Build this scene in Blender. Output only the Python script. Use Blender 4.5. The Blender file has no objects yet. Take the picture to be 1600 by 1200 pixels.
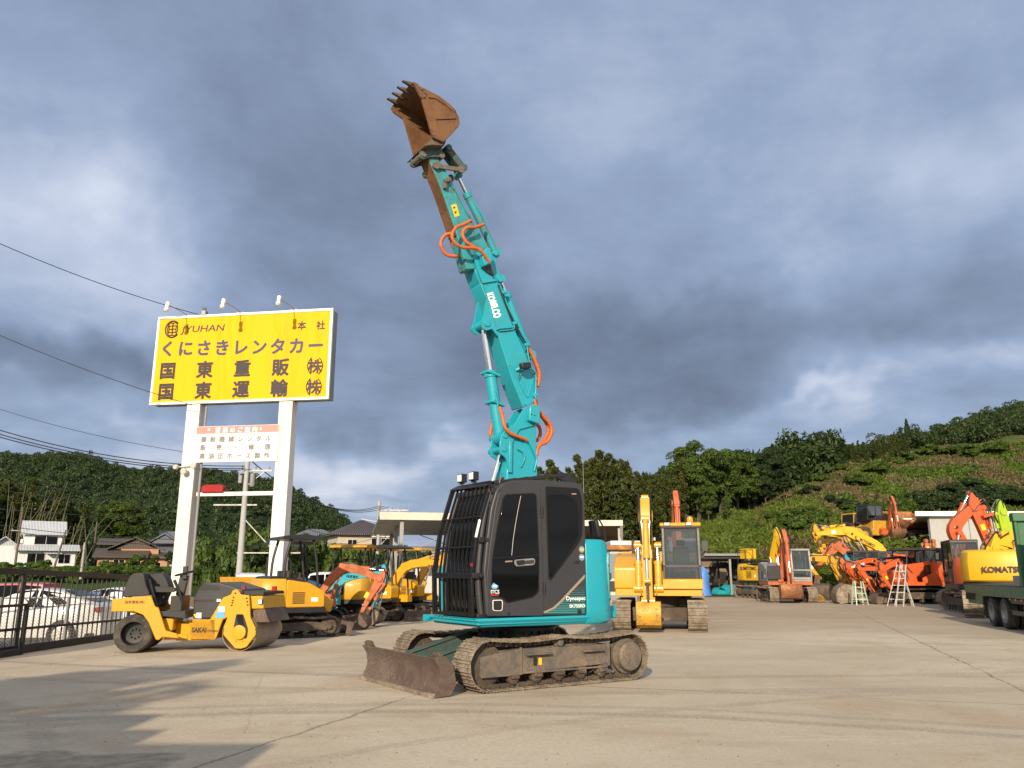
import bpy, bmesh, math, random
import numpy as np
from mathutils import Vector, Matrix, noise as mnoise
sc = bpy.context.scene
C = sc.collection
R = math.radians
rnd = random.Random(7)

# ------------------------------------------------------------------ camera
FPX, HZ, EYE = 1260.0, 897.0, 1.5            # focal length and horizon (pixels of a 1600 px wide frame), eye height
PITCH = math.atan((HZ - 600) / FPX)
cd = bpy.data.cameras.new('camera'); cam = bpy.data.objects.new('camera', cd); C.objects.link(cam)
cam.location = (0, 0, EYE); cam.rotation_euler = (R(90) + PITCH, 0, 0)
cd.sensor_fit = 'HORIZONTAL'; cd.sensor_width = 36; cd.lens = 36 * FPX / 1600
cd.clip_start = 0.1; cd.clip_end = 5000
sc.camera = cam

# ------------------------------------------------------------------ light
SUN_AZ, SUN_EL = R(12.5), R(21)             # direction the sunlight travels (from +Y towards +X), and sun height
sd = bpy.data.lights.new('sun', 'SUN'); sun = bpy.data.objects.new('sun', sd); C.objects.link(sun)
sd.energy = 4.6; sd.angle = R(0.5); sd.color = (1.0, 0.84, 0.62)
_d = Vector((math.sin(SUN_AZ) * math.cos(SUN_EL), math.cos(SUN_AZ) * math.cos(SUN_EL), -math.sin(SUN_EL)))
sun.rotation_euler = _d.to_track_quat('-Z', 'Y').to_euler()
sc.view_settings.view_transform = 'Standard'; sc.view_settings.look = 'None'
sc.view_settings.exposure = 0.4; sc.view_settings.gamma = 1

_c, _s = math.cos(PITCH), math.sin(PITCH)
def ray(u, v):
    a = (u - 800) / FPX; b = -(v - 600) / FPX
    return Vector((a, _c - b * _s, _s + b * _c))
EYEP = Vector((0, 0, EYE))
def gr(u, v, z=0.0):
    d = ray(u, v); return EYEP + d * ((z - EYE) / d.z)
def gp(u, Y, z=0.0):
    p = at(u, HZ, Y); p.z = z; return p
def at(u, v, Y):
    d = ray(u, v); return EYEP + d * (Y / d.y)

class NT:
    """small helper for building node trees"""
    def __init__(s, tree): s.t = tree; s.n = tree.nodes; s.l = tree.links
    def new(s, typ, **kw):
        n = s.n.new(typ)
        for k, v in kw.items():
            if k.startswith('i_'): n.inputs[k[2:].replace('_', ' ')].default_value = v
            else: setattr(n, k, v)
        return n
    def put(s, sock, val):
        if isinstance(val, bpy.types.NodeSocket): s.l.new(val, sock)
        else: sock.default_value = val
    def math(s, op, a, b=0.0, c=0.0, clamp=False):
        n = s.n.new('ShaderNodeMath'); n.operation = op; n.use_clamp = clamp
        s.put(n.inputs[0], a); s.put(n.inputs[1], b); s.put(n.inputs[2], c); return n.outputs[0]
    def vmath(s, op, a, b=(0, 0, 0), scale=None):
        n = s.n.new('ShaderNodeVectorMath'); n.operation = op
        s.put(n.inputs[0], a); s.put(n.inputs[1], b)
        if scale is not None: s.put(n.inputs['Scale'], scale)
        return n.outputs['Value'] if op in ('LENGTH', 'DOT_PRODUCT', 'DISTANCE') else n.outputs[0]
    def noise(s, vec, scale, detail=4.0, rough=0.55, dist=0.0, out='Fac'):
        n = s.n.new('ShaderNodeTexNoise'); n.inputs['Scale'].default_value = scale
        n.inputs['Detail'].default_value = detail; n.inputs['Roughness'].default_value = rough
        n.inputs['Distortion'].default_value = dist
        if vec is not None: s.l.new(vec, n.inputs['Vector'])
        return n.outputs[out]
    def ramp(s, x, lo, hi, a=0.0, b=1.0):
        n = s.n.new('ShaderNodeMapRange'); n.interpolation_type = 'SMOOTHSTEP'
        s.put(n.inputs[0], x); s.put(n.inputs[1], lo); s.put(n.inputs[2], hi); s.put(n.inputs[3], a); s.put(n.inputs[4], b)
        return n.outputs[0]
    def mix(s, f, a, b, mode='MIX'):
        n = s.n.new('ShaderNodeMix'); n.data_type = 'RGBA'; n.blend_type = mode
        s.put(n.inputs[0], f)
        for k, v in ((6, a), (7, b)):
            s.put(n.inputs[k], v if isinstance(v, bpy.types.NodeSocket) else (*v[:3], 1))
        return n.outputs[2]

def build_world():
    w = bpy.data.worlds.new('World'); sc.world = w; w.use_nodes = True
    t = NT(w.node_tree); t.n.clear()
    sky = t.new('ShaderNodeTexSky', sky_type='NISHITA', sun_disc=False)
    sky.sun_elevation = SUN_EL; sky.sun_rotation = math.pi + SUN_AZ
    sky.air_density = 1.0; sky.dust_density = 1.0
    tc = t.new('ShaderNodeTexCoord').outputs['Generated']
    sep = t.new('ShaderNodeSeparateXYZ'); t.l.new(tc, sep.inputs[0])
    zz = t.math('ADD', t.math('MAXIMUM', sep.outputs[2], 0.0), 0.16)
    cmb = t.new('ShaderNodeCombineXYZ')
    t.l.new(t.math('DIVIDE', sep.outputs[0], zz), cmb.inputs[0]); t.l.new(t.math('DIVIDE', sep.outputs[1], zz), cmb.inputs[1])
    p = cmb.outputs[0]
    n1 = t.noise(p, 0.75, 3, 0.5, 0.25); n2 = t.noise(p, 2.3, 7, 0.6, 0.3); n3 = t.noise(tc, 6.0, 8, 0.62, 0.25)
    val = t.math('ADD', t.math('MULTIPLY', t.math('SUBTRACT', n1, 0.5), 0.5), t.math('MULTIPLY', t.math('SUBTRACT', n2, 0.5), 0.46))
    val = t.math('ADD', val, t.math('MULTIPLY', t.math('SUBTRACT', n3, 0.5), 0.30))
    val = t.math('ADD', val, 0.475)
    # lie of the clouds: (pixel centre, half sizes as angles, weight)
    wob = t.vmath('SCALE', t.vmath('SUBTRACT', t.noise(tc, 4.0, 4, 0.6, out='Color'), (0.5, 0.5, 0.5)), scale=0.30)
    q = t.vmath('ADD', tc, wob)
    for (u, v, a, b, wt) in CLOUDS:
        d = ray(u, v).normalized()
        right = Vector((d.y, -d.x, 0)).normalized(); up = right.cross(d)
        df = t.vmath('SUBTRACT', q, tuple(d))
        x = t.math('MULTIPLY', t.vmath('DOT_PRODUCT', df, tuple(right)), 1 / a)
        y = t.math('MULTIPLY', t.vmath('DOT_PRODUCT', df, tuple(up)), 1 / b)
        z = t.vmath('DOT_PRODUCT', df, tuple(d))
        r2 = t.math('ADD', t.math('MULTIPLY', x, x), t.math('MULTIPLY', y, y))
        r2 = t.math('ADD', r2, t.math('MULTIPLY', t.math('MULTIPLY', z, z), 4.0))
        g = t.math('EXPONENT', t.math('MULTIPLY', r2, -1.0))
        val = t.math('ADD', val, t.math('MULTIPLY', g, wt))
    cr = t.new('ShaderNodeValToRGB')
    e = cr.color_ramp.elements; e[0].position = 0.0; e[0].color = (0.080, 0.098, 0.142, 1); e[1].position = 1.0; e[1].color = (0.60, 0.64, 0.71, 1)
    for pos, col in ((0.25, (0.132, 0.168, 0.246, 1)), (0.5, (0.205, 0.262, 0.375, 1)), (0.75, (0.36, 0.405, 0.51, 1))):
        x = e.new(pos); x.color = col
    t.l.new(val, cr.inputs[0])
    cloud = cr.outputs[0]
    # warm tint on the bright edges low in the sky
    low = t.math('MULTIPLY', t.ramp(sep.outputs[2], 0.30, 0.05), t.ramp(val, 0.45, 0.9))
    cloud = t.mix(t.math('MULTIPLY', low, 0.6), cloud, (0.55, 0.53, 0.57))
    # added fill light: unseen sky behind the camera brightened, broken up like cloud
    back = t.math('MULTIPLY', t.ramp(sep.outputs[1], 0.05, -0.45), t.ramp(n2, 0.30, 0.62, 0.45, 1.0))
    cloud = t.mix(back, cloud, (.76, .76, .78))
    b1 = t.new('ShaderNodeBackground'); t.l.new(cloud, b1.inputs[0]); b1.inputs[1].default_value = 1.28
    b2 = t.new('ShaderNodeBackground'); t.l.new(sky.outputs[0], b2.inputs[0]); b2.inputs[1].default_value = 0.05
    ms = t.new('ShaderNodeMixShader'); ms.inputs[0].default_value = 0.14
    t.l.new(b1.outputs[0], ms.inputs[1]); t.l.new(b2.outputs[0], ms.inputs[2])
    o = t.new('ShaderNodeOutputWorld'); t.l.new(ms.outputs[0], o.inputs[0])
CLOUDS = [(40, 330, .11, .09, .30), (150, 250, .09, .06, .12), (60, 100, .22, .12, .08), (220, 420, .07, .05, .18), (330, 430, .08, .04, .10), (200, 500, .14, .04, .14),
          (430, 200, .20, .16, -.17), (620, 380, .18, .12, -.14), (900, 560, .22, .11, -.30), (1250, 520, .28, .05, -.16), (330, 610, .26, .04, -.22), (100, 590, .14, .03, -.12),
          (960, 220, .14, .05, .08), (1060, 60, .35, .10, .05), (1570, 320, .09, .07, .14), (1560, 565, .13, .025, .22), (1250, 390, .2, .05, .08),
          (580, 740, .14, .035, .24), (1230, 650, .2, .03, .14), (1330, 620, .06, .012, .20), (1010, 690, .10, .03, .14), (150, 680, .25, .03, .10)]
build_world()

# ------------------------------------------------------------------ object helpers
def tag(o, label=None, cat=None, group=None, kind=None):
    for k, v in (('label', label), ('category', cat), ('group', group), ('kind', kind)):
        if v: o[k] = v
    return o
def thing(name, label, cat, loc=(0, 0, 0), rz=0.0, group=None):
    o = bpy.data.objects.new(name, None); C.objects.link(o); o.empty_display_size = 0.2
    o.location = loc; o.rotation_euler = (0, 0, rz)
    return tag(o, label, cat, group)
def copy_tree(o, parent=None):
    c = o.copy(); C.objects.link(c)
    if parent: c.parent = parent
    for ch in list(o.children): copy_tree(ch, c)
    return c

class MB:
    DEF = None
    def __init__(s): s.v = []; s.f = []; s.M = MB.DEF
    def add(s, vs, fs):
        b = len(s.v)
        if s.M is not None: vs = [s.M @ Vector(v) for v in vs]
        s.v += [tuple(v) for v in vs]; s.f += [tuple(i + b for i in f) for f in fs]; return s
    def box(s, c, d, rot=None):
        x, y, z = d[0] / 2, d[1] / 2, d[2] / 2; c = Vector(c)
        vs = [Vector((i, j, k)) for i in (-x, x) for j in (-y, y) for k in (-z, z)]
        if rot is not None:
            m = rot if isinstance(rot, Matrix) else Matrix.Rotation(rot, 3, 'Z'); vs = [m @ v for v in vs]
        return s.add([v + c for v in vs], [(0, 1, 3, 2), (4, 6, 7, 5), (0, 4, 5, 1), (2, 3, 7, 6), (0, 2, 6, 4), (1, 5, 7, 3)])
    def span(s, a, b):
        return s.box([(a[i] + b[i]) / 2 for i in range(3)], [abs(b[i] - a[i]) for i in range(3)])
    def beam(s, p, q, w, h, up=(0, 0, 1), w2=None, h2=None):
        p, q = Vector(p), Vector(q); t = (q - p).normalized(); u = Vector(up)
        sd_ = t.cross(u)
        if sd_.length < 1e-4: sd_ = t.cross(Vector((0, 1, 0)))
        sd_.normalize(); u = sd_.cross(t)
        w2 = w if w2 is None else w2; h2 = h if h2 is None else h2; vs = []
        for c, a, b in ((p, w, h), (q, w2, h2)):
            for i, j in ((-1, -1), (1, -1), (1, 1), (-1, 1)): vs.append(c + sd_ * (a / 2 * i) + u * (b / 2 * j))
        return s.add(vs, [(3, 2, 1, 0), (4, 5, 6, 7), (0, 1, 5, 4), (1, 2, 6, 5), (2, 3, 7, 6), (3, 0, 4, 7)])
    def tube(s, pts, r, n=8, caps=True):
        pts = [Vector(p) for p in pts]; m = len(pts)
        rs = r if isinstance(r, (list, tuple)) else [r] * m
        t0 = (pts[1] - pts[0]).normalized(); a = t0.orthogonal().normalized(); vs = []
        for i, p in enumerate(pts):
            t = (pts[min(i + 1, m - 1)] - pts[max(i - 1, 0)]).normalized()
            a = (a - t * a.dot(t)).normalized(); b = t.cross(a)
            for k in range(n):
                g = 2 * math.pi * k / n; vs.append(p + (a * math.cos(g) + b * math.sin(g)) * rs[i])
        fs = [(i * n + k, i * n + (k + 1) % n, (i + 1) * n + (k + 1) % n, (i + 1) * n + k) for i in range(m - 1) for k in range(n)]
        if caps: fs += [tuple(range(n))[::-1], tuple(range((m - 1) * n, m * n))]
        return s.add(vs, fs)
    def cyl(s, p, q, r, r2=None, n=16): return s.tube([p, q], [r, r if r2 is None else r2], n)
    def lathe(s, prof, c, axis, n=24, ring=False, dish=False):
        """prof = [(radius, offset along axis)]; ring leaves the middle open"""
        if ring: prof = list(prof) + [prof[0]]
        c = Vector(c); ax = Vector(axis).normalized(); a = ax.orthogonal().normalized(); b = ax.cross(a)
        vs = [c + ax * t + (a * math.cos(2 * math.pi * k / n) + b * math.sin(2 * math.pi * k / n)) * r for r, t in prof for k in range(n)]
        m = len(prof)
        fs = [(i * n + k, i * n + (k + 1) % n, (i + 1) * n + (k + 1) % n, (i + 1) * n + k) for i in range(m - 1) for k in range(n)]
        if not ring: fs += ([] if dish else [tuple(range(n))[::-1]]) + [tuple(range((m - 1) * n, m * n))]
        return s.add(vs, fs)
    def prism(s, poly, a, b, pl='xz'):
        """polygon in the xz / xy / yz plane pushed from a to b along the third axis"""
        def P(p, t): return {'xz': (p[0], t, p[1]), 'xy': (p[0], p[1], t), 'yz': (t, p[0], p[1])}[pl]
        ar = sum(poly[i][0] * poly[(i + 1) % len(poly)][1] - poly[(i + 1) % len(poly)][0] * poly[i][1] for i in range(len(poly)))
        poly = list(poly)
        if (ar > 0) != ((b > a) != (pl == 'xz')): poly.reverse()
        n = len(poly)
        vs = [P(p, a) for p in poly] + [P(p, b) for p in poly]
        return s.add(vs, [tuple(range(n))[::-1], tuple(range(n, 2 * n))] + [(i, (i + 1) % n, n + (i + 1) % n, n + i) for i in range(n)])
    def loft(s, rings, caps=True):
        n = len(rings[0]); vs = [v for r in rings for v in r]; m = len(rings)
        fs = [(i * n + k, i * n + (k + 1) % n, (i + 1) * n + (k + 1) % n, (i + 1) * n + k) for i in range(m - 1) for k in range(n)]
        if caps: fs += [tuple(range(n))[::-1], tuple(range((m - 1) * n, m * n))]
        return s.add(vs, fs)
    def build(s, name, mat, parent=None, bevel=0.0, seg=2, ang=35, label=None, fix=False):
        me = bpy.data.meshes.new(name); me.from_pydata(s.v, [], s.f)
        if fix or True:
            bm = bmesh.new(); bm.from_mesh(me); bmesh.ops.recalc_face_normals(bm, faces=bm.faces); bm.to_mesh(me); bm.free()
        me.materials.append(mat)
        me.polygons.foreach_set('use_smooth', [True] * len(me.polygons)); me.set_sharp_from_angle(angle=R(ang))
        o = bpy.data.objects.new(name, me); C.objects.link(o)
        if parent: o.parent = parent
        if bevel:
            b = o.modifiers.new('bevel', 'BEVEL'); b.width = bevel; b.segments = seg; b.limit_method = 'ANGLE'; b.angle_limit = R(40)
        if label: o['label'] = label
        return o
def smooth(pts, n=6):
    """Catmull-Rom through the points"""
    pts = [Vector(p) for p in pts]; out = []
    for i in range(len(pts) - 1):
        a, b, c, d = pts[max(i - 1, 0)], pts[i], pts[i + 1], pts[min(i + 2, len(pts) - 1)]
        for k in range(n):
            t = k / n
            out.append(0.5 * ((2 * b) + (c - a) * t + (2 * a - 5 * b + 4 * c - d) * t * t + (3 * b - a - 3 * c + d) * t ** 3))
    out.append(pts[-1]); return out
def rounded(poly, r, n=4):
    """polygon with rounded corners (r may be one number or one per corner)"""
    out = []; m = len(poly)
    for i in range(m):
        p = Vector(poly[i]); a = Vector(poly[i - 1]) - p; b = Vector(poly[(i + 1) % m]) - p
        rr = r[i] if isinstance(r, (list, tuple)) else r
        rr = min(rr, a.length * .45, b.length * .45)
        if rr < 1e-5: out.append(tuple(p)); continue
        s_ = p + a.normalized() * rr; e = p + b.normalized() * rr
        for k in range(n + 1):
            t = k / n; out.append(tuple(s_ * (1 - t) ** 2 + p * (2 * t * (1 - t)) + e * t * t))
    return out
def text(parent, body, size, M, mat, name='lettering', depth=0.003, sx=1.0, bold=0.0, align='LEFT', shear=0.0, space=1.0):
    cu = bpy.data.curves.new(name, 'FONT'); cu.body = body; cu.size = size; cu.extrude = depth; cu.offset = bold
    cu.align_x = align; cu.shear = shear; cu.space_character = space; cu.resolution_u = 3
    cu.materials.append(mat)
    t_ = bpy.data.objects.new(name, cu); C.objects.link(t_)
    me = bpy.data.meshes.new_from_object(t_.evaluated_get(bpy.context.evaluated_depsgraph_get()))
    bpy.data.objects.remove(t_); me.name = name
    if not me.materials: me.materials.append(mat)
    o = bpy.data.objects.new(name, me); C.objects.link(o)
    if parent: o.parent = parent
    if isinstance(sx, tuple):                       # fit to a width
        w_ = max(v.co.x for v in me.vertices) - min(v.co.x for v in me.vertices); sx = sx[0] / max(.001, w_)
    o.matrix_local = M @ Matrix.Diagonal((sx, 1, 1, 1))
    return o
def frame(o, x, y):
    """matrix whose x/y axes follow the given directions"""
    x = Vector(x).normalized(); y = Vector(y); y = (y - x * y.dot(x)).normalized(); z = x.cross(y)
    m = Matrix((x, y, z)).transposed().to_4x4(); m.translation = Vector(o); return m

# ------------------------------------------------------------------ materials
def mat(name):
    m = bpy.data.materials.new(name); m.use_nodes = True; t = NT(m.node_tree)
    return m, t, t.n['Principled BSDF']
def paint(name, col, rough=0.4, dirt=0.25, dirtcol=(0.16, 0.12, 0.085), dscale=2.5, bump=0.02, metal=0.0, spec=0.5, wear=0.0, wearcol=(0.12, 0.06, 0.035), coat=0.0, var=0.12, streak=1.0):
    m, t, b = mat(name)
    tc = t.new('ShaderNodeTexCoord').outputs['Object']
    if streak != 1.0: tc = t.vmath('MULTIPLY', tc, (1, 1, 1 / streak))
    n = t.noise(tc, dscale, 6, 0.62, 0.3); fine = t.noise(tc, dscale * 9, 4, 0.6)
    base = t.mix(t.math('MULTIPLY', n, 1.0), tuple(c * (1 - var) for c in col), tuple(min(1, c * (1 + var)) for c in col))
    k = t.math('MULTIPLY', t.ramp(t.math('ADD', t.math('MULTIPLY', n, .7), t.math('MULTIPLY', fine, .35)), 0.46, 0.66), dirt)
    base = t.mix(k, base, dirtcol)
    r = t.math('ADD', t.math('MULTIPLY', k, 0.45), t.math('ADD', t.math('MULTIPLY', fine, 0.16), rough - .08))
    if wear:
        w = t.ramp(t.noise(tc, dscale * 3.1, 7, 0.7, 0.6), 0.63 - wear * 0.2, 0.66 - wear * 0.14)
        base = t.mix(w, base, wearcol); r = t.math('MAXIMUM', r, t.math('MULTIPLY', w, 0.8))
    t.l.new(base, b.inputs['Base Color']); t.l.new(r, b.inputs['Roughness'])
    b.inputs['Metallic'].default_value = metal; b.inputs['Specular IOR Level'].default_value = spec
    if coat: b.inputs['Coat Weight'].default_value = coat; b.inputs['Coat Roughness'].default_value = 0.12
    if bump:
        bp = t.new('ShaderNodeBump'); bp.inputs['Strength'].default_value = 0.35; bp.inputs['Distance'].default_value = bump
        t.l.new(t.math('ADD', fine, n), bp.inputs['Height']); t.l.new(bp.outputs[0], b.inputs['Normal'])
    return m
def rusty(name, c1, c2, c3, scale=5.0, rough=0.75, metal=0.2, bump=0.012):
    m, t, b = mat(name)
    tc = t.new('ShaderNodeTexCoord').outputs['Object']
    a = t.noise(tc, scale, 8, 0.68, 0.5); f = t.noise(tc, scale * 8, 5, 0.65); g = t.noise(tc, scale * .35, 3, 0.5)
    col = t.mix(t.ramp(a, 0.38, 0.62), c1, c2); col = t.mix(t.ramp(t.math('ADD', f, t.math('SUBTRACT', g, .5)), 0.52, 0.7), col, c3)
    t.l.new(col, b.inputs['Base Color']); b.inputs['Metallic'].default_value = metal
    t.l.new(t.math('ADD', t.math('MULTIPLY', f, 0.3), rough - .15), b.inputs['Roughness'])
    bp = t.new('ShaderNodeBump'); bp.inputs['Strength'].default_value = 0.6; bp.inputs['Distance'].default_value = bump
    t.l.new(t.math('ADD', f, a), bp.inputs['Height']); t.l.new(bp.outputs[0], b.inputs['Normal'])
    return m
def plain(name, col, rough=0.5, metal=0.0, emit=None, strength=1.0, alpha=1.0, trans=0.0, spec=0.5):
    m, t, b = mat(name)
    tc = t.new('ShaderNodeTexCoord').outputs['Object']
    n = t.noise(tc, 6, 5, 0.6)
    t.l.new(t.mix(n, tuple(c * .9 for c in col), tuple(min(1, c * 1.08) for c in col)), b.inputs['Base Color'])
    t.l.new(t.math('ADD', t.math('MULTIPLY', n, 0.14), rough - .07, clamp=True), b.inputs['Roughness'])
    b.inputs['Metallic'].default_value = metal; b.inputs['Specular IOR Level'].default_value = spec
    b.inputs['Transmission Weight'].default_value = trans
    if emit: b.inputs['Emission Color'].default_value = (*emit, 1); b.inputs['Emission Strength'].default_value = strength
    return m
def glass(name, tint, see=0.5, rough=0.04, ior=1.5):
    """window glass: part see-through, part mirror"""
    m, t, b = mat(name); t.n.remove(b)
    tr = t.new('ShaderNodeBsdfTransparent'); tr.inputs[0].default_value = (*tint, 1)
    df = t.new('ShaderNodeBsdfDiffuse'); df.inputs[0].default_value = (*[c * .35 for c in tint], 1)
    gl = t.new('ShaderNodeBsdfGlossy'); gl.inputs['Roughness'].default_value = rough
    a = t.new('ShaderNodeMixShader'); a.inputs[0].default_value = see; t.l.new(df.outputs[0], a.inputs[1]); t.l.new(tr.outputs[0], a.inputs[2])
    fr = t.new('ShaderNodeFresnel'); fr.inputs[0].default_value = ior
    c = t.new('ShaderNodeMixShader'); t.l.new(fr.outputs[0], c.inputs[0]); t.l.new(a.outputs[0], c.inputs[1]); t.l.new(gl.outputs[0], c.inputs[2])
    t.l.new(c.outputs[0], t.n['Material Output'].inputs[0])
    return m
M = {}
M['teal'] = paint('teal_paint', (0.008, 0.315, 0.40), 0.36, 0.42, (0.045, 0.20, 0.21), 3.2, 0.005, coat=.15, wear=.05, wearcol=(.06, .12, .11))
M['tealworn'] = paint('worn_teal_paint', (0.02, 0.29, 0.32), 0.45, 0.7, (0.085, 0.07, 0.045), 4.0, 0.006, wear=.25)
M['tealold'] = paint('old_teal_paint', (0.035, 0.10, 0.092), 0.6, 0.9, (0.05, 0.045, 0.035), 6.0, 0.008, wear=.5)
M['cab'] = paint('cab_grey', (0.032, 0.032, 0.036), 0.45, 0.10, (0.07, 0.066, 0.06), 2.2, 0.002)
M['guard'] = plain('guard_black', (0.007, 0.007, 0.008), 0.55, spec=.3)
M['black'] = paint('black_steel', (0.012, 0.012, 0.013), 0.45, 0.15, (0.04, 0.036, 0.03), 5, 0.003)
M['rubber'] = paint('black_rubber', (0.022, 0.021, 0.02), 0.8, 0.6, (0.10, 0.085, 0.065), 7, 0.006, spec=.25)
M['tyre'] = paint('worn_tyre', (0.045, 0.042, 0.038), 0.85, 0.7, (0.13, 0.115, 0.09), 5, 0.006, spec=.2)
M['seatblack'] = paint('black_vinyl', (0.018, 0.018, 0.019), 0.6, 0.4, (0.07, 0.065, 0.05), 3, 0.004)
M['glassdark'] = glass('dark_tinted_glass', (0.012, 0.013, 0.014), 0.25, ior=1.32)
M['glassclear'] = glass('cab_glass', (0.70, 0.84, 0.81), 0.985)
M['glasssmoke'] = glass('smoked_glass', (0.72, 0.78, 0.80), 0.93)
M['chrome'] = plain('polished_rod', (0.75, 0.74, 0.72), 0.12, 1.0)
M['steel'] = paint('grey_steel', (0.30, 0.30, 0.29), 0.45, 0.4, (0.12, 0.09, 0.06), 3, 0.004, metal=.5)
M['bucketrust'] = rusty('bucket_rust', (0.125, 0.058, 0.026), (0.185, 0.088, 0.036), (0.07, 0.036, 0.022), 3.0)
M['blade'] = rusty('blade_steel', (0.088, 0.056, 0.045), (0.118, 0.084, 0.068), (0.165, 0.125, 0.10), 4.0)
M['mud'] = rusty('muddy_steel', (0.225, 0.185, 0.135), (0.135, 0.10, 0.07), (0.33, 0.28, 0.21), 7.0, 0.85, 0.1)
M['muddark'] = rusty('dark_muddy_steel', (0.085, 0.06, 0.042), (0.055, 0.043, 0.035), (0.15, 0.115, 0.08), 6.0, 0.85, 0.1)
M['mudgrey'] = rusty('track_frame_grime', (0.155, 0.122, 0.092), (0.095, 0.085, 0.075), (0.22, 0.165, 0.115), 6.0, 0.85, 0.1)
M['hose'] = paint('orange_hose', (0.52, 0.115, 0.02), 0.55, 0.35, (0.20, 0.07, 0.03), 6, 0.004)
M['hoseblack'] = plain('black_hose', (0.012, 0.012, 0.012), 0.45)
M['white'] = paint('white_paint', (0.78, 0.76, 0.72), 0.45, 0.15, (0.35, 0.31, 0.25), 1.5, 0.003)
M['decalwhite'] = plain('white_decal', (0.82, 0.82, 0.78), 0.5)
M['decaltan'] = plain('tan_decal', (0.30, 0.22, 0.15), 0.5)
M['decalteal'] = plain('teal_decal', (0.02, 0.22, 0.22), 0.5)
M['decalyellow'] = plain('yellow_decal', (0.85, 0.48, 0.01), 0.5)
M['decalred'] = plain('red_decal', (0.55, 0.035, 0.03), 0.5)
M['decalblue'] = plain('blue_decal', (0.10, 0.35, 0.62), 0.5)
M['ink'] = plain('dark_ink', (0.028, 0.022, 0.018), 0.6)
M['lens'] = plain('lamp_lens', (0.80, 0.78, 0.70), 0.2)
M['amber'] = plain('amber_lens', (0.85, 0.25, 0.01), 0.25)
M['redlens'] = plain('red_lens', (0.30, 0.012, 0.01), 0.25)
M['yellow'] = paint('machine_yellow', (0.60, 0.295, 0.004), 0.38, 0.25, (0.30, 0.16, 0.03), 2.0, 0.004, coat=.2)
M['yellowold'] = paint('worn_yellow', (0.52, 0.275, 0.018), 0.5, 0.65, (0.17, 0.09, 0.03), 3.0, 0.006, wear=.25)
M['yellowpc'] = paint('warm_yellow', (0.58, 0.30, 0.014), 0.4, 0.35, (0.35, 0.18, 0.04), 2.0, 0.004, coat=.2)
M['yellowlemon'] = paint('lemon_yellow', (0.62, 0.36, 0.005), 0.42, 0.25, (0.35, 0.22, 0.03), 2.0, 0.004)
M['orange'] = paint('machine_orange', (0.50, 0.078, 0.010), 0.4, 0.3, (0.22, 0.06, 0.02), 2.0, 0.004, coat=.15)
M['orangeold'] = paint('faded_orange', (0.44, 0.105, 0.032), 0.55, 0.6, (0.20, 0.07, 0.03), 3.5, 0.006, wear=.2)
M['orangerust'] = rusty('rusty_orange', (0.42, 0.20, 0.075), (0.26, 0.10, 0.04), (0.16, 0.065, 0.03), 2.2)
M['lime'] = paint('lime_green', (0.30, 0.44, 0.012), 0.4, 0.25, (0.16, 0.2, 0.02), 2.0, 0.004)
M['truckgreen'] = paint('dark_green', (0.014, 0.11, 0.042), 0.35, 0.45, (0.06, 0.075, 0.05), 4.0, 0.004, wear=.1, coat=.2)
M['greypaint'] = paint('grey_paint', (0.22, 0.22, 0.22), 0.45, 0.3, (0.12, 0.1, 0.08), 3, 0.003)
M['alu'] = paint('aluminium', (0.62, 0.60, 0.57), 0.4, 0.3, (0.3, 0.26, 0.2), 5, 0.003, metal=.3)
M['tarpblue'] = paint('blue_tarp', (0.06, 0.20, 0.55), 0.55, 0.2, (0.2, 0.25, 0.4), 6, 0.02)
M['decalgold'] = plain('gold_lettering', (0.70, 0.52, 0.25), 0.5)
def lerp_table(tab, x):
    """tab: sorted [(x, value or tuple)]"""
    if x <= tab[0][0]: return tab[0][1]
    for (a, va), (b, vb) in zip(tab, tab[1:]):
        if x <= b:
            t = (x - a) / (b - a)
            return tuple(p * (1 - t) + q * t for p, q in zip(va, vb)) if isinstance(va, tuple) else va * (1 - t) + vb * t
    return tab[-1][1]
def sstep(a, b, x):
    t = min(1, max(0, (x - a) / (b - a))); return t * t * (3 - 2 * t)
def nz(x, y, z=0.0): return mnoise.noise(Vector((x, y, z)))

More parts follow.
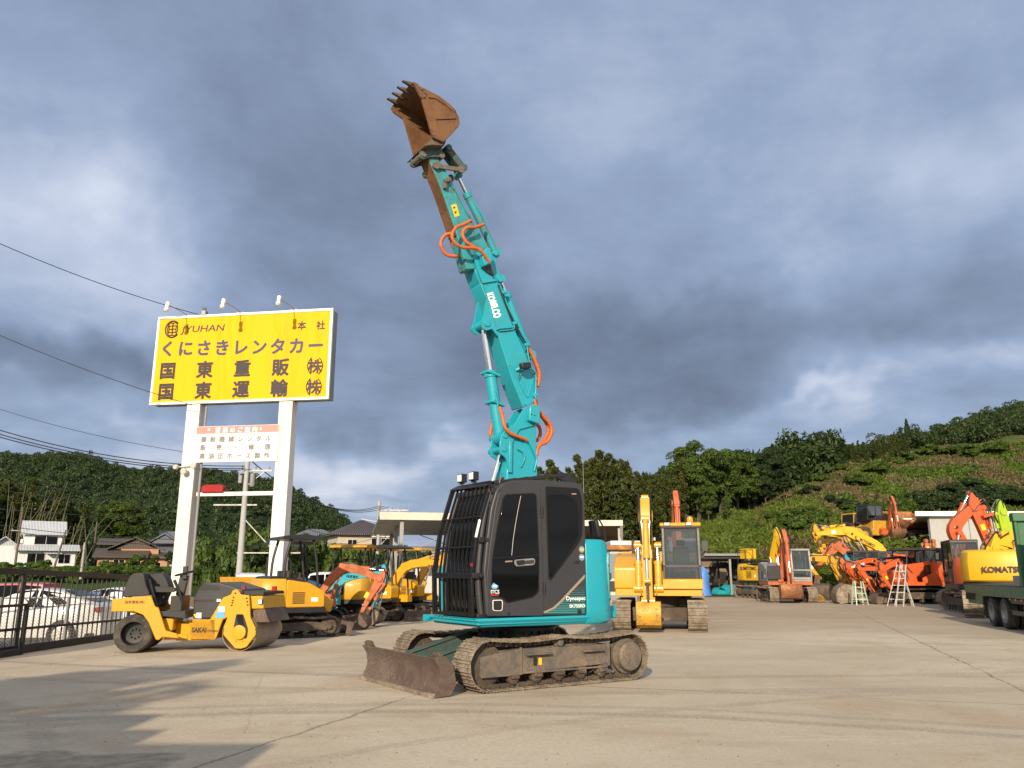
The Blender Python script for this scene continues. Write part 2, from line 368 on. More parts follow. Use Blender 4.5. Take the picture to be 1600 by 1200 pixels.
# ------------------------------------------------------------------ ground
def ground_mat():
    m, t, b = mat('yard_concrete')
    pos = t.new('ShaderNodeNewGeometry').outputs['Position']
    big = t.noise(pos, 0.16, 5, 0.6, 0.8); med = t.noise(t.vmath('MULTIPLY', pos, (0.7, 1.2, 1)), 0.6, 8, 0.68, 0.5)
    fine = t.noise(pos, 22, 5, 0.7); grit = t.noise(pos, 75, 3, 0.7)
    col = t.mix(t.ramp(big, 0.36, 0.64), (0.43, 0.36, 0.262), (0.52, 0.445, 0.335))
    col = t.mix(t.math('MULTIPLY', t.ramp(med, 0.45, 0.72), 0.6), col, (0.34, 0.265, 0.175))
    # paler worn streaks
    st = t.noise(t.vmath('MULTIPLY', pos, (0.45, 2.4, 1)), 0.6, 8, 0.68, 0.3)
    col = t.mix(t.math('MULTIPLY', t.ramp(st, 0.55, 0.72), 0.5), col, (0.60, 0.53, 0.42))
    sn = t.noise(pos, 0.33, 7, 0.7, 0.4)
    col = t.mix(t.math('MULTIPLY', t.ramp(sn, 0.50, 0.66), 0.55), col, (0.36, 0.265, 0.165))
    col = t.mix(t.math('MULTIPLY', t.ramp(t.noise(pos, 1.3, 8, 0.72, 0.2), 0.55, 0.68), 0.35), col, (0.27, 0.225, 0.165))
    sep = t.new('ShaderNodeSeparateXYZ'); t.l.new(pos, sep.inputs[0]); X, Y = sep.outputs[0], sep.outputs[1]
    # browner slabs to the far right, a pale slab edge between them
    far = t.math('MULTIPLY', t.ramp(Y, 20, 30), t.ramp(X, 3.0, 6.0))
    col = t.mix(t.math('MULTIPLY', far, t.ramp(big, 0.3, 0.6, 0.25, 0.75)), col, (0.29, 0.205, 0.13))
    # rubber tyre marks: arcs round far centres
    wob = t.math('MULTIPLY', t.math('SUBTRACT', t.noise(pos, 0.8, 2), 0.5), 0.25)
    marks = None
    for (cx, cy, r, wd, s) in TYRE_ARCS:
        d = t.vmath('DISTANCE', pos, (cx, cy, 0)); e = t.math('ABSOLUTE', t.math('SUBTRACT', t.math('ADD', d, wob), r))
        k = t.math('MULTIPLY', t.ramp(e, wd, wd * 0.45), s); marks = k if marks is None else t.math('MAXIMUM', marks, k)
    col = t.mix(t.math('MULTIPLY', marks, t.ramp(fine, 0.30, 0.62)), col, (0.17, 0.145, 0.115))
    # damp, oily patch close to the camera on the left
    wn = t.noise(pos, 1.5, 6, 0.65)
    wet = t.math('MULTIPLY', t.ramp(t.math('ADD', Y, t.math('MULTIPLY', wn, 0.8)), 7.95, 7.82), t.ramp(t.math('ADD', X, t.math('MULTIPLY', wn, 0.8)), -2.35, -2.5))
    col = t.mix(t.math('MULTIPLY', wet, t.ramp(t.noise(pos, 5.0, 7, .72), 0.38, 0.62, 0.35, 0.8)), col, (0.15, 0.122, 0.09))
    # slab joints and cracks
    jd = t.vmath('ADD', pos, t.vmath('SCALE', t.vmath('SUBTRACT', t.noise(pos, 1.7, 5, 0.7, out='Color'), (.5, .5, .5)), scale=0.22))
    js = t.new('ShaderNodeSeparateXYZ'); t.l.new(jd, js.inputs[0])
    joint = None
    for (ax, ay, per, off) in JOINTS:
        q = t.math('ADD', t.math('ADD', t.math('MULTIPLY', js.outputs[0], ax), t.math('MULTIPLY', js.outputs[1], ay)), off)
        f = t.math('ABSOLUTE', t.math('SUBTRACT', t.math('FRACT', t.math('DIVIDE', q, per)), 0.5))
        k = t.ramp(f, 0.03 / per, 0.008 / per); joint = k if joint is None else t.math('MAXIMUM', joint, k)
    vor = t.new('ShaderNodeTexVoronoi', feature='DISTANCE_TO_EDGE'); vor.inputs['Scale'].default_value = 0.19; t.l.new(jd, vor.inputs['Vector'])
    crack = t.math('MULTIPLY', t.ramp(vor.outputs['Distance'], 0.0035, 0.001), t.ramp(big, 0.42, 0.6))
    joint = t.math('MAXIMUM', t.math('MULTIPLY', joint, t.ramp(med, 0.25, 0.55)), t.math('MULTIPLY', crack, 0.3))
    col = t.mix(t.math('MULTIPLY', joint, 0.7), col, (0.13, 0.105, 0.08))
    col = t.mix(t.math('MULTIPLY', t.ramp(fine, 0.40, 0.66), 0.42), col, (0.31, 0.265, 0.205))
    col = t.mix(t.math('MULTIPLY', t.ramp(grit, 0.58, 0.70), 0.5), col, (0.55, 0.52, 0.46))
    t.l.new(col, b.inputs['Base Color']); b.inputs['Roughness'].default_value = 0.9; b.inputs['Specular IOR Level'].default_value = 0.2
    bp = t.new('ShaderNodeBump'); bp.inputs['Strength'].default_value = 0.5; bp.inputs['Distance'].default_value = 0.02
    h = t.math('SUBTRACT', t.math('ADD', t.math('MULTIPLY', fine, 0.5), t.math('MULTIPLY', grit, 0.25)), t.math('MULTIPLY', joint, 0.8))
    t.l.new(h, bp.inputs['Height']); t.l.new(bp.outputs[0], b.inputs['Normal'])
    return m
TYRE_ARCS = [(-1.2, -3.4, 13.05, .16, .55), (-1.2, -3.4, 13.55, .14, .4), (5.5, -9.0, 20.5, .18, .35), (5.5, -9.0, 21.9, .2, .35), (-14, 2, 11.4, .16, .35),
             (2.0, 40, 27.3, .2, .4), (2.0, 40, 28.9, .2, .35), (9, -4, 15.5, .14, .3)]
_j = gr(560, 1115) - gr(425, 1160); _n = Vector((-_j.y, _j.x, 0)).normalized()
JOINTS = [(_n.x, _n.y, 7.5, 3.75 - _n.dot(gr(425, 1160))), (_n.y, -_n.x, 9.0, 2.0)]
def soil_mat(name, cols, scales=(0.12, 0.6, 9)):
    m, t, b = mat(name)
    pos = t.new('ShaderNodeNewGeometry').outputs['Position']
    a = t.noise(pos, scales[0], 5, 0.6, 0.5); c = t.noise(pos, scales[1], 6, 0.65, 0.4); f = t.noise(pos, scales[2], 4, 0.7)
    col = t.mix(t.ramp(a, 0.4, 0.6), cols[0], cols[1]); col = t.mix(t.ramp(c, 0.5, 0.68), col, cols[2])
    col = t.mix(t.math('MULTIPLY', f, .5), col, tuple(x * .55 for x in cols[0]))
    t.l.new(col, b.inputs['Base Color']); b.inputs['Roughness'].default_value = 0.95; b.inputs['Specular IOR Level'].default_value = 0.1
    bp = t.new('ShaderNodeBump'); bp.inputs['Distance'].default_value = 0.15; bp.inputs['Strength'].default_value = 0.6
    t.l.new(t.math('ADD', f, c), bp.inputs['Height']); t.l.new(bp.outputs[0], b.inputs['Normal'])
    return m
M['concrete'] = ground_mat()
M['lot'] = soil_mat('parking_lot', ((0.17, 0.155, 0.135), (0.22, 0.20, 0.17), (0.12, 0.105, 0.085)))
M['grassland'] = soil_mat('meadow', ((0.035, 0.075, 0.012), (0.055, 0.095, 0.016), (0.085, 0.095, 0.03)))
M['slope'] = soil_mat('weedy_slope', ((0.05, 0.085, 0.016), (0.11, 0.105, 0.042), (0.145, 0.118, 0.065)), (0.06, 0.3, 4))
M['hillsoil'] = soil_mat('hill_undergrowth', ((0.012, 0.024, 0.009), (0.016, 0.03, 0.01), (0.02, 0.025, 0.012)))
M['dirt'] = soil_mat('bare_dirt', ((0.20, 0.145, 0.095), (0.15, 0.105, 0.07), (0.25, 0.185, 0.125)), (0.3, 1.2, 8))

g = MB().add([(-3000, -3000, -.4), (3000, -3000, -.4), (3000, 3000, -.4), (-3000, 3000, -.4)], [(0, 1, 2, 3)]).build('ground', M['lot']); tag(g, kind='structure')
YARD = [(-9.95, -40), (-9.95, 24), (-15, 40), (-15, 61.5), (70, 61.5), (70, -40)]
tag(MB().prism(YARD, -.39, 0, 'xy').build('yard', M['concrete']), kind='structure')
# narrow pale strip and patch slabs near the far machines
tag(MB().prism([(5.6, 27.6), (26, 29.0), (26, 29.9), (5.6, 28.4)], 0.0, .004, 'xy').build('concrete_strip', M['concrete']), kind='structure')

g_ = random.Random(3); q = MB()
for i in range(700):
    y = 6.3 + 16 * g_.random() ** 1.6; x = g_.uniform(-.72, .72) * y; r = g_.uniform(.004, .013)
    q.add([(x + r * g_.uniform(.7, 1.3) * math.cos(a), y + r * g_.uniform(.7, 1.3) * math.sin(a), 0) for a in (0, 1.6, 3.1, 4.7)] + [(x + r * .2, y, r * .9)], [(0, 1, 4), (1, 2, 4), (2, 3, 4), (3, 0, 4)])
tag(q.build('grit', M['mud'], ang=10), kind='stuff')
def zfield(x, y): return -.38 + 3.0 * sstep(38, 128, y) + .25 * nz(x * .06, y * .06) * sstep(30, 50, y)
def grid_mesh(name, rows, material, kind='structure'):
    n = len(rows[0]); vs = [p for r in rows for p in r]
    fs = [(i * n + j, i * n + j + 1, (i + 1) * n + j + 1, (i + 1) * n + j) for i in range(len(rows) - 1) for j in range(n - 1)]
    return tag(MB().add(vs, fs).build(name, material, ang=180), kind=kind)
grid_mesh('field', [[(x, y, zfield(x, y)) for x in range(-170, 24, 4)] for y in range(32, 190, 4)], M['grassland'])

# left hill: ridge height read along the horizon
RIDGE_L = [(-900, 652), (-400, 702), (0, 725), (60, 724), (110, 726), (150, 740), (200, 748), (260, 745), (300, 745), (390, 759), (430, 769), (470, 789), (520, 815), (560, 845), (600, 860), (640, 874), (690, 880), (760, 883), (860, 883), (1000, 883)]
YH = 330.0
def zhill(u, y):
    v = lerp_table(RIDGE_L, u); zr = (at(u, v, YH)).z
    x = (u - 800) / FPX * y
    b = 1.8 + (zr - 1.8) * sstep(150, YH, y) if y <= YH else zr - (y - YH) * .3
    return b + (nz(x * .02, y * .02) * 5 + nz(x * .05, y * .05, 3) * 2) * sstep(150, 210, y) * sstep(YH, 240, y) * min(1, zr / 20)
def upt(u, y, z):  # point in direction u at depth y
    r = ray(u, HZ); return Vector((r.x * y / r.y, y, z))
grid_mesh('hill', [[upt(u, y, zhill(u, y)) for u in range(-900, 1001, 25)] for y in range(140, 441, 12)], M['hillsoil'])

# right slope: for each direction the run of (distance, height)
PROF = [(780, ((64, -.3), (72, 1.0), (84, 2.2), (110, 4), (150, 9), (230, 14))),
        (1000, ((64, -.3), (72, 2.0), (84, 4.2), (110, 7), (150, 12), (230, 22))),
        (1085, ((63, -.3), (70, 3.0), (82, 5.6), (105, 8), (150, 14), (230, 26))),
        (1150, ((62.5, -.3), (69, 4.0), (80, 6.2), (105, 9), (150, 16), (230, 29))),
        (1220, ((62.3, -.3), (69, 5.0), (84, 8.2), (105, 10.5), (150, 18), (230, 31))),
        (1280, ((62.2, -.3), (68, 4.6), (84, 9.0), (105, 12.6), (150, 20), (230, 34))),
        (1330, ((62.2, -.3), (66, 4.0), (76, 4.6), (110, 15.0), (150, 21), (230, 31))),
        (1400, ((62.2, -.3), (66, 3.9), (78, 4.3), (120, 18.0), (150, 23.5), (230, 33))),
        (1500, ((62.2, -.3), (66, 3.9), (78, 4.3), (126, 20.6), (150, 26), (230, 38))),
        (1620, ((62.2, -.3), (66, 3.9), (80, 4.4), (128, 21.5), (150, 29), (230, 47))),
        (2300, ((62.2, -.3), (66, 3.9), (80, 4.4), (128, 24), (150, 36), (230, 66)))]
def zslope(u, y):
    for (a, pa), (b, pb) in zip(PROF, PROF[1:]):
        if u <= b or b == PROF[-1][0]:
            t = min(1, max(0, (u - a) / (b - a)))
            z = lerp_table(pa, y) * (1 - t) + lerp_table(pb, y) * t; break
    x = (u - 800) / FPX * y
    k = sstep(66, 76, y)
    return z + k * (nz(x * .12, y * .12, 1) * .9 + nz(x * .3, y * .3, 2) * .35) * (0.25 if z < 4.8 and u > 1320 else 1)
grid_mesh('embankment', [[upt(u, y, zslope(u, y)) for u in range(780, 2301, 8)] for y in [62.3 + i * .9 for i in range(60)] + list(range(118, 260, 8))], M['slope'])

# ------------------------------------------------------------------ foliage
def leaf_mat(name, dark, mid, light, trans=0.25):
    m, t, b = mat(name); t.n.remove(b)
    at_ = t.new('ShaderNodeAttribute', attribute_name='tint').outputs['Fac']
    oi = t.new('ShaderNodeObjectInfo').outputs['Random']
    pos = t.new('ShaderNodeNewGeometry').outputs['Position']
    n = t.noise(pos, 0.5, 4, 0.6)
    k = t.math('ADD', at_, t.math('MULTIPLY', t.math('SUBTRACT', n, .5), 0.5))
    cr = t.new('ShaderNodeValToRGB'); e = cr.color_ramp.elements
    e[0].color = (*dark, 1); e[0].position = .12; e[1].color = (*light, 1); e[1].position = .95; x = e.new(.5); x.color = (*mid, 1)
    t.l.new(k, cr.inputs[0])
    col = t.mix(t.math('MULTIPLY', oi, .35), cr.outputs[0], tuple(c * q for c, q in zip(mid, (1.35, 1.0, .6))))
    d = t.new('ShaderNodeBsdfDiffuse'); tr = t.new('ShaderNodeBsdfTranslucent'); gl = t.new('ShaderNodeBsdfGlossy'); gl.inputs['Roughness'].default_value = .5
    t.l.new(col, d.inputs[0]); t.l.new(t.mix(.5, col, (.12, .16, .01)), tr.inputs[0]); gl.inputs[0].default_value = (.5, .5, .5, 1)
    a = t.new('ShaderNodeMixShader'); a.inputs[0].default_value = trans; t.l.new(d.outputs[0], a.inputs[1]); t.l.new(tr.outputs[0], a.inputs[2])
    c = t.new('ShaderNodeMixShader'); c.inputs[0].default_value = .03; t.l.new(a.outputs[0], c.inputs[1]); t.l.new(gl.outputs[0], c.inputs[2])
    t.l.new(c.outputs[0], t.n['Material Output'].inputs[0]); return m
M['leaf'] = leaf_mat('broad_leaves', (0.022, 0.042, 0.010), (0.055, 0.10, 0.016), (0.115, 0.165, 0.026))
M['leafdark'] = leaf_mat('dark_leaves', (0.012, 0.024, 0.010), (0.026, 0.048, 0.015), (0.05, 0.08, 0.022))
M['bamboo'] = leaf_mat('bamboo_leaves', (0.028, 0.040, 0.012), (0.058, 0.078, 0.020), (0.11, 0.125, 0.035))
M['weedleaf'] = leaf_mat('weed_leaves', (0.05, 0.09, 0.014), (0.115, 0.165, 0.026), (0.21, 0.19, 0.085), .3)
M['drygrass'] = leaf_mat('dry_grass', (0.095, 0.08, 0.04), (0.165, 0.14, 0.07), (0.24, 0.205, 0.11), .3)
M['bushleaf'] = leaf_mat('bush_leaves', (0.024, 0.05, 0.01), (0.062, 0.112, 0.016), (0.125, 0.165, 0.028), .3)
M['hillleaf'] = leaf_mat('hill_leaves', (0.022, 0.042, 0.019), (0.038, 0.068, 0.026), (0.066, 0.095, 0.034), .25)
M['bark'] = paint('bark', (0.09, 0.065, 0.045), .9, .5, (.03, .025, .02), 3, .02)
M['culm'] = paint('bamboo_culm', (0.14, 0.135, 0.085), .6, .4, (.08, .08, .04), 2, .004)

npr = np.random.default_rng(5)
def quads(cen, nrm, size, asp=1.0, droop=0.0):
    """leaf quads: cen (n,3), nrm (n,3) -> verts (n*4,3)"""
    n = len(cen); nrm = nrm / (np.linalg.norm(nrm, axis=1, keepdims=True) + 1e-9)
    r = npr.normal(size=(n, 3)); a = np.cross(nrm, r); a /= np.linalg.norm(a, axis=1, keepdims=True) + 1e-9
    b = np.cross(nrm, a)
    if droop: a = a * (1 - droop) + np.array([0, 0, -1.0]) * droop; a /= np.linalg.norm(a, axis=1, keepdims=True); b = np.cross(nrm, a)
    s = np.asarray(size).reshape(-1, 1) * np.ones((n, 1)); la = a * s * asp; lb = b * s
    k = nrm * s * .25
    return np.stack([cen - la, cen + lb * .6 - k, cen + la, cen - lb * .6 - k], 1).reshape(-1, 3)
def leaf_mesh(name, verts, tint):
    n = len(verts) // 4; me = bpy.data.meshes.new(name)
    me.vertices.add(n * 4); me.vertices.foreach_set('co', verts.astype(np.float32).ravel())
    me.loops.add(n * 4); me.loops.foreach_set('vertex_index', np.arange(n * 4, dtype=np.int32))
    me.polygons.add(n); me.polygons.foreach_set('loop_start', np.arange(0, n * 4, 4, dtype=np.int32)); me.polygons.foreach_set('loop_total', np.full(n, 4, dtype=np.int32))
    at_ = me.attributes.new('tint', 'FLOAT', 'FACE'); at_.data.foreach_set('value', tint.astype(np.float32))
    me.update(); me.validate(); return me
def leaf_obj(name, verts, tint, material, parent=None, kind=None):
    me = leaf_mesh(name, verts, tint); me.materials.append(material)
    o = bpy.data.objects.new(name, me); C.objects.link(o)
    if parent: o.parent = parent
    return tag(o, kind=kind)
def sph(n):
    d = npr.normal(size=(n, 3)); return d / np.linalg.norm(d, axis=1, keepdims=True)
def blob_leaves(lobes, per, size, asp=1.3, flat=.75):
    """lobes: (n,4) centre+radius"""
    V = []; T = []
    for (x, y, z, r) in lobes:
        d = sph(per); d[:, 2] = np.where(d[:, 2] < -.35, -d[:, 2], d[:, 2])
        rad = r * (0.72 + .36 * npr.random((per, 1)) ** .7)
        c = np.array([x, y, z]) + d * rad * np.array([1, 1, flat])
        V.append(quads(c, d + sph(per) * .75 + np.array([0, 0, .35]), size * (.6 + .8 * npr.random(per)), asp))
        T.append(np.clip(npr.normal(.45, .17, per) + npr.normal(0, .13), 0, 1))
    return np.concatenate(V), np.concatenate(T)
def crown_lobes(n, rx, rz, zc, seed, rl=(.16, .3)):
    g = np.random.default_rng(seed); d = g.normal(size=(n, 3)); d /= np.linalg.norm(d, axis=1, keepdims=True)
    rr = (.35 + .62 * g.random(n) ** .6)[:, None]
    p = d * rr * np.array([rx, rx, rz]); p[:, 2] += zc
    p += g.normal(size=p.shape) * rx * .07
    return np.concatenate([p, (rx * g.uniform(*rl, n))[:, None]], 1)
def trunk_mb(h, r, seed, limbs=6, spread=2.0, top=.8):
    g = random.Random(seed); mb = MB()
    pts = [(g.uniform(-.12, .12) * i, g.uniform(-.12, .12) * i, h * top * i / 5) for i in range(6)]
    mb.tube(pts, [r * (1 - .14 * i) for i in range(6)], 8)
    for k in range(limbs):
        i = 2 + k % 4; a = g.uniform(0, 6.28); s_ = g.uniform(.6, 1) * spread; p = Vector(pts[i])
        q = p + Vector((math.cos(a) * s_, math.sin(a) * s_, s_ * .8))
        mb.tube([p, p.lerp(q, .5) + Vector((0, 0, -.1 * s_)), q], [r * .5, r * .35, r * .15], 6)
    return mb
# tree templates, one unit = metres; each is a thing with trunk and crown
def tmpl_broad(seed, h, rx, lobes, per, leafsize, material, name='broadleaf_tree'):
    t = thing(name, 'x', 'tree')
    trunk_mb(h, h * .028, seed, 8, rx * .6, .75).build('trunk', M['bark'], t)
    V, T = blob_leaves(crown_lobes(lobes, rx, h * .36, h * .63, seed), per, leafsize)
    leaf_obj('crown', V, T, material, t); return t
def bamboo_leaves(h, seed, n=620, rmax=1.25, lo=.25, ls=.34):
    g = np.random.default_rng(seed); V = []; T = []; culms = MB()
    for c in range(2):
        a = g.uniform(0, 6.28); b0 = np.array([math.cos(a), math.sin(a), 0]) * g.uniform(.1, .55); hh = h * g.uniform(.74, 1)
        lean = np.array([math.cos(a + 1), math.sin(a + 1), 0]) * g.uniform(.4, 1.4)
        f = lambda t: b0 + np.outer(t ** 2.2, lean) + np.outer(t, [0, 0, hh]) - np.outer(np.clip(t - .86, 0, 1) ** 2 * 22, [0, 0, 1])
        culms.tube([tuple(p) for p in f(np.linspace(0, .97, 8))], [.055 * (1 - .85 * i / 7) for i in range(8)], 6)
        m = n // 2; nb = 60                                   # sprays along the culm
        tb = lo + (1 - lo) * g.random(nb) ** .85; cen = f(tb)
        rb = rmax * (np.sin(np.clip((1.03 - tb) / (1 - lo), 0, 1) ** .8 * 2.3) * .9 + .08)
        an = g.uniform(0, 6.28, nb); k = g.integers(0, nb, m); s_ = g.random(m) ** .7
        d = np.stack([np.cos(an[k]), np.sin(an[k]), np.zeros(m)], 1)
        c_ = cen[k] + d * (rb[k] * s_)[:, None] + np.outer(-.45 * s_ ** 2 + .25 * s_, [0, 0, 1]) * rb[k][:, None] + g.normal(size=(m, 3)) * .13
        V.append(quads(c_, g.normal(size=(m, 3)) + np.array([0, 0, .9]) + d * .5, ls * (.5 + .8 * g.random(m)), 1.75, .25)); T.append(np.clip(g.normal(.42, .16, m) + (g.random(nb)[k] - .5) * .4, 0, 1))
    return np.concatenate(V), np.concatenate(T), culms
def tmpl_bamboo(seed, h, name='bamboo_clump', **kw):
    t = thing(name, 'x', 'bamboo')
    V, T, cu = bamboo_leaves(h, seed, **kw)
    cu.build('culm', M['culm'], t); leaf_obj('crown', V, T, M['bamboo'], t); return t
def tmpl_cedar(seed, h, r, n=1500, name='cedar_tree'):
    t = thing(name, 'x', 'tree'); MB().tube([(0, 0, 0), (0.05, 0, h * .5), (0, 0, h * .97)], [h * .022, h * .014, .02], 8).build('trunk', M['bark'], t)
    g = np.random.default_rng(seed); k = g.random(n); tt = .12 + .88 * k; a = g.uniform(0, 6.28, n)
    rad = r * (1.02 - tt) ** .75 * (.45 + .55 * g.random(n) ** .5) * (1 + .22 * np.sin(tt * 55 + a))
    c = np.stack([np.cos(a) * rad, np.sin(a) * rad, h * tt - rad * .25], 1); d = np.stack([np.cos(a), np.sin(a), np.full(n, .5)], 1)
    leaf_obj('crown', quads(c, d + g.normal(size=(n, 3)) * .6, .17 * (.6 + .8 * g.random(n)), 1.4, .3), np.clip(g.normal(.45, .2, n), 0, 1), M['leafdark'], t); return t
def tmpl_bush(seed, material, name='bush', per=260, ls=.065, lobes=18):
    t = thing(name, 'x', 'bush')
    g = random.Random(seed); mb = MB()
    for k in range(6):
        a = g.uniform(0, 6.28); mb.tube([(0, 0, -.2), (math.cos(a) * .3, math.sin(a) * .3, .35), (math.cos(a) * .6, math.sin(a) * .6, .7)], [.03, .02, .008], 5)
    mb.build('stem', M['bark'], t)
    L_ = crown_lobes(lobes, .85, .5, .45, seed, (.25, .42)); V, T = blob_leaves(L_, per, ls); leaf_obj('foliage', V, T, material, t); return t

used = set()
def plant(src, p, s, label, group, cat=None, rz=None, sz=None):
    """first call uses the template itself, later calls copy it and its parts"""
    o = src if src.name not in used else copy_tree(src); used.add(src.name)
    o.location = p; o.rotation_euler = (0, 0, rnd.uniform(0, 6.28) if rz is None else rz); o.scale = (s, s, s if sz is None else sz)
    tag(o, label, cat, group); return o

BAM = [tmpl_bamboo(11 + i, 13, n=7500, rmax=.95, lo=.05, ls=.14) for i in range(4)]
BRO = [tmpl_broad(21 + i, 12, 4.3, 85, 260, .135, M['leaf']) for i in range(3)]
DRK = [tmpl_broad(31 + i, 12, 4.2, 80, 230, .14, M['leafdark'], 'dark_evergreen_tree') for i in range(3)]
CED = [tmpl_cedar(41, 11, 1.9, 7000)]
BUS = [tmpl_bush(51 + i, M['bushleaf']) for i in range(3)]
BUD = [tmpl_bush(61 + i, M['leafdark'], 'dark_bush') for i in range(2)]
def on_slope(u, y): return upt(u, y, zslope(u, y))
def top_to_h(u, v, y, z0): return at(u, v, y).z - z0

# bamboo grove behind the yard
k = 0
for u in range(846, 1078, 8):
    for row in (0, 1):
        uu = u + rnd.uniform(-5, 5) + 4 * row; y = (84 if row == 0 else 96) + rnd.uniform(-4, 4)
        p = on_slope(uu, y); v = 724 + 9 * math.sin(uu * .045) + rnd.uniform(-20, 20) + (8 if 1005 < uu < 1060 else 0)
        s = max(.55, top_to_h(uu, v, y, p.z) / 12.6)
        plant(BAM[k % 4], p, s, 'tall feathery bamboo clump in the grove behind the yellow excavator', 'bamboo grove behind the yard'); k += 1
# broadleaf giants and the dark wood right of them
for i, (u, v, y, sz, lab) in enumerate([(1097, 690, 88, 1.08, 'tallest bright green broadleaf tree right of the bamboo grove'), (1133, 702, 91, .95, 'second tall green broadleaf tree on the edge of the dark wood'),
                            (1160, 708, 95, .95, 'third green broadleaf tree leaning over the shaded wood edge'), (1112, 752, 85, .62, 'lower green broadleaf tree beneath the tallest crown'), (1142, 775, 84, .5, 'small light green tree at the foot of the tall broadleaf trees')]):
    p = on_slope(u, y); s = top_to_h(u, v, y, p.z) / 11.9
    plant(BRO[i % 3], p, s * sz if i > 2 else s * .95, lab, 'broadleaf trees at the wood edge', rz=i * 1.3, sz=s)
for i, (u, v, y) in enumerate([(1187, 702, 102), (1213, 704, 104), (1247, 706, 108), (1275, 712, 112), (1178, 740, 98), (1205, 745, 99), (1235, 742, 104), (1262, 738, 108), (1290, 722, 116), (1310, 715, 120), (1170, 715, 112), (1222, 700, 118), (1300, 702, 130), (1340, 700, 132), (1370, 702, 134)]):
    p = on_slope(u, y); s = top_to_h(u, v, y, p.z) / 11.9
    plant(DRK[i % 3], p, s, 'dark evergreen tree in the shaded wood above the grassy bank', 'dark evergreen trees above the bank')
for i in range(26):
    u = 1290 + i * 6 + rnd.uniform(-4, 4); y = 122 + rnd.uniform(-3, 10); p = on_slope(u, y); v = 722 - (u - 1290) * .12 + rnd.uniform(-12, 10)
    s = max(.3, top_to_h(u, v, y, p.z) / 12.6)
    plant(BAM[k % 4], p, s, 'thin pale bamboo clump on the upper edge of the weedy slope', 'bamboo along the slope top', sz=s); k += 1
for u, v, y, lab in [(1443, 655, 150, 'pointed dark cedar standing taller than the wood on the right ridge'), (1432, 668, 152, 'lower pointed cedar just left of the tall ridge cedar'), (1222, 695, 112, 'narrow pointed cedar poking out of the dark wood'), (1458, 668, 154, 'broad cedar right of the tall ridge cedar')]:
    p = on_slope(u, y); s = top_to_h(u, v, y, p.z) / 10.9; plant(CED[0], p, s, lab, 'cedars on the skyline')

# forest masses
def mass_forest(name, pts, material, seed, lobes=8, per=34, ls=.40, var=0):
    T_ = []
    for i in range(5):
        L_ = crown_lobes(lobes, 3.4, 2.6, 2.2, seed + i, (.34, .55)); T_.append(blob_leaves(L_, per, ls, 1.25, .8))
    V = []; TT = []; g = np.random.default_rng(seed)
    for j, (p, s) in enumerate(pts):
        v, t_ = T_[j % 5]; a = g.uniform(0, 6.28); c_, s_ = math.cos(a), math.sin(a)
        Rm = np.array([[c_, -s_, 0], [s_, c_, 0], [0, 0, g.uniform(.85, 1.5)]])
        V.append((v * s) @ Rm.T + np.array(p)); TT.append(np.clip(t_ + g.normal(0, .17), 0, 1))
    return leaf_obj(name, np.concatenate(V), np.concatenate(TT), material, None, 'stuff')
pts = []
for i in range(5200):
    y = 158 + (YH + 16 - 158) * rnd.random() ** .8; u = rnd.uniform(-330, 860)
    pts.append((upt(u, y, zhill(u, y) - .6), rnd.uniform(.3, .68)))
for i in range(600):
    u = rnd.uniform(-330, 800); y = YH + rnd.uniform(-12, 4); pts.append((upt(u, y, zhill(u, y) - .6), rnd.uniform(.3, .75)))
mass_forest('hillside_forest', pts, M['hillleaf'], 70)
pts = []
for i in range(2300):
    u = rnd.uniform(1290, 1980); y = 134 + 100 * rnd.random(); pts.append((upt(u, y, zslope(u, y) - .5), rnd.uniform(.28, .62)))
mass_forest('ridge_forest', pts, M['hillleaf'], 80, 9, 42, .30)
pts = []
for i in range(500):
    u = rnd.uniform(790, 1320); y = rnd.uniform(104, 190); pts.append((upt(u, y, zslope(u, y) - .3), rnd.uniform(.6, 1.1)))
mass_forest('back_wood', pts, M['leafdark'], 85, 9, 50, .32)

# weeds, vines and dead grass on the slope
def slope_cover(name, n, material, seed, ylo, yhi, ulo, uhi, size, keep, up=.5, asp=1.6, lift=.15, base=.45):
    g = random.Random(seed); cen = []; tint = []
    while len(cen) < n:
        u = g.uniform(ulo, uhi); y = g.uniform(ylo, yhi); p = upt(u, y, 0); m = nz(p.x * .16, p.y * .16, 5) + .5 * nz(p.x * .5, p.y * .5, 6)
        if not keep(m, u, y): continue
        lump = max(0, nz(p.x * .45, p.y * .45, 9)) * 1.1
        cen.append((p.x, p.y, zslope(u, y) + lift + lump * g.random())); tint.append(base + m * .5 + g.gauss(0, .12))
    cen = np.array(cen); nr = sph(len(cen)) + np.array([0, -.35, up])
    leaf_obj(name, quads(cen, nr, size * (.5 + npr.random(len(cen))), asp), np.clip(np.array(tint), 0, 1), material, None, 'stuff')
slope_cover('weeds', 60000, M['bushleaf'], 1, 63.5, 128, 1075, 1760, .17, lambda m, u, y: m > (-.12 if u > 1270 else .12) and not (y < 79 and u > 1325 and y > 66), .6)
slope_cover('grass', 50000, M['weedleaf'], 2, 62.6, 92, 1060, 1420, .12, lambda m, u, y: m < .35 and not (y < 79 and u > 1325 and y > 66), .2, 2.2, .12, .38)
slope_cover('dry_grass', 60000, M['drygrass'], 3, 66, 130, 1190, 1760, .16, lambda m, u, y: (m < .02 if u > 1270 else m < -.22) and not (y < 79 and u > 1325), .1, 2.4, .15)
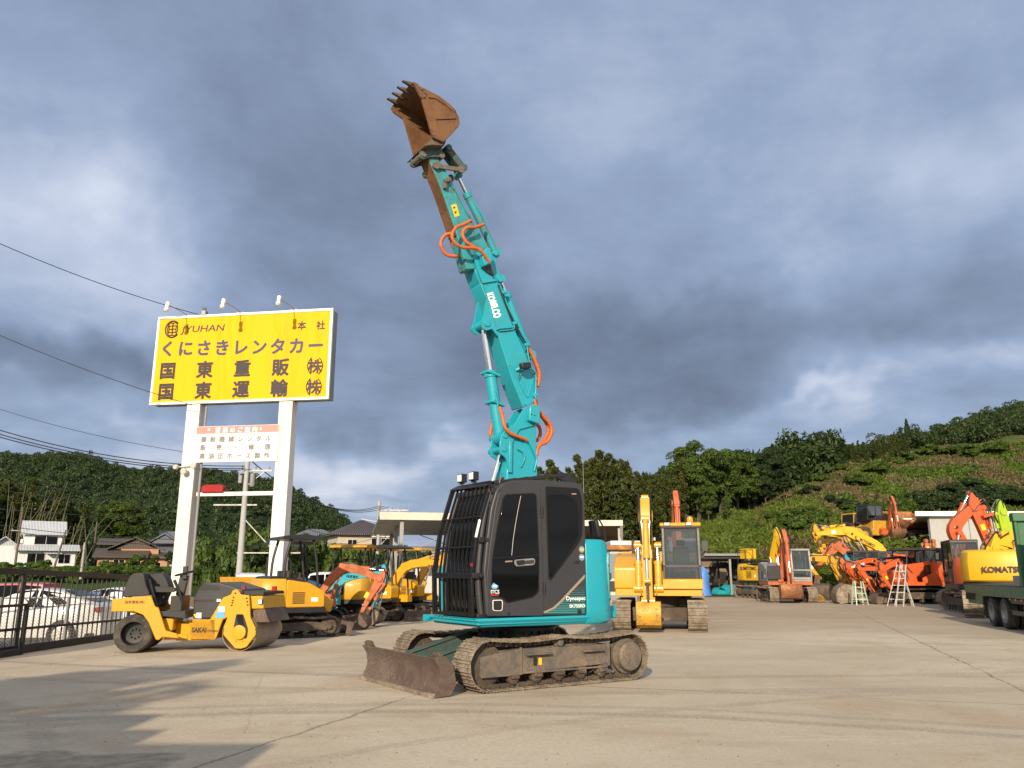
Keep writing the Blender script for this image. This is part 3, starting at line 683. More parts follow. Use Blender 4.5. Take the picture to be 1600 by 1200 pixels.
for i, (u, y, s, d) in enumerate([(1255, 72, 2.2, 0), (1240, 70, 1.6, 0), (1272, 74, 1.8, 0), (1300, 70, 1.4, 0), (1318, 88, 2.2, 1), (1275, 92, 1.5, 1), (1340, 84, 2.0, 0), (1365, 86, 2.3, 0), (1390, 84, 2.0, 1), (1415, 88, 2.4, 0), (1375, 82, 1.5, 0),
                                  (1455, 92, 2.4, 1), (1475, 90, 2.6, 1), (1495, 93, 2.8, 1), (1515, 91, 2.5, 1), (1540, 94, 3.0, 1), (1562, 91, 2.6, 1), (1585, 93, 2.9, 1), (1610, 92, 3, 1), (1640, 94, 3, 1), (1350, 100, 2.0, 0), (1385, 110, 2.2, 0), (1430, 116, 2.4, 0), (1480, 120, 2.3, 0), (1530, 119, 2.5, 0), (1580, 122, 2.4, 0),
                                  (1300, 104, 1.8, 0), (1325, 108, 1.6, 0), (1210, 76, 1.2, 0), (1180, 74, 1.0, 0), (1240, 87, 1.3, 1), (1405, 63.6, 1.1, 0), (1425, 63.4, 1.2, 0), (1440, 63.8, 1.0, 0), (1262, 63, 1.0, 0), (1275, 62.8, 1.2, 0)]):
    lab = ('dark leafy bush among the dead grass on the right slope' if d else 'bright green vine covered bush on the weedy bank')
    plant((BUD if d else BUS)[i % 2], on_slope(u, y) - Vector((0, 0, .1)), s, lab, 'dark bushes on the slope' if d else 'green bushes on the bank', sz=s * .75)
# heap of brown brush behind the lean-to
tag(MB().lathe([(3.6, -.8), (3.3, .2), (2.7, 1.0), (1.7, 1.6), (.6, 1.95), (.05, 2.0)], upt(1112, 67.5, 1.2), (0, 0, 1), 26).build('soil_heap', M['dirt']), kind='structure')

# left side: bamboo and trees near the houses
for i in range(30):
    u = -60 + i * 6.5 + rnd.uniform(-4, 4); y = 150 + rnd.uniform(-6, 14); z0 = zfield(-60, 128) + .2; v = 742 + max(0, u) * .32 + rnd.uniform(-14, 14)
    s = top_to_h(u, v, y, z0) / 12.6
    o = plant(BAM[k % 4], upt(u, y, z0), s, 'tall bamboo clump with bare pale stems behind the white house', 'bamboo behind the white house'); k += 1
for i in range(34):
    u = -8 + i * 4.2 + rnd.uniform(-3, 3); p = upt(u, 141, 2.6); ln = rnd.uniform(-1.5, 1.8) if i % 4 else rnd.uniform(1, 6); hgt = rnd.uniform(8, 15) * (1.0 if i < 23 else .65)
    o = MB().tube([(0, 0, 0), (ln * .4, 0, hgt * .55), (ln, .3, hgt)], [.06, .05, .025], 6).build('bare_bamboo', M['culm']); o.location = p
    tag(o, 'bare pale bamboo stem leaning at the edge of the thicket by the white house', 'bamboo', 'bare stems beside the white house')
for i, (u, v, y, m_, lab) in enumerate([(182, 782, 158, 0, 'round olive brown tree behind the tiled houses'), (160, 838, 140, 1, 'low olive shrub tree between the white and brown houses'), (198, 850, 138, 1, 'dull green tree standing left of the brown house roof'), (240, 868, 112, 0, 'small round tree in front of the brown house'),
                                        (262, 862, 116, 1, 'bushy tree beside the left sign post'), (215, 880, 108, 1, 'yellowish bush in front of the brown house wall')]):
    z0 = zfield(-40, y); s = top_to_h(u, v, y, z0) / 11.9; plant([BRO[1], DRK[1]][m_] if i != 5 else BUS[0], upt(u, y, z0), s if i != 5 else 1.6, lab, 'trees round the farm houses')
for i in range(34):
    u = 325 + i * 8.2 + rnd.uniform(-4, 4); y = 62 + rnd.uniform(-8, 10); z0 = zfield(-20, y) - .1
    v = 838 + 8 * math.sin(i * .9) + rnd.uniform(-5, 9) + (10 if u > 440 else 0) + (14 if u > 530 else 0)
    h_ = top_to_h(u, v, y, z0); plant((BUS + BUD)[i % 5], upt(u, y, z0), 1.6 + rnd.random() * .7, 'overgrown green hedge bush beyond the sign posts', 'hedge bushes beyond the sign', sz=max(.8, h_ / 1.05))
for i in range(20):
    u = -20 + i * 14 + rnd.uniform(-6, 6); y = 86 + rnd.uniform(-14, 14); z0 = zfield(-50, y) - .1
    plant((BUS + BUD)[i % 3], upt(u, y, z0), 1.4 + rnd.random(), 'low green garden bush in front of the farm houses', 'garden bushes by the houses', sz=1.0 + rnd.random() * .4)
# ------------------------------------------------------------------ machine helpers
class Plane:
    """local frame of a machine standing at O and facing heading hd (radians): x forward, y left, z up"""
    def __init__(s, O, hd):
        s.O = Vector(O); s.d = Vector((math.cos(hd), math.sin(hd), 0)); s.L = Vector((-math.sin(hd), math.cos(hd), 0)); s.hd = hd
    def y(s, u, v, y):            # point (x, z) of the machine's plane y = const seen at a pixel
        r = ray(u, v); p = EYEP + r * ((y - (EYEP - s.O).dot(s.L)) / r.dot(s.L)) - s.O
        return (p.dot(s.d), p.z)
    def x(s, u, v, x):
        r = ray(u, v); p = EYEP + r * ((x - (EYEP - s.O).dot(s.d)) / r.dot(s.d)) - s.O
        return (p.dot(s.L), p.z)
    def ys(s, pts, y, k=1.0, ox=0, oy=0): return [s.y(ox + a / k, oy + b / k, y) for a, b in pts]

def track_loop(xf, xr, r, sag=0.03, top=0.0):
    """closed outline of a crawler belt, evenly sampled: list of (x, z, tx, tz)"""
    pts = []
    n = 40
    for i in range(n): pts.append((xr + (xf - xr) * i / n, 0.0))
    for i in range(24): a = -math.pi / 2 + math.pi * i / 24; pts.append((xf + math.cos(a) * r, r + math.sin(a) * r))
    for i in range(n): t = i / n; pts.append((xf + (xr - xf) * t, 2 * r + top * math.sin(t * math.pi) - sag * abs(math.sin(t * math.pi * 2))))
    for i in range(24): a = math.pi / 2 + math.pi * i / 24; pts.append((xr + math.cos(a) * r, r + math.sin(a) * r))
    return pts
def along(pts, step):
    m = len(pts); seg = [math.dist(pts[i], pts[(i + 1) % m]) for i in range(m)]; tot = sum(seg); n = max(8, round(tot / step)); out = []
    i = 0; acc = 0
    for k in range(n):
        s = tot * k / n
        while acc + seg[i] < s: acc += seg[i]; i += 1
        t = (s - acc) / seg[i]; a, b = pts[i], pts[(i + 1) % m]
        L_ = math.dist(a, b); out.append((a[0] + (b[0] - a[0]) * t, a[1] + (b[1] - a[1]) * t, (b[0] - a[0]) / L_, (b[1] - a[1]) / L_))
    return out, tot / n
def make_track(root, y0, y1, xf, xr, r, matbelt, matframe, pitch=.14, bars=3, detail=True, rubber=False, rot=None, hubside=1, framew=None):
    """belt mesh 'track' with frame, sprocket, idler and rollers as its children"""
    mb = MB(); mb.M = rot
    pts = track_loop(xf, xr, r); sh, st = along(pts, pitch); w = y1 - y0; yc = (y0 + y1) / 2; th = r * .07
    for (x, z, tx, tz) in sh:
        m = Matrix(((tx, 0, -tz), (0, 1, 0), (tz, 0, tx)))       # local x along belt, z = inward normal
        c = Vector((x, yc, z)); up = Vector((-tz, 0, tx))
        mb.box(c + up * th * .9, (st * .93, w, th), m)
        for b in range(bars):
            o = (b - (bars - 1) / 2) * st * .32
            mb.box(c + m @ Vector((o, 0, th * .15)), (st * (.10 if bars > 1 else .22), w * .98, th * (.7 if bars > 1 else 1.6)), m)
        if detail and not rubber:
            for s_ in (-1, 1):
                mb.box(c + up * th * 2.6 + Vector((0, s_ * w * .17, 0)), (st * .72, w * .08, th * 2.4), m)
                mb.cyl(c + up * th * 2.6 + Vector((tx * st * .5, s_ * w * .17 - w * .06, tz * st * .5)), c + up * th * 2.6 + Vector((tx * st * .5, s_ * w * .17 + w * .06, tz * st * .5)), th * .8, n=8)
    if rubber:
        ins = [(x - (-tz) * -th * 2, z) for x, z, tx, tz in sh]
        rr = [[(x + -tz * k, yy, z + tx * k) for (k, yy) in ((th * .4, y0 + .01), (th * .4, y1 - .01), (th * 2.2, y1 - .01), (th * 2.2, y0 + .01))] for x, z, tx, tz in sh]
        rr.append(rr[0]); mb.loft(rr, caps=False)
    tr = mb.build('track', matbelt, root)
    fw = framew or w * .55; ya, yb = yc - fw / 2, yc + fw / 2
    f = MB(); f.M = rot
    f.prism(rounded([(xf - r * .2, r * .62), (xf - r * .2, r * 1.3), (xf - r * 1.6, r * 1.48), (xr + r * 1.0, r * 1.42), (xr + r * .3, r * 1.2), (xr + r * .3, r * .66)], .02, 2), ya, yb)
    f.build('track_frame', matframe, tr, bevel=.01)
    for nm, x, rad in (('idler_wheel', xf, r * .78), ('drive_sprocket', xr, r * .80)):
        q = MB(); q.M = rot; q.cyl((x, yc - w * .12, r), (x, yc + w * .12, r), rad, n=20)
        if nm == 'drive_sprocket':
            e = (y1 - .02) if hubside > 0 else (y0 + .02); q.lathe([(rad * .78, 0), (rad * .78, abs(e - yc) * .55), (rad * .62, abs(e - yc) * .6), (rad * .58, abs(e - yc) * .95), (rad * .5, abs(e - yc))], (x, yc, r), (0, hubside, 0), 20)
        else: q.cyl((x, yc - w * .3, r), (x, yc + w * .3, r), rad * .35, n=12)
        q.build(nm, matframe, tr, bevel=.006)
    nr = 5 if detail else 4
    for i in range(nr):
        x = xr + (xf - xr) * (i + .75) / (nr + .5)
        q = MB(); q.M = rot; q.lathe([(r * .16, -w * .32), (r * .24, -w * .3), (r * .24, -w * .12), (r * .17, -w * .1), (r * .17, w * .1), (r * .24, w * .12), (r * .24, w * .3), (r * .16, w * .32)], (x, yc, r * .38), (0, 1, 0), 14)
        q.build('track_roller', matframe, tr)
    return tr
def cylinder(root, p, q, rb, frac, matb, y=0.0, name='hydraulic_cylinder', rodmat=None):
    """barrel from p towards q, chrome rod the rest of the way (x, z points in the plane y)"""
    P, Q = Vector((p[0], y, p[1])), Vector((q[0], y, q[1])); mid = P.lerp(Q, frac); mb = MB()
    mb.cyl(P, mid, rb, n=14); mb.cyl(mid.lerp(P, .04 / max(.1, (mid - P).length) * 1.5), mid + (Q - P).normalized() * .03, rb * 1.18, n=14)
    mb.cyl(P + Vector((0, -rb * 1.3, 0)), P + Vector((0, rb * 1.3, 0)), rb * 1.15, n=12)
    o = mb.build(name, matb, root, ang=50)
    MB().cyl(Q + Vector((0, -rb * 1.0, 0)), Q + Vector((0, rb * 1.0, 0)), rb * .9, n=12).build('rod_end', matb, o)
    r_ = MB().cyl(mid, Q, rb * .52, n=12)
    r_.build('piston_rod', rodmat or M['chrome'], o, ang=50); return o
def limb(pts, ths, n=5):
    """outline of a bent beam: centre points with thickness at each"""
    P = smooth([(p[0], p[1], t) for p, t in zip(pts, ths)], n); up = []; dn = []
    for i, p in enumerate(P):
        t = (P[min(i + 1, len(P) - 1)] - P[max(i - 1, 0)]); t.z = 0; t.normalize(); nn = Vector((-t.y, t.x)); c = Vector((p.x, p.y))
        up.append(tuple(c + nn * p.z / 2)); dn.append(tuple(c - nn * p.z / 2))
    return up + dn[::-1]
def pin(root, p, r, y0, y1, material):
    return MB().cyl((p[0], y0, p[1]), (p[0], y1, p[1]), r, n=14).build('pin', material, root, bevel=.004)

# ================================================================== the teal excavator
def main_excavator():
    PHI = R(33); O = Vector((.0989, 12.6514, 0)); P = Plane(O, math.pi + PHI)
    ex = thing('excavator', 'large teal excavator with grey cab raising its boom and rusty bucket high', 'excavator', O, math.pi + PHI)
    T = M['teal']
    # ---- crawler
    for s in (1, -1):
        y0, y1 = (.71, 1.16) if s > 0 else (-1.16, -.71)
        xf, xr, r = 1.19, -1.2, .335
        mb = MB(); loop = track_loop(xf, xr, r, .035, .0); sh, st = along(loop, .152); yc = (y0 + y1) / 2
        links = MB()
        for (x, z, tx, tz) in sh:
            m = Matrix(((tx, 0, -tz), (0, 1, 0), (tz, 0, tx))); c = Vector((x, yc, z)); up = Vector((-tz, 0, tx))
            mb.box(c + up * .022, (st * .9, .45, .016), m)
            for k, h_ in ((-.36, .024), (0.02, .018), (.36, .024)):
                mb.box(c + m @ Vector((k * st, 0, .022 - h_ * .6)), (st * .10, .45, h_), m)
            mb.box(c + m @ Vector((st * .47, 0, .032)), (st * .12, .44, .014), m)
            for q in (-1, 1):
                for e in (-1, 1): mb.cyl(c + m @ Vector((st * .18 * e, q * .10, .012)), c + m @ Vector((st * .18 * e, q * .10, -.004)), .011, n=6)
                links.box(c + m @ Vector((-.01, q * .075, .062)), (st * .78, .028, .06), m)
                a = c + m @ Vector((st * .5, q * .06, .066)); b = c + m @ Vector((st * .5, q * .115, .066)); links.cyl(a, b, .026, n=10)
                a = c + m @ Vector((-.0, q * .06, .05)); b = c + m @ Vector((0, q * .105, .05)); links.cyl(a, b, .018, n=8)
        tr = mb.build('track', M['mud'], ex, bevel=.003, seg=1)
        links.build('chain_links', M['muddark'], tr)
        f = MB()
        ya, yb = (.80, 1.075) if s > 0 else (-1.07, -.80)
        f.prism([(1.30, .20), (1.30, .44), (.72, .52), (-.86, .52), (-.86, .245), (.72, .205)], ya, yb)
        f.prism([(1.05, .50), (-.7, .56), (-.7, .50), (1.05, .44)], ya + .03, yb - .06)
        fr = f.build('track_frame', M['mudgrey'], tr, bevel=.012)
        d = MB(); yo = 1.076 if s > 0 else -1.076
        def sp(a, b): d.span((a[0], yo - .004 * s, a[1]), (b[0], yo + .016 * s, b[1]))
        sp((.66, .19), (.70, .54)); sp((-.86, .22), (-.80, .53)); sp((1.3, .185), (.70, .215)); sp((.66, .20), (-.8, .225))
        d.span((.62, yo, .455), (.20, yo + .075 * s, .435)); d.span((.62, yo, .435), (.20, yo + .012 * s, .40)); d.span((-.35, yo, .455), (-.72, yo + .075 * s, .435)); d.span((-.35, yo, .435), (-.72, yo + .012 * s, .40))
        d.build('frame_rib', M['mudgrey'], tr, bevel=.005)
        h_ = MB().prism(rounded([(.47, .29), (.47, .40), (.41, .40), (.41, .29)], .025, 3), yo - .002 * s, yo + .004 * s); h_.build('frame_hole', M['black'], tr)
        if s > 0: MB().span((.385, yo - .001, .30), (.335, yo + .004, .39)).build('warning_sticker', M['decalyellow'], tr)
        ye = y1 - .02 if s > 0 else y0 + .02; ax = (0, s, 0)
        q = MB().lathe([(.265, -.04), (.265, .04)], (xr, yc, r), ax, 32); q.lathe([(.24, .03), (.25, .07), (.25, .12), (.205, .125), (.205, .21), (.185, .235), (.10, .24)], (xr, yc, r), ax, 32)
        for k in range(21): a = k * 2 * math.pi / 21; q.box((xr + math.cos(a) * .275, yc, r + math.sin(a) * .275), (.05, .05, .035), Matrix.Rotation(-a, 3, 'Y'))
        for k in range(16): a = k * 2 * math.pi / 16; q.cyl((xr + math.cos(a) * .228, yc + s * .11, r + math.sin(a) * .228), (xr + math.cos(a) * .228, yc + s * .135, r + math.sin(a) * .228), .013, n=6)
        q.build('drive_sprocket', M['mudgrey'], tr, bevel=.006)
        q = MB().lathe([(.20, -.09), (.265, -.07), (.265, .07), (.20, .09), (.08, .12)], (xf, yc, r), ax, 28)
        for k in range(8): a = k * math.pi / 4; q.beam((xf + math.cos(a) * .08, yc + s * .09, r + math.sin(a) * .08), (xf + math.cos(a) * .25, yc + s * .08, r + math.sin(a) * .25), .02, .03, (0, 1, 0))
        q.build('idler_wheel', M['muddark'], tr)
        for i in range(5):
            x = -.72 + i * .375
            q = MB().lathe([(.05, -.17), (.085, -.15), (.085, -.05), (.06, -.045), (.06, .045), (.085, .05), (.085, .13), (.045, .15)], (x, yc, .155), ax, 16)
            q.box((x, yc + s * .155, .175), (.13, .05, .05)); q.build('track_roller', M['muddark'], tr, bevel=.004)
        q = MB().lathe([(.045, -.10), (.07, -.09), (.07, .10), (.05, .12), (.05, .16), (.03, .17)], (.02, yc, .575), ax, 16); q.box((.02, yc - s * .06, .54), (.06, .1, .06)); q.build('carrier_roller', M['mudgrey'], tr)
    mb = MB(); mb.prism([(.75, .80), (.55, .9), (-.55, .9), (-.75, .80), (-.75, -.80), (-.55, -.9), (.55, -.9), (.75, -.80)], .3, .58, 'xy'); mb.cyl((0, 0, .55), (0, 0, .66), .62, n=32)
    mb.build('undercarriage', M['muddark'], ex, bevel=.02)
    mb = MB().lathe([(.56, .0), (.56, .09), (.50, .10), (.50, .2)], (0, 0, .655), (0, 0, 1), 40)
    for k in range(28): a = k * 2 * math.pi / 28; mb.cyl((math.cos(a) * .59, math.sin(a) * .59, .66), (math.cos(a) * .59, math.sin(a) * .59, .70), .018, n=6)
    mb.build('swing_bearing', M['black'], ex)
    # ---- blade
    sec = [(2.03, .0), (1.955, .12), (1.925, .24), (1.945, .36), (2.02, .475), (1.985, .48), (1.90, .36), (1.875, .24), (1.90, .10), (1.985, -.0)]
    bl = MB().prism(sec, -1.15, 1.15, 'xz').build('dozer_blade', M['blade'], ex, bevel=.006)
    for y in (-1.15, 1.13):
        q = MB().prism(rounded([(2.03, .0), (1.955, .14), (1.925, .24), (1.945, .36), (2.02, .48), (1.85, .49), (1.74, .36), (1.70, .14), (1.78, .02)], .03, 3), y, y + .024); q.build('end_plate', M['blade'], bl, bevel=.004)
    MB().span((2.045, -1.15, 0), (2.0, 1.15, .055)).build('cutting_edge', M['mud'], bl, bevel=.004)
    for y in (-1.08, 1.08):
        MB().prism(rounded([(1.98, .47), (2.0, .53), (1.955, .55), (1.90, .54), (1.87, .47)], .02, 3) , y - .05, y + .05).build('lifting_eye', M['muddark'], bl, bevel=.004)
    for y in (-.42, .34):
        q = MB(); q.beam((.62, y, .60), (1.92, y, .26), .17, .14, w2=.15, h2=.12); q.beam((.62, y, .665), (1.62, y, .41), .21, .012); q.build('blade_arm', M['tealold'], bl, bevel=.012)
    cylinder(bl, (.62, .44), (1.88, .30), .06, .55, M['tealold'], y=-.05, name='blade_cylinder')
    MB().tube(smooth([(.7, .05, .5), (1.0, .12, .44), (1.3, .14, .36), (1.6, .1, .3)], 5), .018, 8).build('blade_hose', M['hoseblack'], bl)
    # ---- platform, side and rear bodywork
    pl = MB()
    pl.prism(rounded([(1.36, 1.10), (1.36, -.20), (1.08, -.52), (.84, -1.0), (-.42, -1.10), (-.42, 1.10)], .04, 3), .845, .925, 'xy')
    pf = [(1.36, 1.115), (1.30, -.13)]
    pl.loft([[(1.375, 1.115, .93), (1.395, 1.10, .90), (1.29, 1.06, .815), (1.2, .95, .815), (1.2, .95, .93)], [(1.355, -.28, .93), (1.375, -.28, .90), (1.27, -.28, .815), (1.2, -.28, .815), (1.2, -.28, .93)]])
    pl.loft([[(1.375, 1.115, .93), (1.395, 1.125, .90), (1.29, 1.06, .815), (1.2, .9, .815), (1.2, .9, .93)], [(-.46, 1.115, .93), (-.46, 1.13, .90), (-.46, 1.06, .805), (-.46, .9, .805), (-.46, .9, .93)]])
    pl.build('platform', T, ex, bevel=.008)
    mb = MB()
    for i in range(11): y = 1.0 - i * .11; mb.span((1.372, y, .926), (1.40, y + .06, .934))
    mb.prism([(1.32, .83), (1.43, .84), (1.43, .93), (1.32, .93)], -.36, -.28); mb.cyl((1.38, -.375, .885), (1.38, -.265, .885), .03, n=10)
    mb.build('front_edge', T, ex, bevel=.003)
    out = [(-.445, 1.115), (-.74, 1.12), (-.88, 1.08), (-.98, .98), (-1.08, .72), (-1.15, .40), (-1.17, 0)]
    outl = out + [(x, -y) for x, y in out[::-1][1:]]
    def cwring(z, k, f=0): return [(x * 1 + (f if x < -.5 else 0), y * k, z) for x, y in outl]
    cw = MB().loft([cwring(.80, .965, .06), cwring(.84, .995), cwring(1.0, 1.0), cwring(1.92, .985, .02), cwring(1.975, .965, .04), cwring(2.0, .93, .07)]).build('counterweight', T, ex, bevel=.008, ang=50)
    # oval hatch in the flank of the counterweight, a real raised panel along the curve
    hr = []; arc = [(-.80, 1.108), (-.88, 1.08), (-.98, .98), (-1.04, .83)]
    for z, w in ((1.12, .05), (1.15, .30), (1.24, .45), (1.55, .48), (1.72, .44), (1.80, .28), (1.83, .05)):
        pp = [Vector((*lerp_table([(0, arc[0]), (.3, arc[1]), (.65, arc[2]), (1, arc[3])], .5 + w * s), z)) for s in (-.5, 0, .5, .9)]
        hr.append([p + Vector((-.7, .7, 0)) * .012 for p in pp] + [p - Vector((-.7, .7, 0)) * .03 for p in pp[::-1]])
    hp = MB().loft(hr).build('engine_hatch', M['tealworn'], cw, bevel=.012)
    MB().box((-.955, 1.02, 1.465), (.04, .09, .10), -.75).build('hatch_latch', M['black'], cw, bevel=.008)
    MB().span((-1.12, .38, .845), (-1.32, .72, 1.03)).build('tail_lamp_guard', T, cw, bevel=.02)
    rb = MB().prism(rounded([(.80, .93), (.79, 1.60), (.68, 1.74), (.35, 1.80), (-.44, 1.82), (-.44, .93)], .08, 4), -1.05, -.50); rb.build('right_side_body', T, ex, bevel=.02, seg=3)
    MB().span((-.44, -1.05, 1.75), (-1.0, .1, 2.03)).build('engine_hood', T, ex, bevel=.05, seg=3)
    MB().prism(rounded([(1.0, .93), (.92, 2.15), (.62, 2.5), (-.35, 2.6), (-.42, 2.1), (-.42, .93)], .08), -.49, -.43).build('boom_bracket', T, ex, bevel=.01)
    # ---- cab
    ks, kx, ky = 4.617, 680, 740
    def S(pts, y): return P.ys(pts, y, ks, kx, ky)
    side = rounded(S([(372, 1030), (352, 700), (372, 500), (402, 260), (440, 120), (490, 68), (570, 47), (750, 45), (1020, 63), (1062, 88), (1080, 150), (1086, 480), (1094, 1025)], 1.10), .05, 3)
    CB = M['cab']
    cabw = MB().prism(side, 1.02, 1.10).build('cab', CB, ex, bevel=.022, seg=3)
    roof = rounded(S([(402, 200), (440, 120), (490, 68), (570, 47), (750, 45), (1020, 63), (1062, 88), (1080, 190), (1040, 190), (1000, 120), (570, 105), (500, 130), (450, 220)], 1.10), .03, 2)
    MB().prism(roof, .06, 1.03).build('cab_roof', CB, cabw, bevel=.02, seg=3)
    rw = S([(1040, 190), (1079, 190), (1090, 1025), (1050, 1025)], 1.10); MB().prism(rw, .06, 1.03).build('cab_rear_wall', CB, cabw, bevel=.01)
    x0 = side[0][0]
    MB().span((1.33, .06, .93), (-.42, 1.03, .985)).build('cab_floor', M['black'], cabw, bevel=.01)
    # right wall: low panel, posts and glass
    q = MB().prism([(1.30, .98), (1.33, 1.2), (-.40, 1.2), (-.40, .98)], .06, .11); q.beam((1.32, .085, 1.4), (1.03, .085, 2.62), .06, .06); q.beam((.3, .085, 1.4), (.3, .085, 2.66), .06, .06); q.build('cab_right_wall', CB, cabw, bevel=.01)
    MB().prism([(1.30, 1.2), (1.26, 1.6), (1.0, 2.6), (-.36, 2.65), (-.36, 1.2)], .082, .088).build('right_window', M['glassclear'], cabw)
    # front frame with windscreen
    fl = S([(352, 1030), (328, 760), (345, 500), (378, 270), (420, 120)], 1.06)
    q = MB()
    for y in (.085, .985): q.tube([(x, y, z) for x, z in smooth([(a, b, 0) for a, b in fl], 4) for x, z in [(x, z)]] if False else [(p.x, y, p.y) for p in smooth([(a, b, 0) for a, b in fl], 4)], .045, 10)
    q.beam((fl[-1][0], .085, fl[-1][1]), (fl[-1][0], .985, fl[-1][1]), .08, .07); q.beam((fl[0][0], .085, fl[0][1]), (fl[0][0], .985, fl[0][1]), .07, .07)
    q.build('front_pillar', CB, cabw)
    gp = [(p.x + .01, p.y) for p in smooth([(a, b, 0) for a, b in fl], 4)]
    MB().prism(gp + [(x - .008, z) for x, z in gp[::-1]], .11, .96).build('windscreen', M['glassclear'], cabw)
    # seat and console behind the glass
    q = MB(); q.box((.35, .55, 1.35), (.5, .5, .16)); q.box((.05, .55, 1.75), (.14, .48, .7), Matrix.Rotation(.12, 3, 'Y')); q.box((.02, .55, 2.2), (.1, .26, .2)); q.box((.3, .2, 1.45), (.6, .14, .2)); q.box((.3, .92, 1.45), (.6, .12, .2)); q.box((.35, .55, 1.12), (.4, .4, .3))
    for y in (.25, .87): q.tube([(.62, y, 1.5), (.66, y, 1.72)], .02, 8); q.box((.665, y, 1.76), (.05, .05, .09))
    q.build('operator_seat', M['seatblack'], cabw, bevel=.02)
    # door leaf, handle, glass
    dr = rounded(S([(377, 1028), (372, 760), (395, 520), (437, 230), (462, 130), (510, 92), (745, 84), (760, 100), (784, 1026)], 1.112), [.02, .05, .1, .1, .08, .08, .02, .02, .02], 4)
    door = MB().prism(dr, 1.10, 1.113).build('door', CB, cabw, bevel=.005)
    yg = 1.116
    def panel(nm, pts, y, d, material, r=.03, par=None, bev=.003):
        return MB().prism(rounded(S(pts, y), r, 4), y - .002, y + d).build(nm, material, par or cabw, bevel=bev)
    panel('window_seal', [(408, 605), (440, 400), (484, 180), (505, 148), (715, 140), (730, 155), (749, 585), (749, 850), (742, 860), (705, 895), (515, 937), (488, 903), (400, 885)], 1.113, .006, M['guard'], [.01, .3, .06, .04, .04, .03, .02, .1, .06, .06, .06, .03, .01], door)
    panel('upper_window', [(420, 600), (450, 400), (492, 190), (512, 158), (708, 150), (722, 165), (741, 578)], 1.116, .008, M['glassdark'], [.01, .3, .06, .04, .04, .03, .02], door)
    panel('lower_window', [(414, 616), (741, 594), (741, 845), (700, 885), (520, 925), (494, 892), (408, 874)], 1.116, .008, M['glassdark'], [.01, .01, .1, .06, .06, .03, .01], door)
    q = panel('handle_recess', [(572, 622), (708, 610), (720, 622), (718, 650), (706, 660), (585, 670), (570, 650)], 1.124, .008, M['greypaint'], .02, door)
    panel('handle', [(582, 628), (640, 622), (640, 654), (590, 660)], 1.130, .02, M['black'], .015, door); panel('handle_bar', [(645, 628), (712, 622), (710, 646), (645, 652)], 1.130, .012, M['cab'], .01, door)
    panel('latch', [(505, 630), (555, 627), (555, 637), (505, 641)], 1.124, .01, M['decaltan'], .004, door)
    panel('step_recess', [(414, 912), (478, 910), (488, 925), (484, 985), (470, 992), (422, 990), (414, 980)], 1.113, .006, M['decalwhite'], .015, door); panel('lock_box', [(419, 917), (476, 915), (482, 927), (479, 980), (468, 987), (425, 985), (419, 977)], 1.118, .006, M['black'], .012, door)
    z = S([(530, 1010)], 1.11)[0]; MB().cyl((z[0], 1.11, z[1]), (z[0], 1.12, z[1]), .022, n=14).build('plug', M['black'], door)
    q = MB()
    for cx, cy in ((771, 270), (788, 830)):
        a = S([(cx, cy - 45)], 1.12)[0]; b = S([(cx, cy + 45)], 1.12)[0]; q.cyl((a[0], 1.115, a[1]), (b[0], 1.115, b[1]), .016, n=10); q.box(((a[0] + b[0]) / 2, 1.11, (a[1] + b[1]) / 2), (.05, .02, .1))
    q.build('hinge', M['black'], door)
    # thin pale curved line on the door glass
    w_ = [(p[0], 1.127, p[1]) for p in S([(618, 160), (600, 250), (580, 360), (562, 480), (552, 590)], 1.127)]; MB().tube(w_, .0035, 6).build('glass_line', M['alu'], door)
    # rear quarter: window, stickers, stripes
    panel('rear_window_seal', [(793, 92), (1020, 104), (1042, 122), (1060, 200), (1060, 445), (1036, 500), (835, 770), (822, 765), (815, 740)], 1.10, .007, M['guard'], [.02, .08, .1, .2, .1, .06, .03, .02, .02])
    panel('rear_window', [(812, 152), (930, 152), (985, 172), (1018, 210), (1028, 260), (1030, 450), (1010, 495), (832, 752), (824, 740)], 1.105, .008, M['glassdark'], [.03, .1, .1, .1, .1, .1, .05, .02, .02])
    tri = MB().prism(S([(1082, 742), (1082, 1012), (790, 1018), (700, 1015), (800, 1000), (870, 970), (940, 905)], 1.103), 1.099, 1.1035)
    tri.build('decal_panel', M['cab'], cabw)
    st_ = MB()
    for i in range(12):
        yb = 1008 - i * 16.5; t_ = .0
        xl = lerp_table([(800, 1012), (860, 940), (905, 905), (955, 850), (985, 800), (1008, 740)], yb) if False else lerp_table([(740, 1040), (800, 1010), (850, 985), (905, 935), (955, 890), (990, 830), (1012, 700)], yb)
        hgt = max(1.5, 10.5 - i * .8); st_.prism(S([(xl, yb), (1078, yb - 2), (1078, yb - 2 - hgt), (xl + 10, yb - hgt)], 1.105), 1.101, 1.1055)
    st_.build('teal_stripes', M['decalteal'], cabw)
    sw = S([(596, 1014), (700, 1008), (790, 993), (850, 965), (900, 920), (1078, 728), (1079, 752), (912, 930), (862, 975), (800, 1003), (700, 1017)], 1.106); MB().prism(sw, 1.101, 1.107).build('tan_stripe', M['decaltan'], cabw)
    def wr(body, cx, cy, cx2, size_px, material, y=1.108, bold=.0012, par=cabw, nm='lettering'):
        a = S([(cx, cy)], y)[0]; b = S([(cx2, cy - 3)], y)[0]; wd = a[0] - b[0]; sz = size_px / ks / 108
        # world x decreases to the viewer's right: text runs along -x
        return text(par, body, sz, frame((a[0], y, a[1]), (-1, 0, 0), (0, 0, 1)), material, nm, .0015, (wd,), bold)
    wr('Dynaspec', 944, 914, 1082, 38, M['decalwhite']); wr('SK75SRD', 968, 967, 1082, 30, M['decalwhite'])
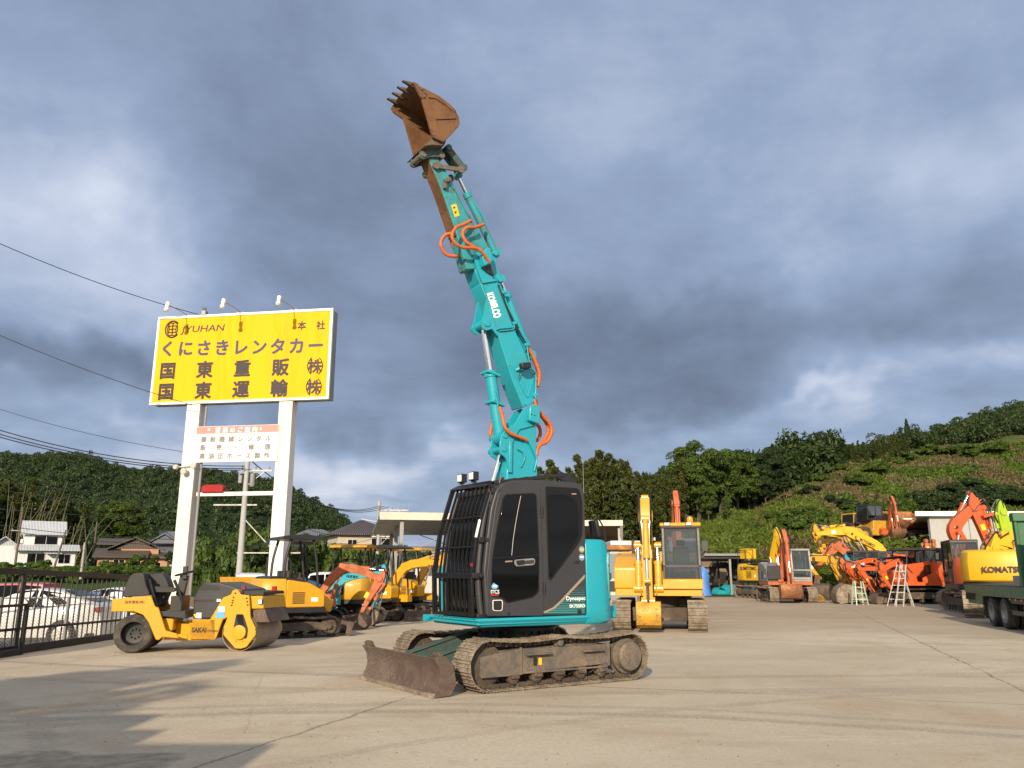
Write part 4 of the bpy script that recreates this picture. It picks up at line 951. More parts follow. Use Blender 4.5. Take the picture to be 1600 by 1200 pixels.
    wr('ITCS', 400, 866, 460, 34, M['decalwhite'], 1.126, .001, door); panel('sticker_bar', [(402, 873), (458, 871), (458, 880), (402, 882)], 1.124, .003, M['decalred'], .002, door)
    panel('blue_sticker', [(404, 815), (412, 800), (422, 786), (436, 798), (456, 808), (452, 826), (430, 836), (410, 830)], 1.124, .003, M['decalblue'], .008, door); panel('sticker_emblem', [(414, 808), (430, 800), (448, 810), (440, 820), (420, 820)], 1.127, .002, M['decalwhite'], .006, door)
    for cy, m_ in ((547, M['decalyellow']), (604, M['decalblue'])):
        c = S([(1057, cy)], 1.105)[0]; q = MB().cyl((c[0], 1.10, c[1]), (c[0], 1.107, c[1]), .048, n=24).build('round_sticker', M['decaltan'], cabw); MB().cyl((c[0], 1.106, c[1]), (c[0], 1.109, c[1]), .037, n=24).build('sticker_face', M['decalblue'], q)
        MB().span((c[0] - .03, 1.108, c[1] - (.005 if cy > 600 else .02)), (c[0] + .03, 1.111, c[1] + .014)).build('sticker_emblem', M['decalwhite'] if cy > 600 else M['decalyellow'], q)
    panel('vent_plug', [(1003, 630), (1036, 630), (1036, 646), (1003, 646)], 1.10, .012, M['black'], .004); c = S([(1040, 992)], 1.11)[0]; MB().lathe([(.035, 0), (.03, .02), (.02, .035)], (c[0], 1.10, c[1]), (0, 1, 0), 14).build('rubber_stop', M['black'], cabw)
    panel('plate', [(985, 142), (1016, 142), (1016, 152), (985, 152)], 1.112, .01, M['decaltan'], .003)
    # ---- front guard: upper and lower grille, forward of the windscreen
    top = P.x(705, 770, 1.0); gx = 1.02
    yl, yr = 1.02, -.07
    up0 = [(1.14, 2.71), (1.34, 2.08), (1.42, 1.50)]           # (x, z) line of the upper grille
    lo0 = [(1.42, 1.46), (1.40, .97)]
    gd = MB()
    for y in (yl, yr):
        gd.beam((up0[0][0], y, up0[0][1]), (up0[1][0], y, up0[1][1]), .045, .035, (1, 0, 0)); gd.beam((up0[1][0], y, up0[1][1]), (up0[2][0], y, up0[2][1]), .045, .035, (1, 0, 0)); gd.beam((lo0[0][0], y, lo0[0][1]), (lo0[1][0], y, lo0[1][1]), .045, .035, (1, 0, 0))
    for (x, z) in (up0[0], up0[2], lo0[0], lo0[1]): gd.beam((x, yl + .02, z), (x, yr - .02, z), .035, .04)
    for t in (.34, .68):
        x, z = lerp_table([(0, up0[0]), (.48, up0[1]), (1, up0[2])], t); gd.cyl((x + .02, yl, z), (x + .02, yr, z), .014, n=8)
    guard = gd.build('front_guard', M['guard'], ex, bevel=.004)
    for i in range(9):
        y = yr + (yl - yr) * (i + .6) / 9.3
        q = MB(); q.beam((up0[0][0], y, up0[0][1]), (up0[1][0], y, up0[1][1]), .018, .026, (1, 0, .3)); q.beam((up0[1][0], y, up0[1][1]), (up0[2][0], y, up0[2][1]), .018, .026, (1, 0, .3))
        q.build('guard_bar', M['guard'], guard)
        q = MB().beam((lo0[0][0], y, lo0[0][1]), (lo0[1][0], y, lo0[1][1]), .018, .026, (1, 0, 0)); q.beam((lo0[0][0] - .12, y, 1.40), (lo0[0][0] + .02, y, 1.50), .03, .012); q.build('guard_bar', M['guard'], guard)
    for z, x in ((2.62, 1.13), (1.95, 1.33), (1.48, 1.42)): MB().box((x - .07, yl + .035, z), (.16, .03, .07)).cyl((x - .1, yl + .02, z), (x - .1, yl + .09, z), .025, n=10).build('guard_bracket', M['black'], guard, bevel=.004)
    MB().box((1.36, .72, 1.475), (.03, .3, .05)).build('wooden_chock', M['decaltan'], guard, bevel=.006)
    MB().beam((1.37, yl + .015, 1.98), (1.31, yl + .015, 2.22), .035, .02, (0, 1, 0)).build('wiper_cover', M['decalwhite'], guard, bevel=.006)
    for (x, z) in ((1.14, 2.62), (1.40, 1.62)): MB().box((x + .03, yl + .01, z), (.015, .03, .045)).build('reflector', M['redlens'], guard)
    # ---- roof guard
    rg = MB()
    for y in (.98, .14): rg.beam((1.06, y, 2.74), (-.15, y, 2.93), .05, .05)
    for i in range(7):
        t = i / 6; x = 1.08 - 1.25 * t; z = 2.75 + .19 * t; rg.beam((x, 1.0, z), (x - .03, .10, z + .01), .10, .02, Vector((-.15, 0, 1)))
    rg.beam((1.14, 1.0, 2.72), (1.14, .0, 2.74), .16, .02, Vector((.5, 0, 1)))
    for x, h_ in ((.9, .09), (.35, .13), (-.1, .16)):
        for y in (.95, .2): rg.beam((x, y, 2.70), (x, y, 2.74 + h_), .04, .04)
    rg.beam((-.12, .98, 2.77), (-.30, .98, 2.92), .12, .02, Vector((0, 1, 0))); rg.beam((-.05, .98, 2.93), (-.38, .98, 2.82), .12, .03, Vector((0, 1, 0)))
    roofg = rg.build('roof_guard', M['black'], ex, bevel=.005)
    MB().cyl((.98, 1.0, 2.74), (.98, 1.03, 2.83), .02, n=10).build('guard_bolt', M['chrome'], roofg)
    for y in (.50, .16):
        q = MB(); q.box((1.10, y, 2.875), (.09, .135, .125)); q.cyl((1.10, y, 2.74), (1.10, y, 2.82), .015, n=8); q.box((1.10, y, 2.80), (.03, .12, .02))
        l_ = q.build('work_light', M['black'], ex, bevel=.02, seg=3); MB().box((1.147, y, 2.875), (.012, .11, .10)).build('lens', M['lens'], l_, bevel=.008)
    # aerial, mirror
    MB().tube([(-.55, .95, 2.0), (-.545, .95, 3.3)], [.008, .003], 6).build('aerial', M['steel'], ex)
    a = P.y(946, 842, .55); b = P.y(943, 825, .55); c = P.y(933, 812, .55)
    q = MB().tube(smooth([(a[0], .55, a[1] - .05), (b[0], .55, b[1]), (c[0], .55, c[1] + .04), (c[0] + .05, .55, c[1])], 4), .012, 8)
    mr = q.build('mirror_arm', M['black'], ex); c2 = P.y(929, 828, .55); MB().box((c2[0], .55, c2[1] + .02), (.07, .20, .26), Matrix.Rotation(.2, 3, 'Y')).build('mirror', M['black'], mr, bevel=.025, seg=3)
    # ---- boom, in the plane y = -0.25
    kb, bx, by = 3.333, 660, 400
    YN = -.08                                                      # near face of the boom
    def B(pts, y=YN): return P.ys(pts, y, kb, bx, by)
    W = .34
    lowp = B([(440, 1130), (466, 960), (500, 868), (545, 850), (590, 862), (594, 960), (600, 1160)]); fx, fz = lowp[-1]
    lowp = lowp + [(fx - .06, 1.35), (fx + .45, 1.25), (lowp[0][0] + .02, 2.2)]
    lo = MB().prism(rounded(lowp, .03, 2), YN - W, YN).build('lower_boom', T, ex, bevel=.012)
    for y in (YN + .0, YN - W + .06):
        MB().prism(rounded(B([(400, 1032), (398, 985), (408, 930), (432, 905), (475, 880), (520, 800), (560, 780), (592, 800), (592, 880), (500, 905), (470, 960), (446, 1125), (434, 1060), (416, 1040)]), .02, 2), y, y + .03).build('boom_flange', T, lo, bevel=.006)
    for cx, cy in ((425, 935), (420, 1005)): p_ = B([(cx, cy)])[0]; pin(lo, p_, .05, YN - W - .05, YN + .045, T)
    MB().beam((*[B([(455, 965)])[0][0]], YN + .03, B([(455, 965)])[0][1]), (B([(452, 1130)])[0][0], YN + .03, B([(452, 1130)])[0][1]), .06, .035, (0, 1, 0)).build('boom_rib', T, lo, bevel=.01)
    cv = B([(537, 862), (540, 785), (560, 778), (592, 792), (592, 870), (585, 880)]); MB().prism(rounded(cv, .02, 2), YN + .025, YN + .12).build('pin_cover', T, lo, bevel=.012)
    for cx, cy in ((568, 825), (584, 830)): p_ = B([(cx, cy)], YN + .12)[0]; MB().cyl((p_[0], YN + .118, p_[1]), (p_[0], YN + .124, p_[1]), .012, n=10).build('cover_hole', M['black'], lo)
    # main boom
    mainp = B([(303, 143), (345, 250), (400, 430), (470, 650), (522, 792), (500, 835), (545, 800), (588, 758), (592, 640), (575, 560), (520, 440), (472, 362), (430, 250), (392, 135), (345, 128)])
    mainp = B([(303, 143), (345, 250), (400, 430), (470, 650), (525, 790), (588, 758), (588, 640), (560, 560), (500, 425), (470, 360), (430, 250), (392, 135), (345, 128)])
    mbm = MB().prism(rounded(mainp, .02, 2), YN - W, YN).build('main_boom', T, ex, bevel=.012)
    q = B([(490, 700), (545, 735), (580, 610), (560, 560)]); 
    rp = rounded(B([(470, 600), (540, 735), (556, 735), (590, 610), (580, 600), (548, 712), (480, 596)]), .01, 2); MB().prism(rp, YN, YN + .012).build('boom_gusset', T, mbm, bevel=.004)
    # cylinder lug on the front of the boom
    for y in (YN, YN - W + .05):
        MB().prism(rounded(B([(312, 150), (332, 215), (314, 315), (303, 350), (310, 382), (332, 390), (358, 380), (388, 420), (376, 365), (348, 250)]), .02, 2), y, y + .03).build('cylinder_lug', T, mbm, bevel=.008)
    pL = B([(330, 352)])[0]
    for y in (YN + .03,): pin(mbm, pL, .06, YN - W - .05, YN + .05, T)
    # boom cylinder: rod up, barrel down to the lower boom
    c0 = B([(408, 985)], YN - W / 2)[0]; c1 = B([(327, 372)], YN - W / 2)[0]
    cy = cylinder(ex, B([(405, 950)], YN - W / 2)[0], B([(316, 360)], YN - W / 2)[0], .095, .57, T, y=YN - W / 2, name='boom_cylinder'); 
    for t_ in (.30, .56):
        a_ = Vector(B([(405, 950)], YN - W / 2)[0]).lerp(Vector(B([(316, 360)], YN - W / 2)[0]), t_); MB().box((a_[0], YN - W / 2, a_[1]), (.25, .25, .05), Matrix.Rotation(-.22, 3, 'Y')).build('cylinder_clamp', T, cy, bevel=.01)
    MB().tube([(B([(395, 690)], 0)[0][0], YN - .04, B([(395, 690)], 0)[0][1]), (B([(412, 775)], 0)[0][0], YN - .02, B([(412, 775)], 0)[0][1])], .014, 8).build('pipe', T, cy)
    # lower lift cylinder rod that shows just above the roof guard
    cylinder(ex, (.78, 1.5), B([(410, 1020)], YN - W / 2)[0], .08, .35, T, y=YN - W / 2, name='lift_cylinder')
    # upper knuckle of the boom (fork) and top pieces
    fk = rounded(B([(262, -40), (264, 10), (285, 90), (314, 160), (352, 140), (395, 130), (375, 60), (345, -10), (330, -40)], YN), .03, 2); MB().prism(fk, YN - W - .0, YN - .03).build('boom_knuckle', T, ex, bevel=.02)
    for y in (YN - .01, YN - W - .03):
        MB().prism(rounded(B([(262, 0), (275, -10), (300, -28), (345, -30), (352, 40), (360, 120), (395, 130), (310, 145), (285, 80)]), .015, 2), y, y + .04).build('knuckle_plate', T, mbm, bevel=.008)
    kv = B([(287, 12), (310, -28), (330, -30), (345, 40), (300, 68)]); MB().prism(rounded(kv, .02, 2), YN + .03, YN + .15).build('pin_cover', T, mbm, bevel=.014)
    MB().prism(rounded(B([(300, 68), (345, 48), (350, 70), (365, 110), (330, 92)]), .01, 2), YN + .03, YN + .06).build('painted_cover_shadow', M['black'], mbm)  # black plate standing in for the shade under the pin cover
    # ---- arm
    ka, ax_, ay = 3.75, 580, 110
    def A(pts, y=YN): return P.ys(pts, y, ka, ax_, ay)
    WA = .26; YA = YN - .03
    armp = A([(318, 470), (410, 690), (490, 920), (545, 1100), (560, 1165), (640, 1160), (700, 1110), (690, 1050), (640, 960), (590, 880), (500, 700), (440, 590), (392, 515), (372, 470), (345, 452)], YA)
    arm = MB().prism(rounded(armp, .02, 2), YA - WA, YA).build('arm', M['tealworn'], ex, bevel=.01)
    fp = [(p[0] + .006, p[1]) for p in A([(305, 480), (410, 690), (490, 920), (520, 1020)], YA)]
    ub = A([(318, 472), (408, 690), (488, 922), (500, 965)], YA); MB().loft([[(x + .004, YA - .012, z), (x + .012, YA - .012, z - .004), (x + .012, YA - WA + .012, z - .004), (x + .004, YA - WA + .012, z)] for x, z in ub]).build('worn_underside', M['bucketrust'], arm)
    # arm tail with ears
    MB().prism(rounded(A([(512, 930), (590, 930), (640, 990), (705, 1060), (745, 1065), (745, 1100), (735, 1140), (765, 1190), (770, 1250), (745, 1290), (705, 1270), (650, 1150), (560, 1150)], YA), .04, 3), YA - WA + .03, YA - .03).build('arm_tail', T, arm, bevel=.012)
    for cx, cy in ((728, 1070), (755, 1225)): p_ = A([(cx, cy)], YA)[0]; pin(arm, p_, .05, YA - WA - .02, YA + .02, T)
    MB().prism(rounded(A([(468, 790), (497, 782), (517, 850), (490, 860)], YA), .005, 2), YA, YA + .004).build('warning_label', M['decalyellow'], arm)
    q = MB(); 
    for pts in ([(478, 803), (492, 798), (494, 806), (481, 811)], [(484, 828), (496, 842), (502, 824)]): q.prism(A(pts, YA + .004), YA + .003, YA + .006)
    q.build('label_symbol', M['ink'], arm)
    # arm cylinder behind the boom top, bucket cylinder behind the arm
    cylinder(ex, B([(555, 520)], YN - W / 2)[0], A([(755, 1225)], YN - W / 2)[0], .075, .8, T, y=YN - W / 2, name='arm_cylinder')
    bc = cylinder(ex, A([(728, 1075)], YA - .12)[0], A([(508, 618)], YA - .12)[0], .062, .76, M['tealworn'], y=YA - .12, name='bucket_cylinder')
    for o_ in (-.05, .05): MB().tube([(p[0], YA - .12 + o_, p[1]) for p in A([(668, 905), (620, 820), (575, 745)], YA - .12)], .012, 8).build('pipe', T, bc)
    # bucket links
    l1 = A([(380, 560), (525, 583)], YA + .03)
    for y in (YA + .03, YA - WA - .06):
        q = MB().beam((l1[0][0], y, l1[0][1]), (l1[1][0], y, l1[1][1]), .035, .075, (0, 0, 1))
        for p_ in l1: q.cyl((p_[0], y - .03, p_[1]), (p_[0], y + .03, p_[1]), .062, n=16)
        q.build('arm_link', M['mudgrey'], arm, bevel=.006)
    l2 = A([(435, 470), (525, 585)], YA - .13); q = MB()
    for dy in (-.08, .08): q.beam((l2[0][0], YA - .13 + dy, l2[0][1]), (l2[1][0], YA - .13 + dy, l2[1][1]), .05, .12, (1, 0, 0))
    q.beam((l2[0][0], YA - .13, l2[0][1]), (l2[0][0] * .55 + l2[1][0] * .45, YA - .13, l2[0][1] * .55 + l2[1][1] * .45), .02, .1, (0, 1, 0))
    for p_ in l2: q.cyl((p_[0], YA - .27, p_[1]), (p_[0], YA + .01, p_[1]), .055, n=14)
    q.build('bucket_link', M['tealold'], arm, bevel=.008)
    p_ = A([(440, 650)], YA)[0]; q = MB().box((p_[0], YA + .04, p_[1]), (.12, .08, .07), Matrix.Rotation(.5, 3, 'Y')); p_ = A([(428, 683)], YA)[0]; q.box((p_[0], YA + .03, p_[1]), (.06, .06, .1)); q.build('valve', M['mudgrey'], arm, bevel=.01)
    # ---- bucket
    WB = .70; YB0, YB1 = -.25 - WB / 2, -.25 + WB / 2
    def Bk(pts): return P.ys(pts, YB1, 7.5, 600, 110)
    opening = [(570, 793), (505, 560), (440, 340), (345, 155)]
    back = [(345, 148), (490, 215), (640, 300), (760, 390), (840, 470), (880, 550), (886, 620), (875, 655), (800, 740), (740, 800), (690, 845)]
    plate = Bk(opening + back[1:])
    bk = MB()
    bsm = Bk(back); cen = (sum(p[0] for p in plate) / len(plate), sum(p[1] for p in plate) / len(plate))
    inn = [(p[0] + (cen[0] - p[0]) * .06, p[1] + (cen[1] - p[1]) * .06) for p in bsm]
    bk.prism(bsm + inn[::-1], YB0 + .02, YB1 - .02)
    bucket = bk.build('bucket', M['bucketrust'], ex, bevel=.004)
    for y in (YB0, YB1 - .03): MB().prism(plate, y, y + .03).build('side_plate', M['bucketrust'], bucket, bevel=.006)
    rr = MB()
    rr.prism(Bk([(510, 330), (740, 470), (790, 520), (560, 505), (490, 300)]) if False else Bk([(480, 300), (520, 330), (660, 760), (690, 845), (570, 793), (440, 345)]), YB1 - .001, YB1 + .022)
    rr.prism(Bk([(560, 495), (830, 480), (845, 570), (590, 580)]), YB1 - .001, YB1 + .018); rr.prism(Bk([(650, 750), (690, 845), (800, 735), (880, 640), (870, 585), (815, 590)]), YB1 - .001, YB1 + .018)
    rr.prism(Bk([(490, 225), (640, 305), (760, 395), (840, 475), (815, 500), (720, 410), (600, 335), (500, 320)]), YB1 - .001, YB1 + .018)
    rr.build('side_rib', M['bucketrust'], bucket, bevel=.005)
    for s_, y in ((1, YB1), (-1, YB0 - .03)):
        cc = rounded(Bk([(335, 145), (355, 150), (480, 255), (492, 310), (450, 350), (420, 320)]) if s_ > 0 else [(p[0], p[1]) for p in P.ys([(345, 140), (430, 160), (490, 290), (440, 330), (330, 250), (300, 190)], YB1, 7.5, 600, 110)], .02, 3)
        sc_ = MB().prism(cc, y, y + .03).build('side_cutter', M['bucketrust'], bucket, bevel=.008)
        for cx, cy in ((430, 235), (470, 272), (455, 318)): c = Bk([(cx, cy)])[0]; MB().cyl((c[0], y - .015, c[1]), (c[0], y + .05, c[1]), .016, n=8).build('bolt', M['mudgrey'], sc_)
    lip0, lip1 = Vector(Bk([(345, 150)])[0]), Vector(Bk([(270, 118)])[0]); ld = (lip1 - lip0).normalized(); nrm = Vector((-ld.y, ld.x))
    MB().beam((lip0.x - ld.x * .02, YB0, lip0.y - ld.y * .02), (lip0.x - ld.x * .02, YB1, lip0.y - ld.y * .02), .03, .10, (ld.x, 0, ld.y)).build('lip', M['bucketrust'], bucket, bevel=.005)
    for i in range(4):
        y = YB0 + .06 + (WB - .12) * i / 3; a = Vector((lip0.x - ld.x * .10, y, lip0.y - ld.y * .10)); b = a + Vector((ld.x, 0, ld.y)) * .27
        q = MB().beam(a, a.lerp(b, .45), .075, .09, (nrm.x, 0, nrm.y), .06, .075); q.beam(a.lerp(b, .42), b, .06, .07, (nrm.x, 0, nrm.y), .045, .018); q.build('tooth', M['muddark'], bucket, bevel=.006)
    hb = Bk([(575, 790), (690, 845), (742, 800), (738, 880), (758, 930), (745, 960), (700, 965), (600, 960), (520, 990), (470, 960), (480, 890)])
    for y in (-.25 + .15, -.25 - .18): MB().prism(rounded(hb, .02, 2), y, y + .03).build('hanger_plate', M['tealold'], bucket, bevel=.006)
    MB().prism(rounded(Bk([(570, 790), (690, 850), (740, 800), (720, 870), (560, 860), (480, 880)]), .01), YB0 + .03, YB1 - .03).build('top_plate', M['muddark'], bucket, bevel=.006)
    for cx, cy in ((520, 930), (735, 945)): p_ = Bk([(cx, cy)])[0]; pin(bucket, p_, .052, -.25 - .19, -.25 + .2, M['mudgrey'])
    # ---- hoses
    def hose(name, pts, y, r, k=3.333, ox=660, oy=400, material=None, par=ex):
        yy = y if isinstance(y, (list, tuple)) else [y] * len(pts)
        w = [Vector((*[P.y(ox + a / k, oy + b / k, yv)[0]], yv, P.y(ox + a / k, oy + b / k, yv)[1])) for (a, b), yv in zip(pts, yy)]
        sm = smooth(w, 8); o = MB().tube(sm, r, 10).build(name, material or M['hose'], par, ang=80)
        if material is None:
            for i in range(6, len(sm) - 4, 9): t_ = (sm[i + 1] - sm[i]).normalized(); MB().cyl(sm[i] - t_ * .014, sm[i] + t_ * .014, r * 1.13, n=10).build('hose_clamp', M['hose'], o, ang=60)
        return o
    hk = dict(k=8.571, ox=660, oy=330)
    hose('hydraulic_hose', [(640, 130), (560, 175), (460, 215), (405, 290), (400, 360), (450, 440), (540, 485), (640, 490), (730, 500), (800, 550), (850, 620), (900, 690)], [.0, .04, .08, .1, .1, .1, .1, .1, .1, .1, .08, .06], .027, **hk)
    hose('hydraulic_hose', [(820, 178), (760, 200), (690, 218), (600, 222), (545, 270), (545, 340), (585, 410), (640, 450), (700, 490)], [-.05, .0, .04, .06, .07, .07, .08, .09, .09], .027, **hk)
    hose('hydraulic_hose', [(390, 295), (310, 320), (255, 390), (250, 470), (300, 560), (380, 600), (540, 600)], [-.2, -.24, -.26, -.26, -.26, -.24, -.2], .027, **hk)
    hose('hydraulic_hose', [(400, 340), (390, 420), (410, 480), (460, 530), (520, 545)], [-.3, -.34, -.36, -.34, -.3], .025, **hk)
    hose('hydraulic_hose', [(553, 478), (575, 520), (600, 580), (610, 625), (600, 680)], -.12, .03); hose('hydraulic_hose', [(560, 490), (590, 560), (606, 620), (598, 660)], -.28, .03)
    hose('hydraulic_hose', [(583, 745), (595, 790), (630, 835), (664, 875), (672, 920), (650, 965), (612, 985), (598, 1010), (597, 1040)], -.1, .03)
    hose('hydraulic_hose', [(590, 750), (600, 810), (640, 860), (656, 910), (635, 960), (608, 985)], -.22, .03); hose('hydraulic_hose', [(592, 870), (612, 900), (612, 935), (595, 965)], -.3, .028)
    hose('hydraulic_hose', [(403, 785), (415, 830), (430, 890), (460, 925), (510, 945), (545, 960)], [-.06, -.04, .0, .0, -.02, -.04], .028); hose('hydraulic_hose', [(362, 800), (368, 850), (358, 900), (355, 930), (370, 955)], -.38, .026)
    # steel pipes and cables on the back of the boom
    for o_, y in ((0, YN + .015), (10, YN - .05), (20, YN - .12)):
        hose('boom_pipe', [(395 + o_, 150), (440 + o_, 270), (500 + o_, 390), (540 + o_, 460)], y, .012, material=T if o_ else M['hoseblack'])
    hose('boom_pipe', [(545, 470), (560, 560), (590, 620), (588, 740)], YN + .03, .012, material=T); hose('boom_pipe', [(478, 350), (470, 370), (400, 378), (388, 385)], YN + .02, .014, material=T); hose('boom_pipe', [(478, 362), (470, 382), (400, 390)], YN + .02, .012, material=T)
    hose('boom_pipe', [(495, 1005), (525, 1025), (530, 1060), (512, 1100)], YN + .02, .01, material=T); hose('boom_pipe', [(555, 970), (580, 1020), (595, 1060), (582, 1120)], YN + .02, .014, material=T)
    hose('arm_pipe', [(470, 670), (510, 730), (560, 830), (590, 870), (580, 885)], YA + .015, .011, k=3.75, ox=580, oy=110, material=M['tealworn'])
    for (cx, cy) in ((480, 350), (542, 462), (585, 725), (545, 770), (425, 190)):
        p_ = B([(cx, cy)], YN)[0]; MB().box((p_[0], YN + .01, p_[1]), (.10, .06, .05), Matrix.Rotation(.35, 3, 'Y')).build('pipe_clamp', T, mbm, bevel=.008)
    # work lamp on the boom
    p_ = B([(535, 572)], YN + .16)[0]; q = MB().box((p_[0], YN + .16, p_[1]), (.18, .10, .10), Matrix.Rotation(.2, 3, 'Y')); lp = q.build('boom_lamp', M['black'], mbm, bevel=.015); p2 = B([(485, 595)], YN)[0]; MB().beam((p2[0], YN + .01, p2[1]), (p_[0], YN + .1, p_[1]), .03, .04).build('lamp_bracket', T, lp, bevel=.005)
    hose('lamp_cable', [(500, 640), (515, 600), (560, 590), (588, 610)], YN + .06, .008, material=M['hoseblack'])
    # maker's name down the boom
    a = B([(330, 196)], YN + .004)[0]; b = B([(376, 326)], YN + .004)[0]
    dv = Vector((b[0] - a[0], 0, b[1] - a[1])); nn = Vector((-dv.z, 0, dv.x)).normalized()
    nn = nn if nn.x < 0 else -nn
    text(ex, 'KOBELCO', .20, frame((a[0], YN + .004, a[1]), dv, -nn if dv.cross(nn).y < 0 else nn), M['decalwhite'], 'lettering', .002, (dv.length,), .012)
    return ex
EXC = main_excavator()
# ------------------------------------------------------------------ the big roadside sign
def big_sign():
    e = Vector((.9877, -.1561, 0)); n = Vector((-.1561, -.9877, 0)); hd = math.atan2(e.y, e.x)
    o = thing('roadside_sign', 'tall yellow sign with Japanese lettering on two white posts', 'sign', (-10.49, 22.85, 0), hd)
    # local: x along the face, -y towards the viewer, z up
    Wd, z0, z1, dp = 5.44, 6.25, 8.92, .42
    pn = MB().span((.03, .0, z0 + .03), (Wd - .03, dp, z1 - .03)).build('sign_panel', M['greypaint'], o)
    face = paint('sign_yellow', (0.74, 0.405, 0.001), .55, .35, (.50, .27, .01), .8, 0, streak=7, spec=.2)
    MB().span((.07, -.012, z0 + .07), (Wd - .07, .0, z1 - .07)).build('sign_face', face, pn)
    f = MB()
    f.span((0, -.03, z0), (Wd, .06, z0 + .075)); f.span((0, -.03, z1 - .075), (Wd, .06, z1)); f.span((0, -.03, z0 + .075), (.075, .06, z1 - .075)); f.span((Wd - .075, -.03, z0 + .075), (Wd, .06, z1 - .075))
    f.build('sign_frame', M['white'], pn, bevel=.008)
    seam = plain('sign_seam', (.50, .29, .004), .6); q = MB()
    for i in (1, 2, 3): q.span((Wd * i / 4 - .006, -.0135, z0 + .08), (Wd * i / 4 + .006, -.0115, z1 - .08))
    q.build('panel_seam', seam, pn)
    PW = paint('post_white', (0.76, 0.73, 0.68), .55, .5, (.42, .36, .27), 1.6, .003, streak=9)
    # posts go down to the ground
    C0 = Vector((-10.49, 22.85, 0))
    def loc(u, v): # face plane point -> local (x, z)
        r = ray(u, v); p = EYEP + r * ((C0 - EYEP).dot(n) / r.dot(n)); return ((p - C0).dot(e), p.z)
    for (ua, va, ub) in ((291, 640, 316), (435, 640, 459)):
        xa = loc(ua, va)[0]; xb = xa + .40; MB().span((xa, .02, -.4), (xb, .38, z0 + .002)).build('post', PW, o, bevel=.012); MB().span((xa - .08, -.06, -.4), (xb + .08, .46, .03)).build('base_plate', M['steel'], o, bevel=.01)
    xa, za = loc(304, 772); xb, zb = loc(425, 772); MB().span((xa - .02, .12, za - .05), (xb + .12, .22, za + .06)).build('crossbar', PW, o, bevel=.006)
    xa, za = loc(308, 667); xb, zb = loc(433, 720); sb = MB().span((xa, -.02, zb), (xb, .03, za)).build('notice_board', M['white'], o, bevel=.004)
    MB().span((xa + .01, -.028, za - .21), (xb - .01, -.02, za - .01)).build('red_band', paint('faded_red', (.66, .22, .19), .5, .2, (.6, .3, .28), 3, 0), sb)
    fade = plain('faded_lettering', (.20, .195, .20), .6)
    ink = plain('sign_lettering', (.030, .020, .020), .6); blue = plain('blue_lettering', (.045, .045, .10), .6)
    X, Z = (1, 0, 0), (0, 0, 1)
    cr = lambda cx, cy: loc(220 + cx / 3.75, 440 + cy / 3.75)
    def line(body, pts, h, m_, bold, d=-.016, par=pn):
        """one text object per character, spread between the first and last centre"""
        (ax, az), (bx, bz) = cr(*pts[0]), cr(*pts[1]); k = len(body); grp = []
        for i, ch in enumerate(body):
            if ch == ' ': continue
            t = i / max(1, k - 1); x = ax + (bx - ax) * t; z = az + (bz - az) * t
            grp.append((ch, x, z))
        g = None
        for ch, x, z in grp:
            tx = text(par, ch, h, frame((x - h * .5, d, z - h * .40), X, Z), m_, 'lettering', .002, 1)
            src = tx.data.copy(); bm = bmesh.new(); bm.from_mesh(tx.data)
            for j, (ox, oz) in enumerate(((bold, 0), (-bold, 0), (0, bold), (0, -bold), (bold * .7, bold * .7), (-bold * .7, -bold * .7), (bold * .7, -bold * .7), (-bold * .7, bold * .7))):
                c2 = src.copy(); c2.transform(Matrix.Translation((ox, oz, .0006 * (j + 1)))); bm.from_mesh(c2)
            bm.to_mesh(tx.data); bm.free()
            if g is None: g = tx; gx, gz = x, z
            else:                                               # join the line into one mesh
                bm = bmesh.new(); bm.from_mesh(g.data); t2 = tx.data.copy(); t2.transform(Matrix.Translation((x - gx, z - gz, 0))); bm.from_mesh(t2); bm.to_mesh(g.data); bm.free(); bpy.data.objects.remove(tx)
        return g
    line('本 社', [(945, 257), (1056, 255)], .27, ink, .006)
    line('くにさきレンタカー', [(160, 392), (1026, 372)], .50, blue, .016)
    line('国東重販', [(160, 520), (820, 500)], .52, ink, .018); line('国東運輸', [(150, 642), (812, 622)], .52, ink, .018)
    for cy in (495, 617):
        line('株', [(1022 - (cy - 495) * .06, cy), (1022, cy)], .43, ink, .012)
        for s, cx in ((-1, 990), (1, 1055)):
            x, z = cr(cx - (cy - 495) * .06, cy); pts = [(x + s * (.06 - .11 * (t * t)), -.018, z - t * .24) for t in (-1, -.6, -.2, .2, .6, 1)]
            MB().tube(pts, .014, 6).build('bracket_mark', ink, pn)
    a = cr(240, 300); b = cr(497, 296); text(pn, 'JYUHAN', .28, frame((a[0], -.016, a[1]), X, Z), ink, 'lettering', .003, (b[0] - a[0],), .002, shear=.12)
    c = cr(188, 280); q = MB()
    ring = lambda rx, rz, a0, a1, k=22: [(c[0] + math.cos(a0 + (a1 - a0) * i / k) * rx, -.018, c[1] + math.sin(a0 + (a1 - a0) * i / k) * rz) for i in range(k + 1)]
    q.tube(ring(.225, .25, .75, 5.6), .022, 6); q.tube(ring(.16, .25, 0, 6.28), .016, 6)
    for z in (-.1, .0, .1): q.tube([(c[0] - .12, -.018, c[1] + z), (c[0] + .12, -.018, c[1] + z)], .016, 6)
    q.tube([(c[0], -.018, c[1] - .2), (c[0], -.018, c[1] + .2)], .018, 6); q.tube([(c[0] - .15, -.018, c[1] + .19), (c[0] + .15, -.018, c[1] + .19)], .014, 6); q.tube([(c[0] - .14, -.018, c[1] - .19), (c[0] + .14, -.018, c[1] - .19)], .014, 6)
    for x in (-.11, .11): q.tube([(c[0] + x, -.018, c[1] - .1), (c[0] + x, -.018, c[1] + .1)], .014, 6)
    q.build('emblem', ink, pn)
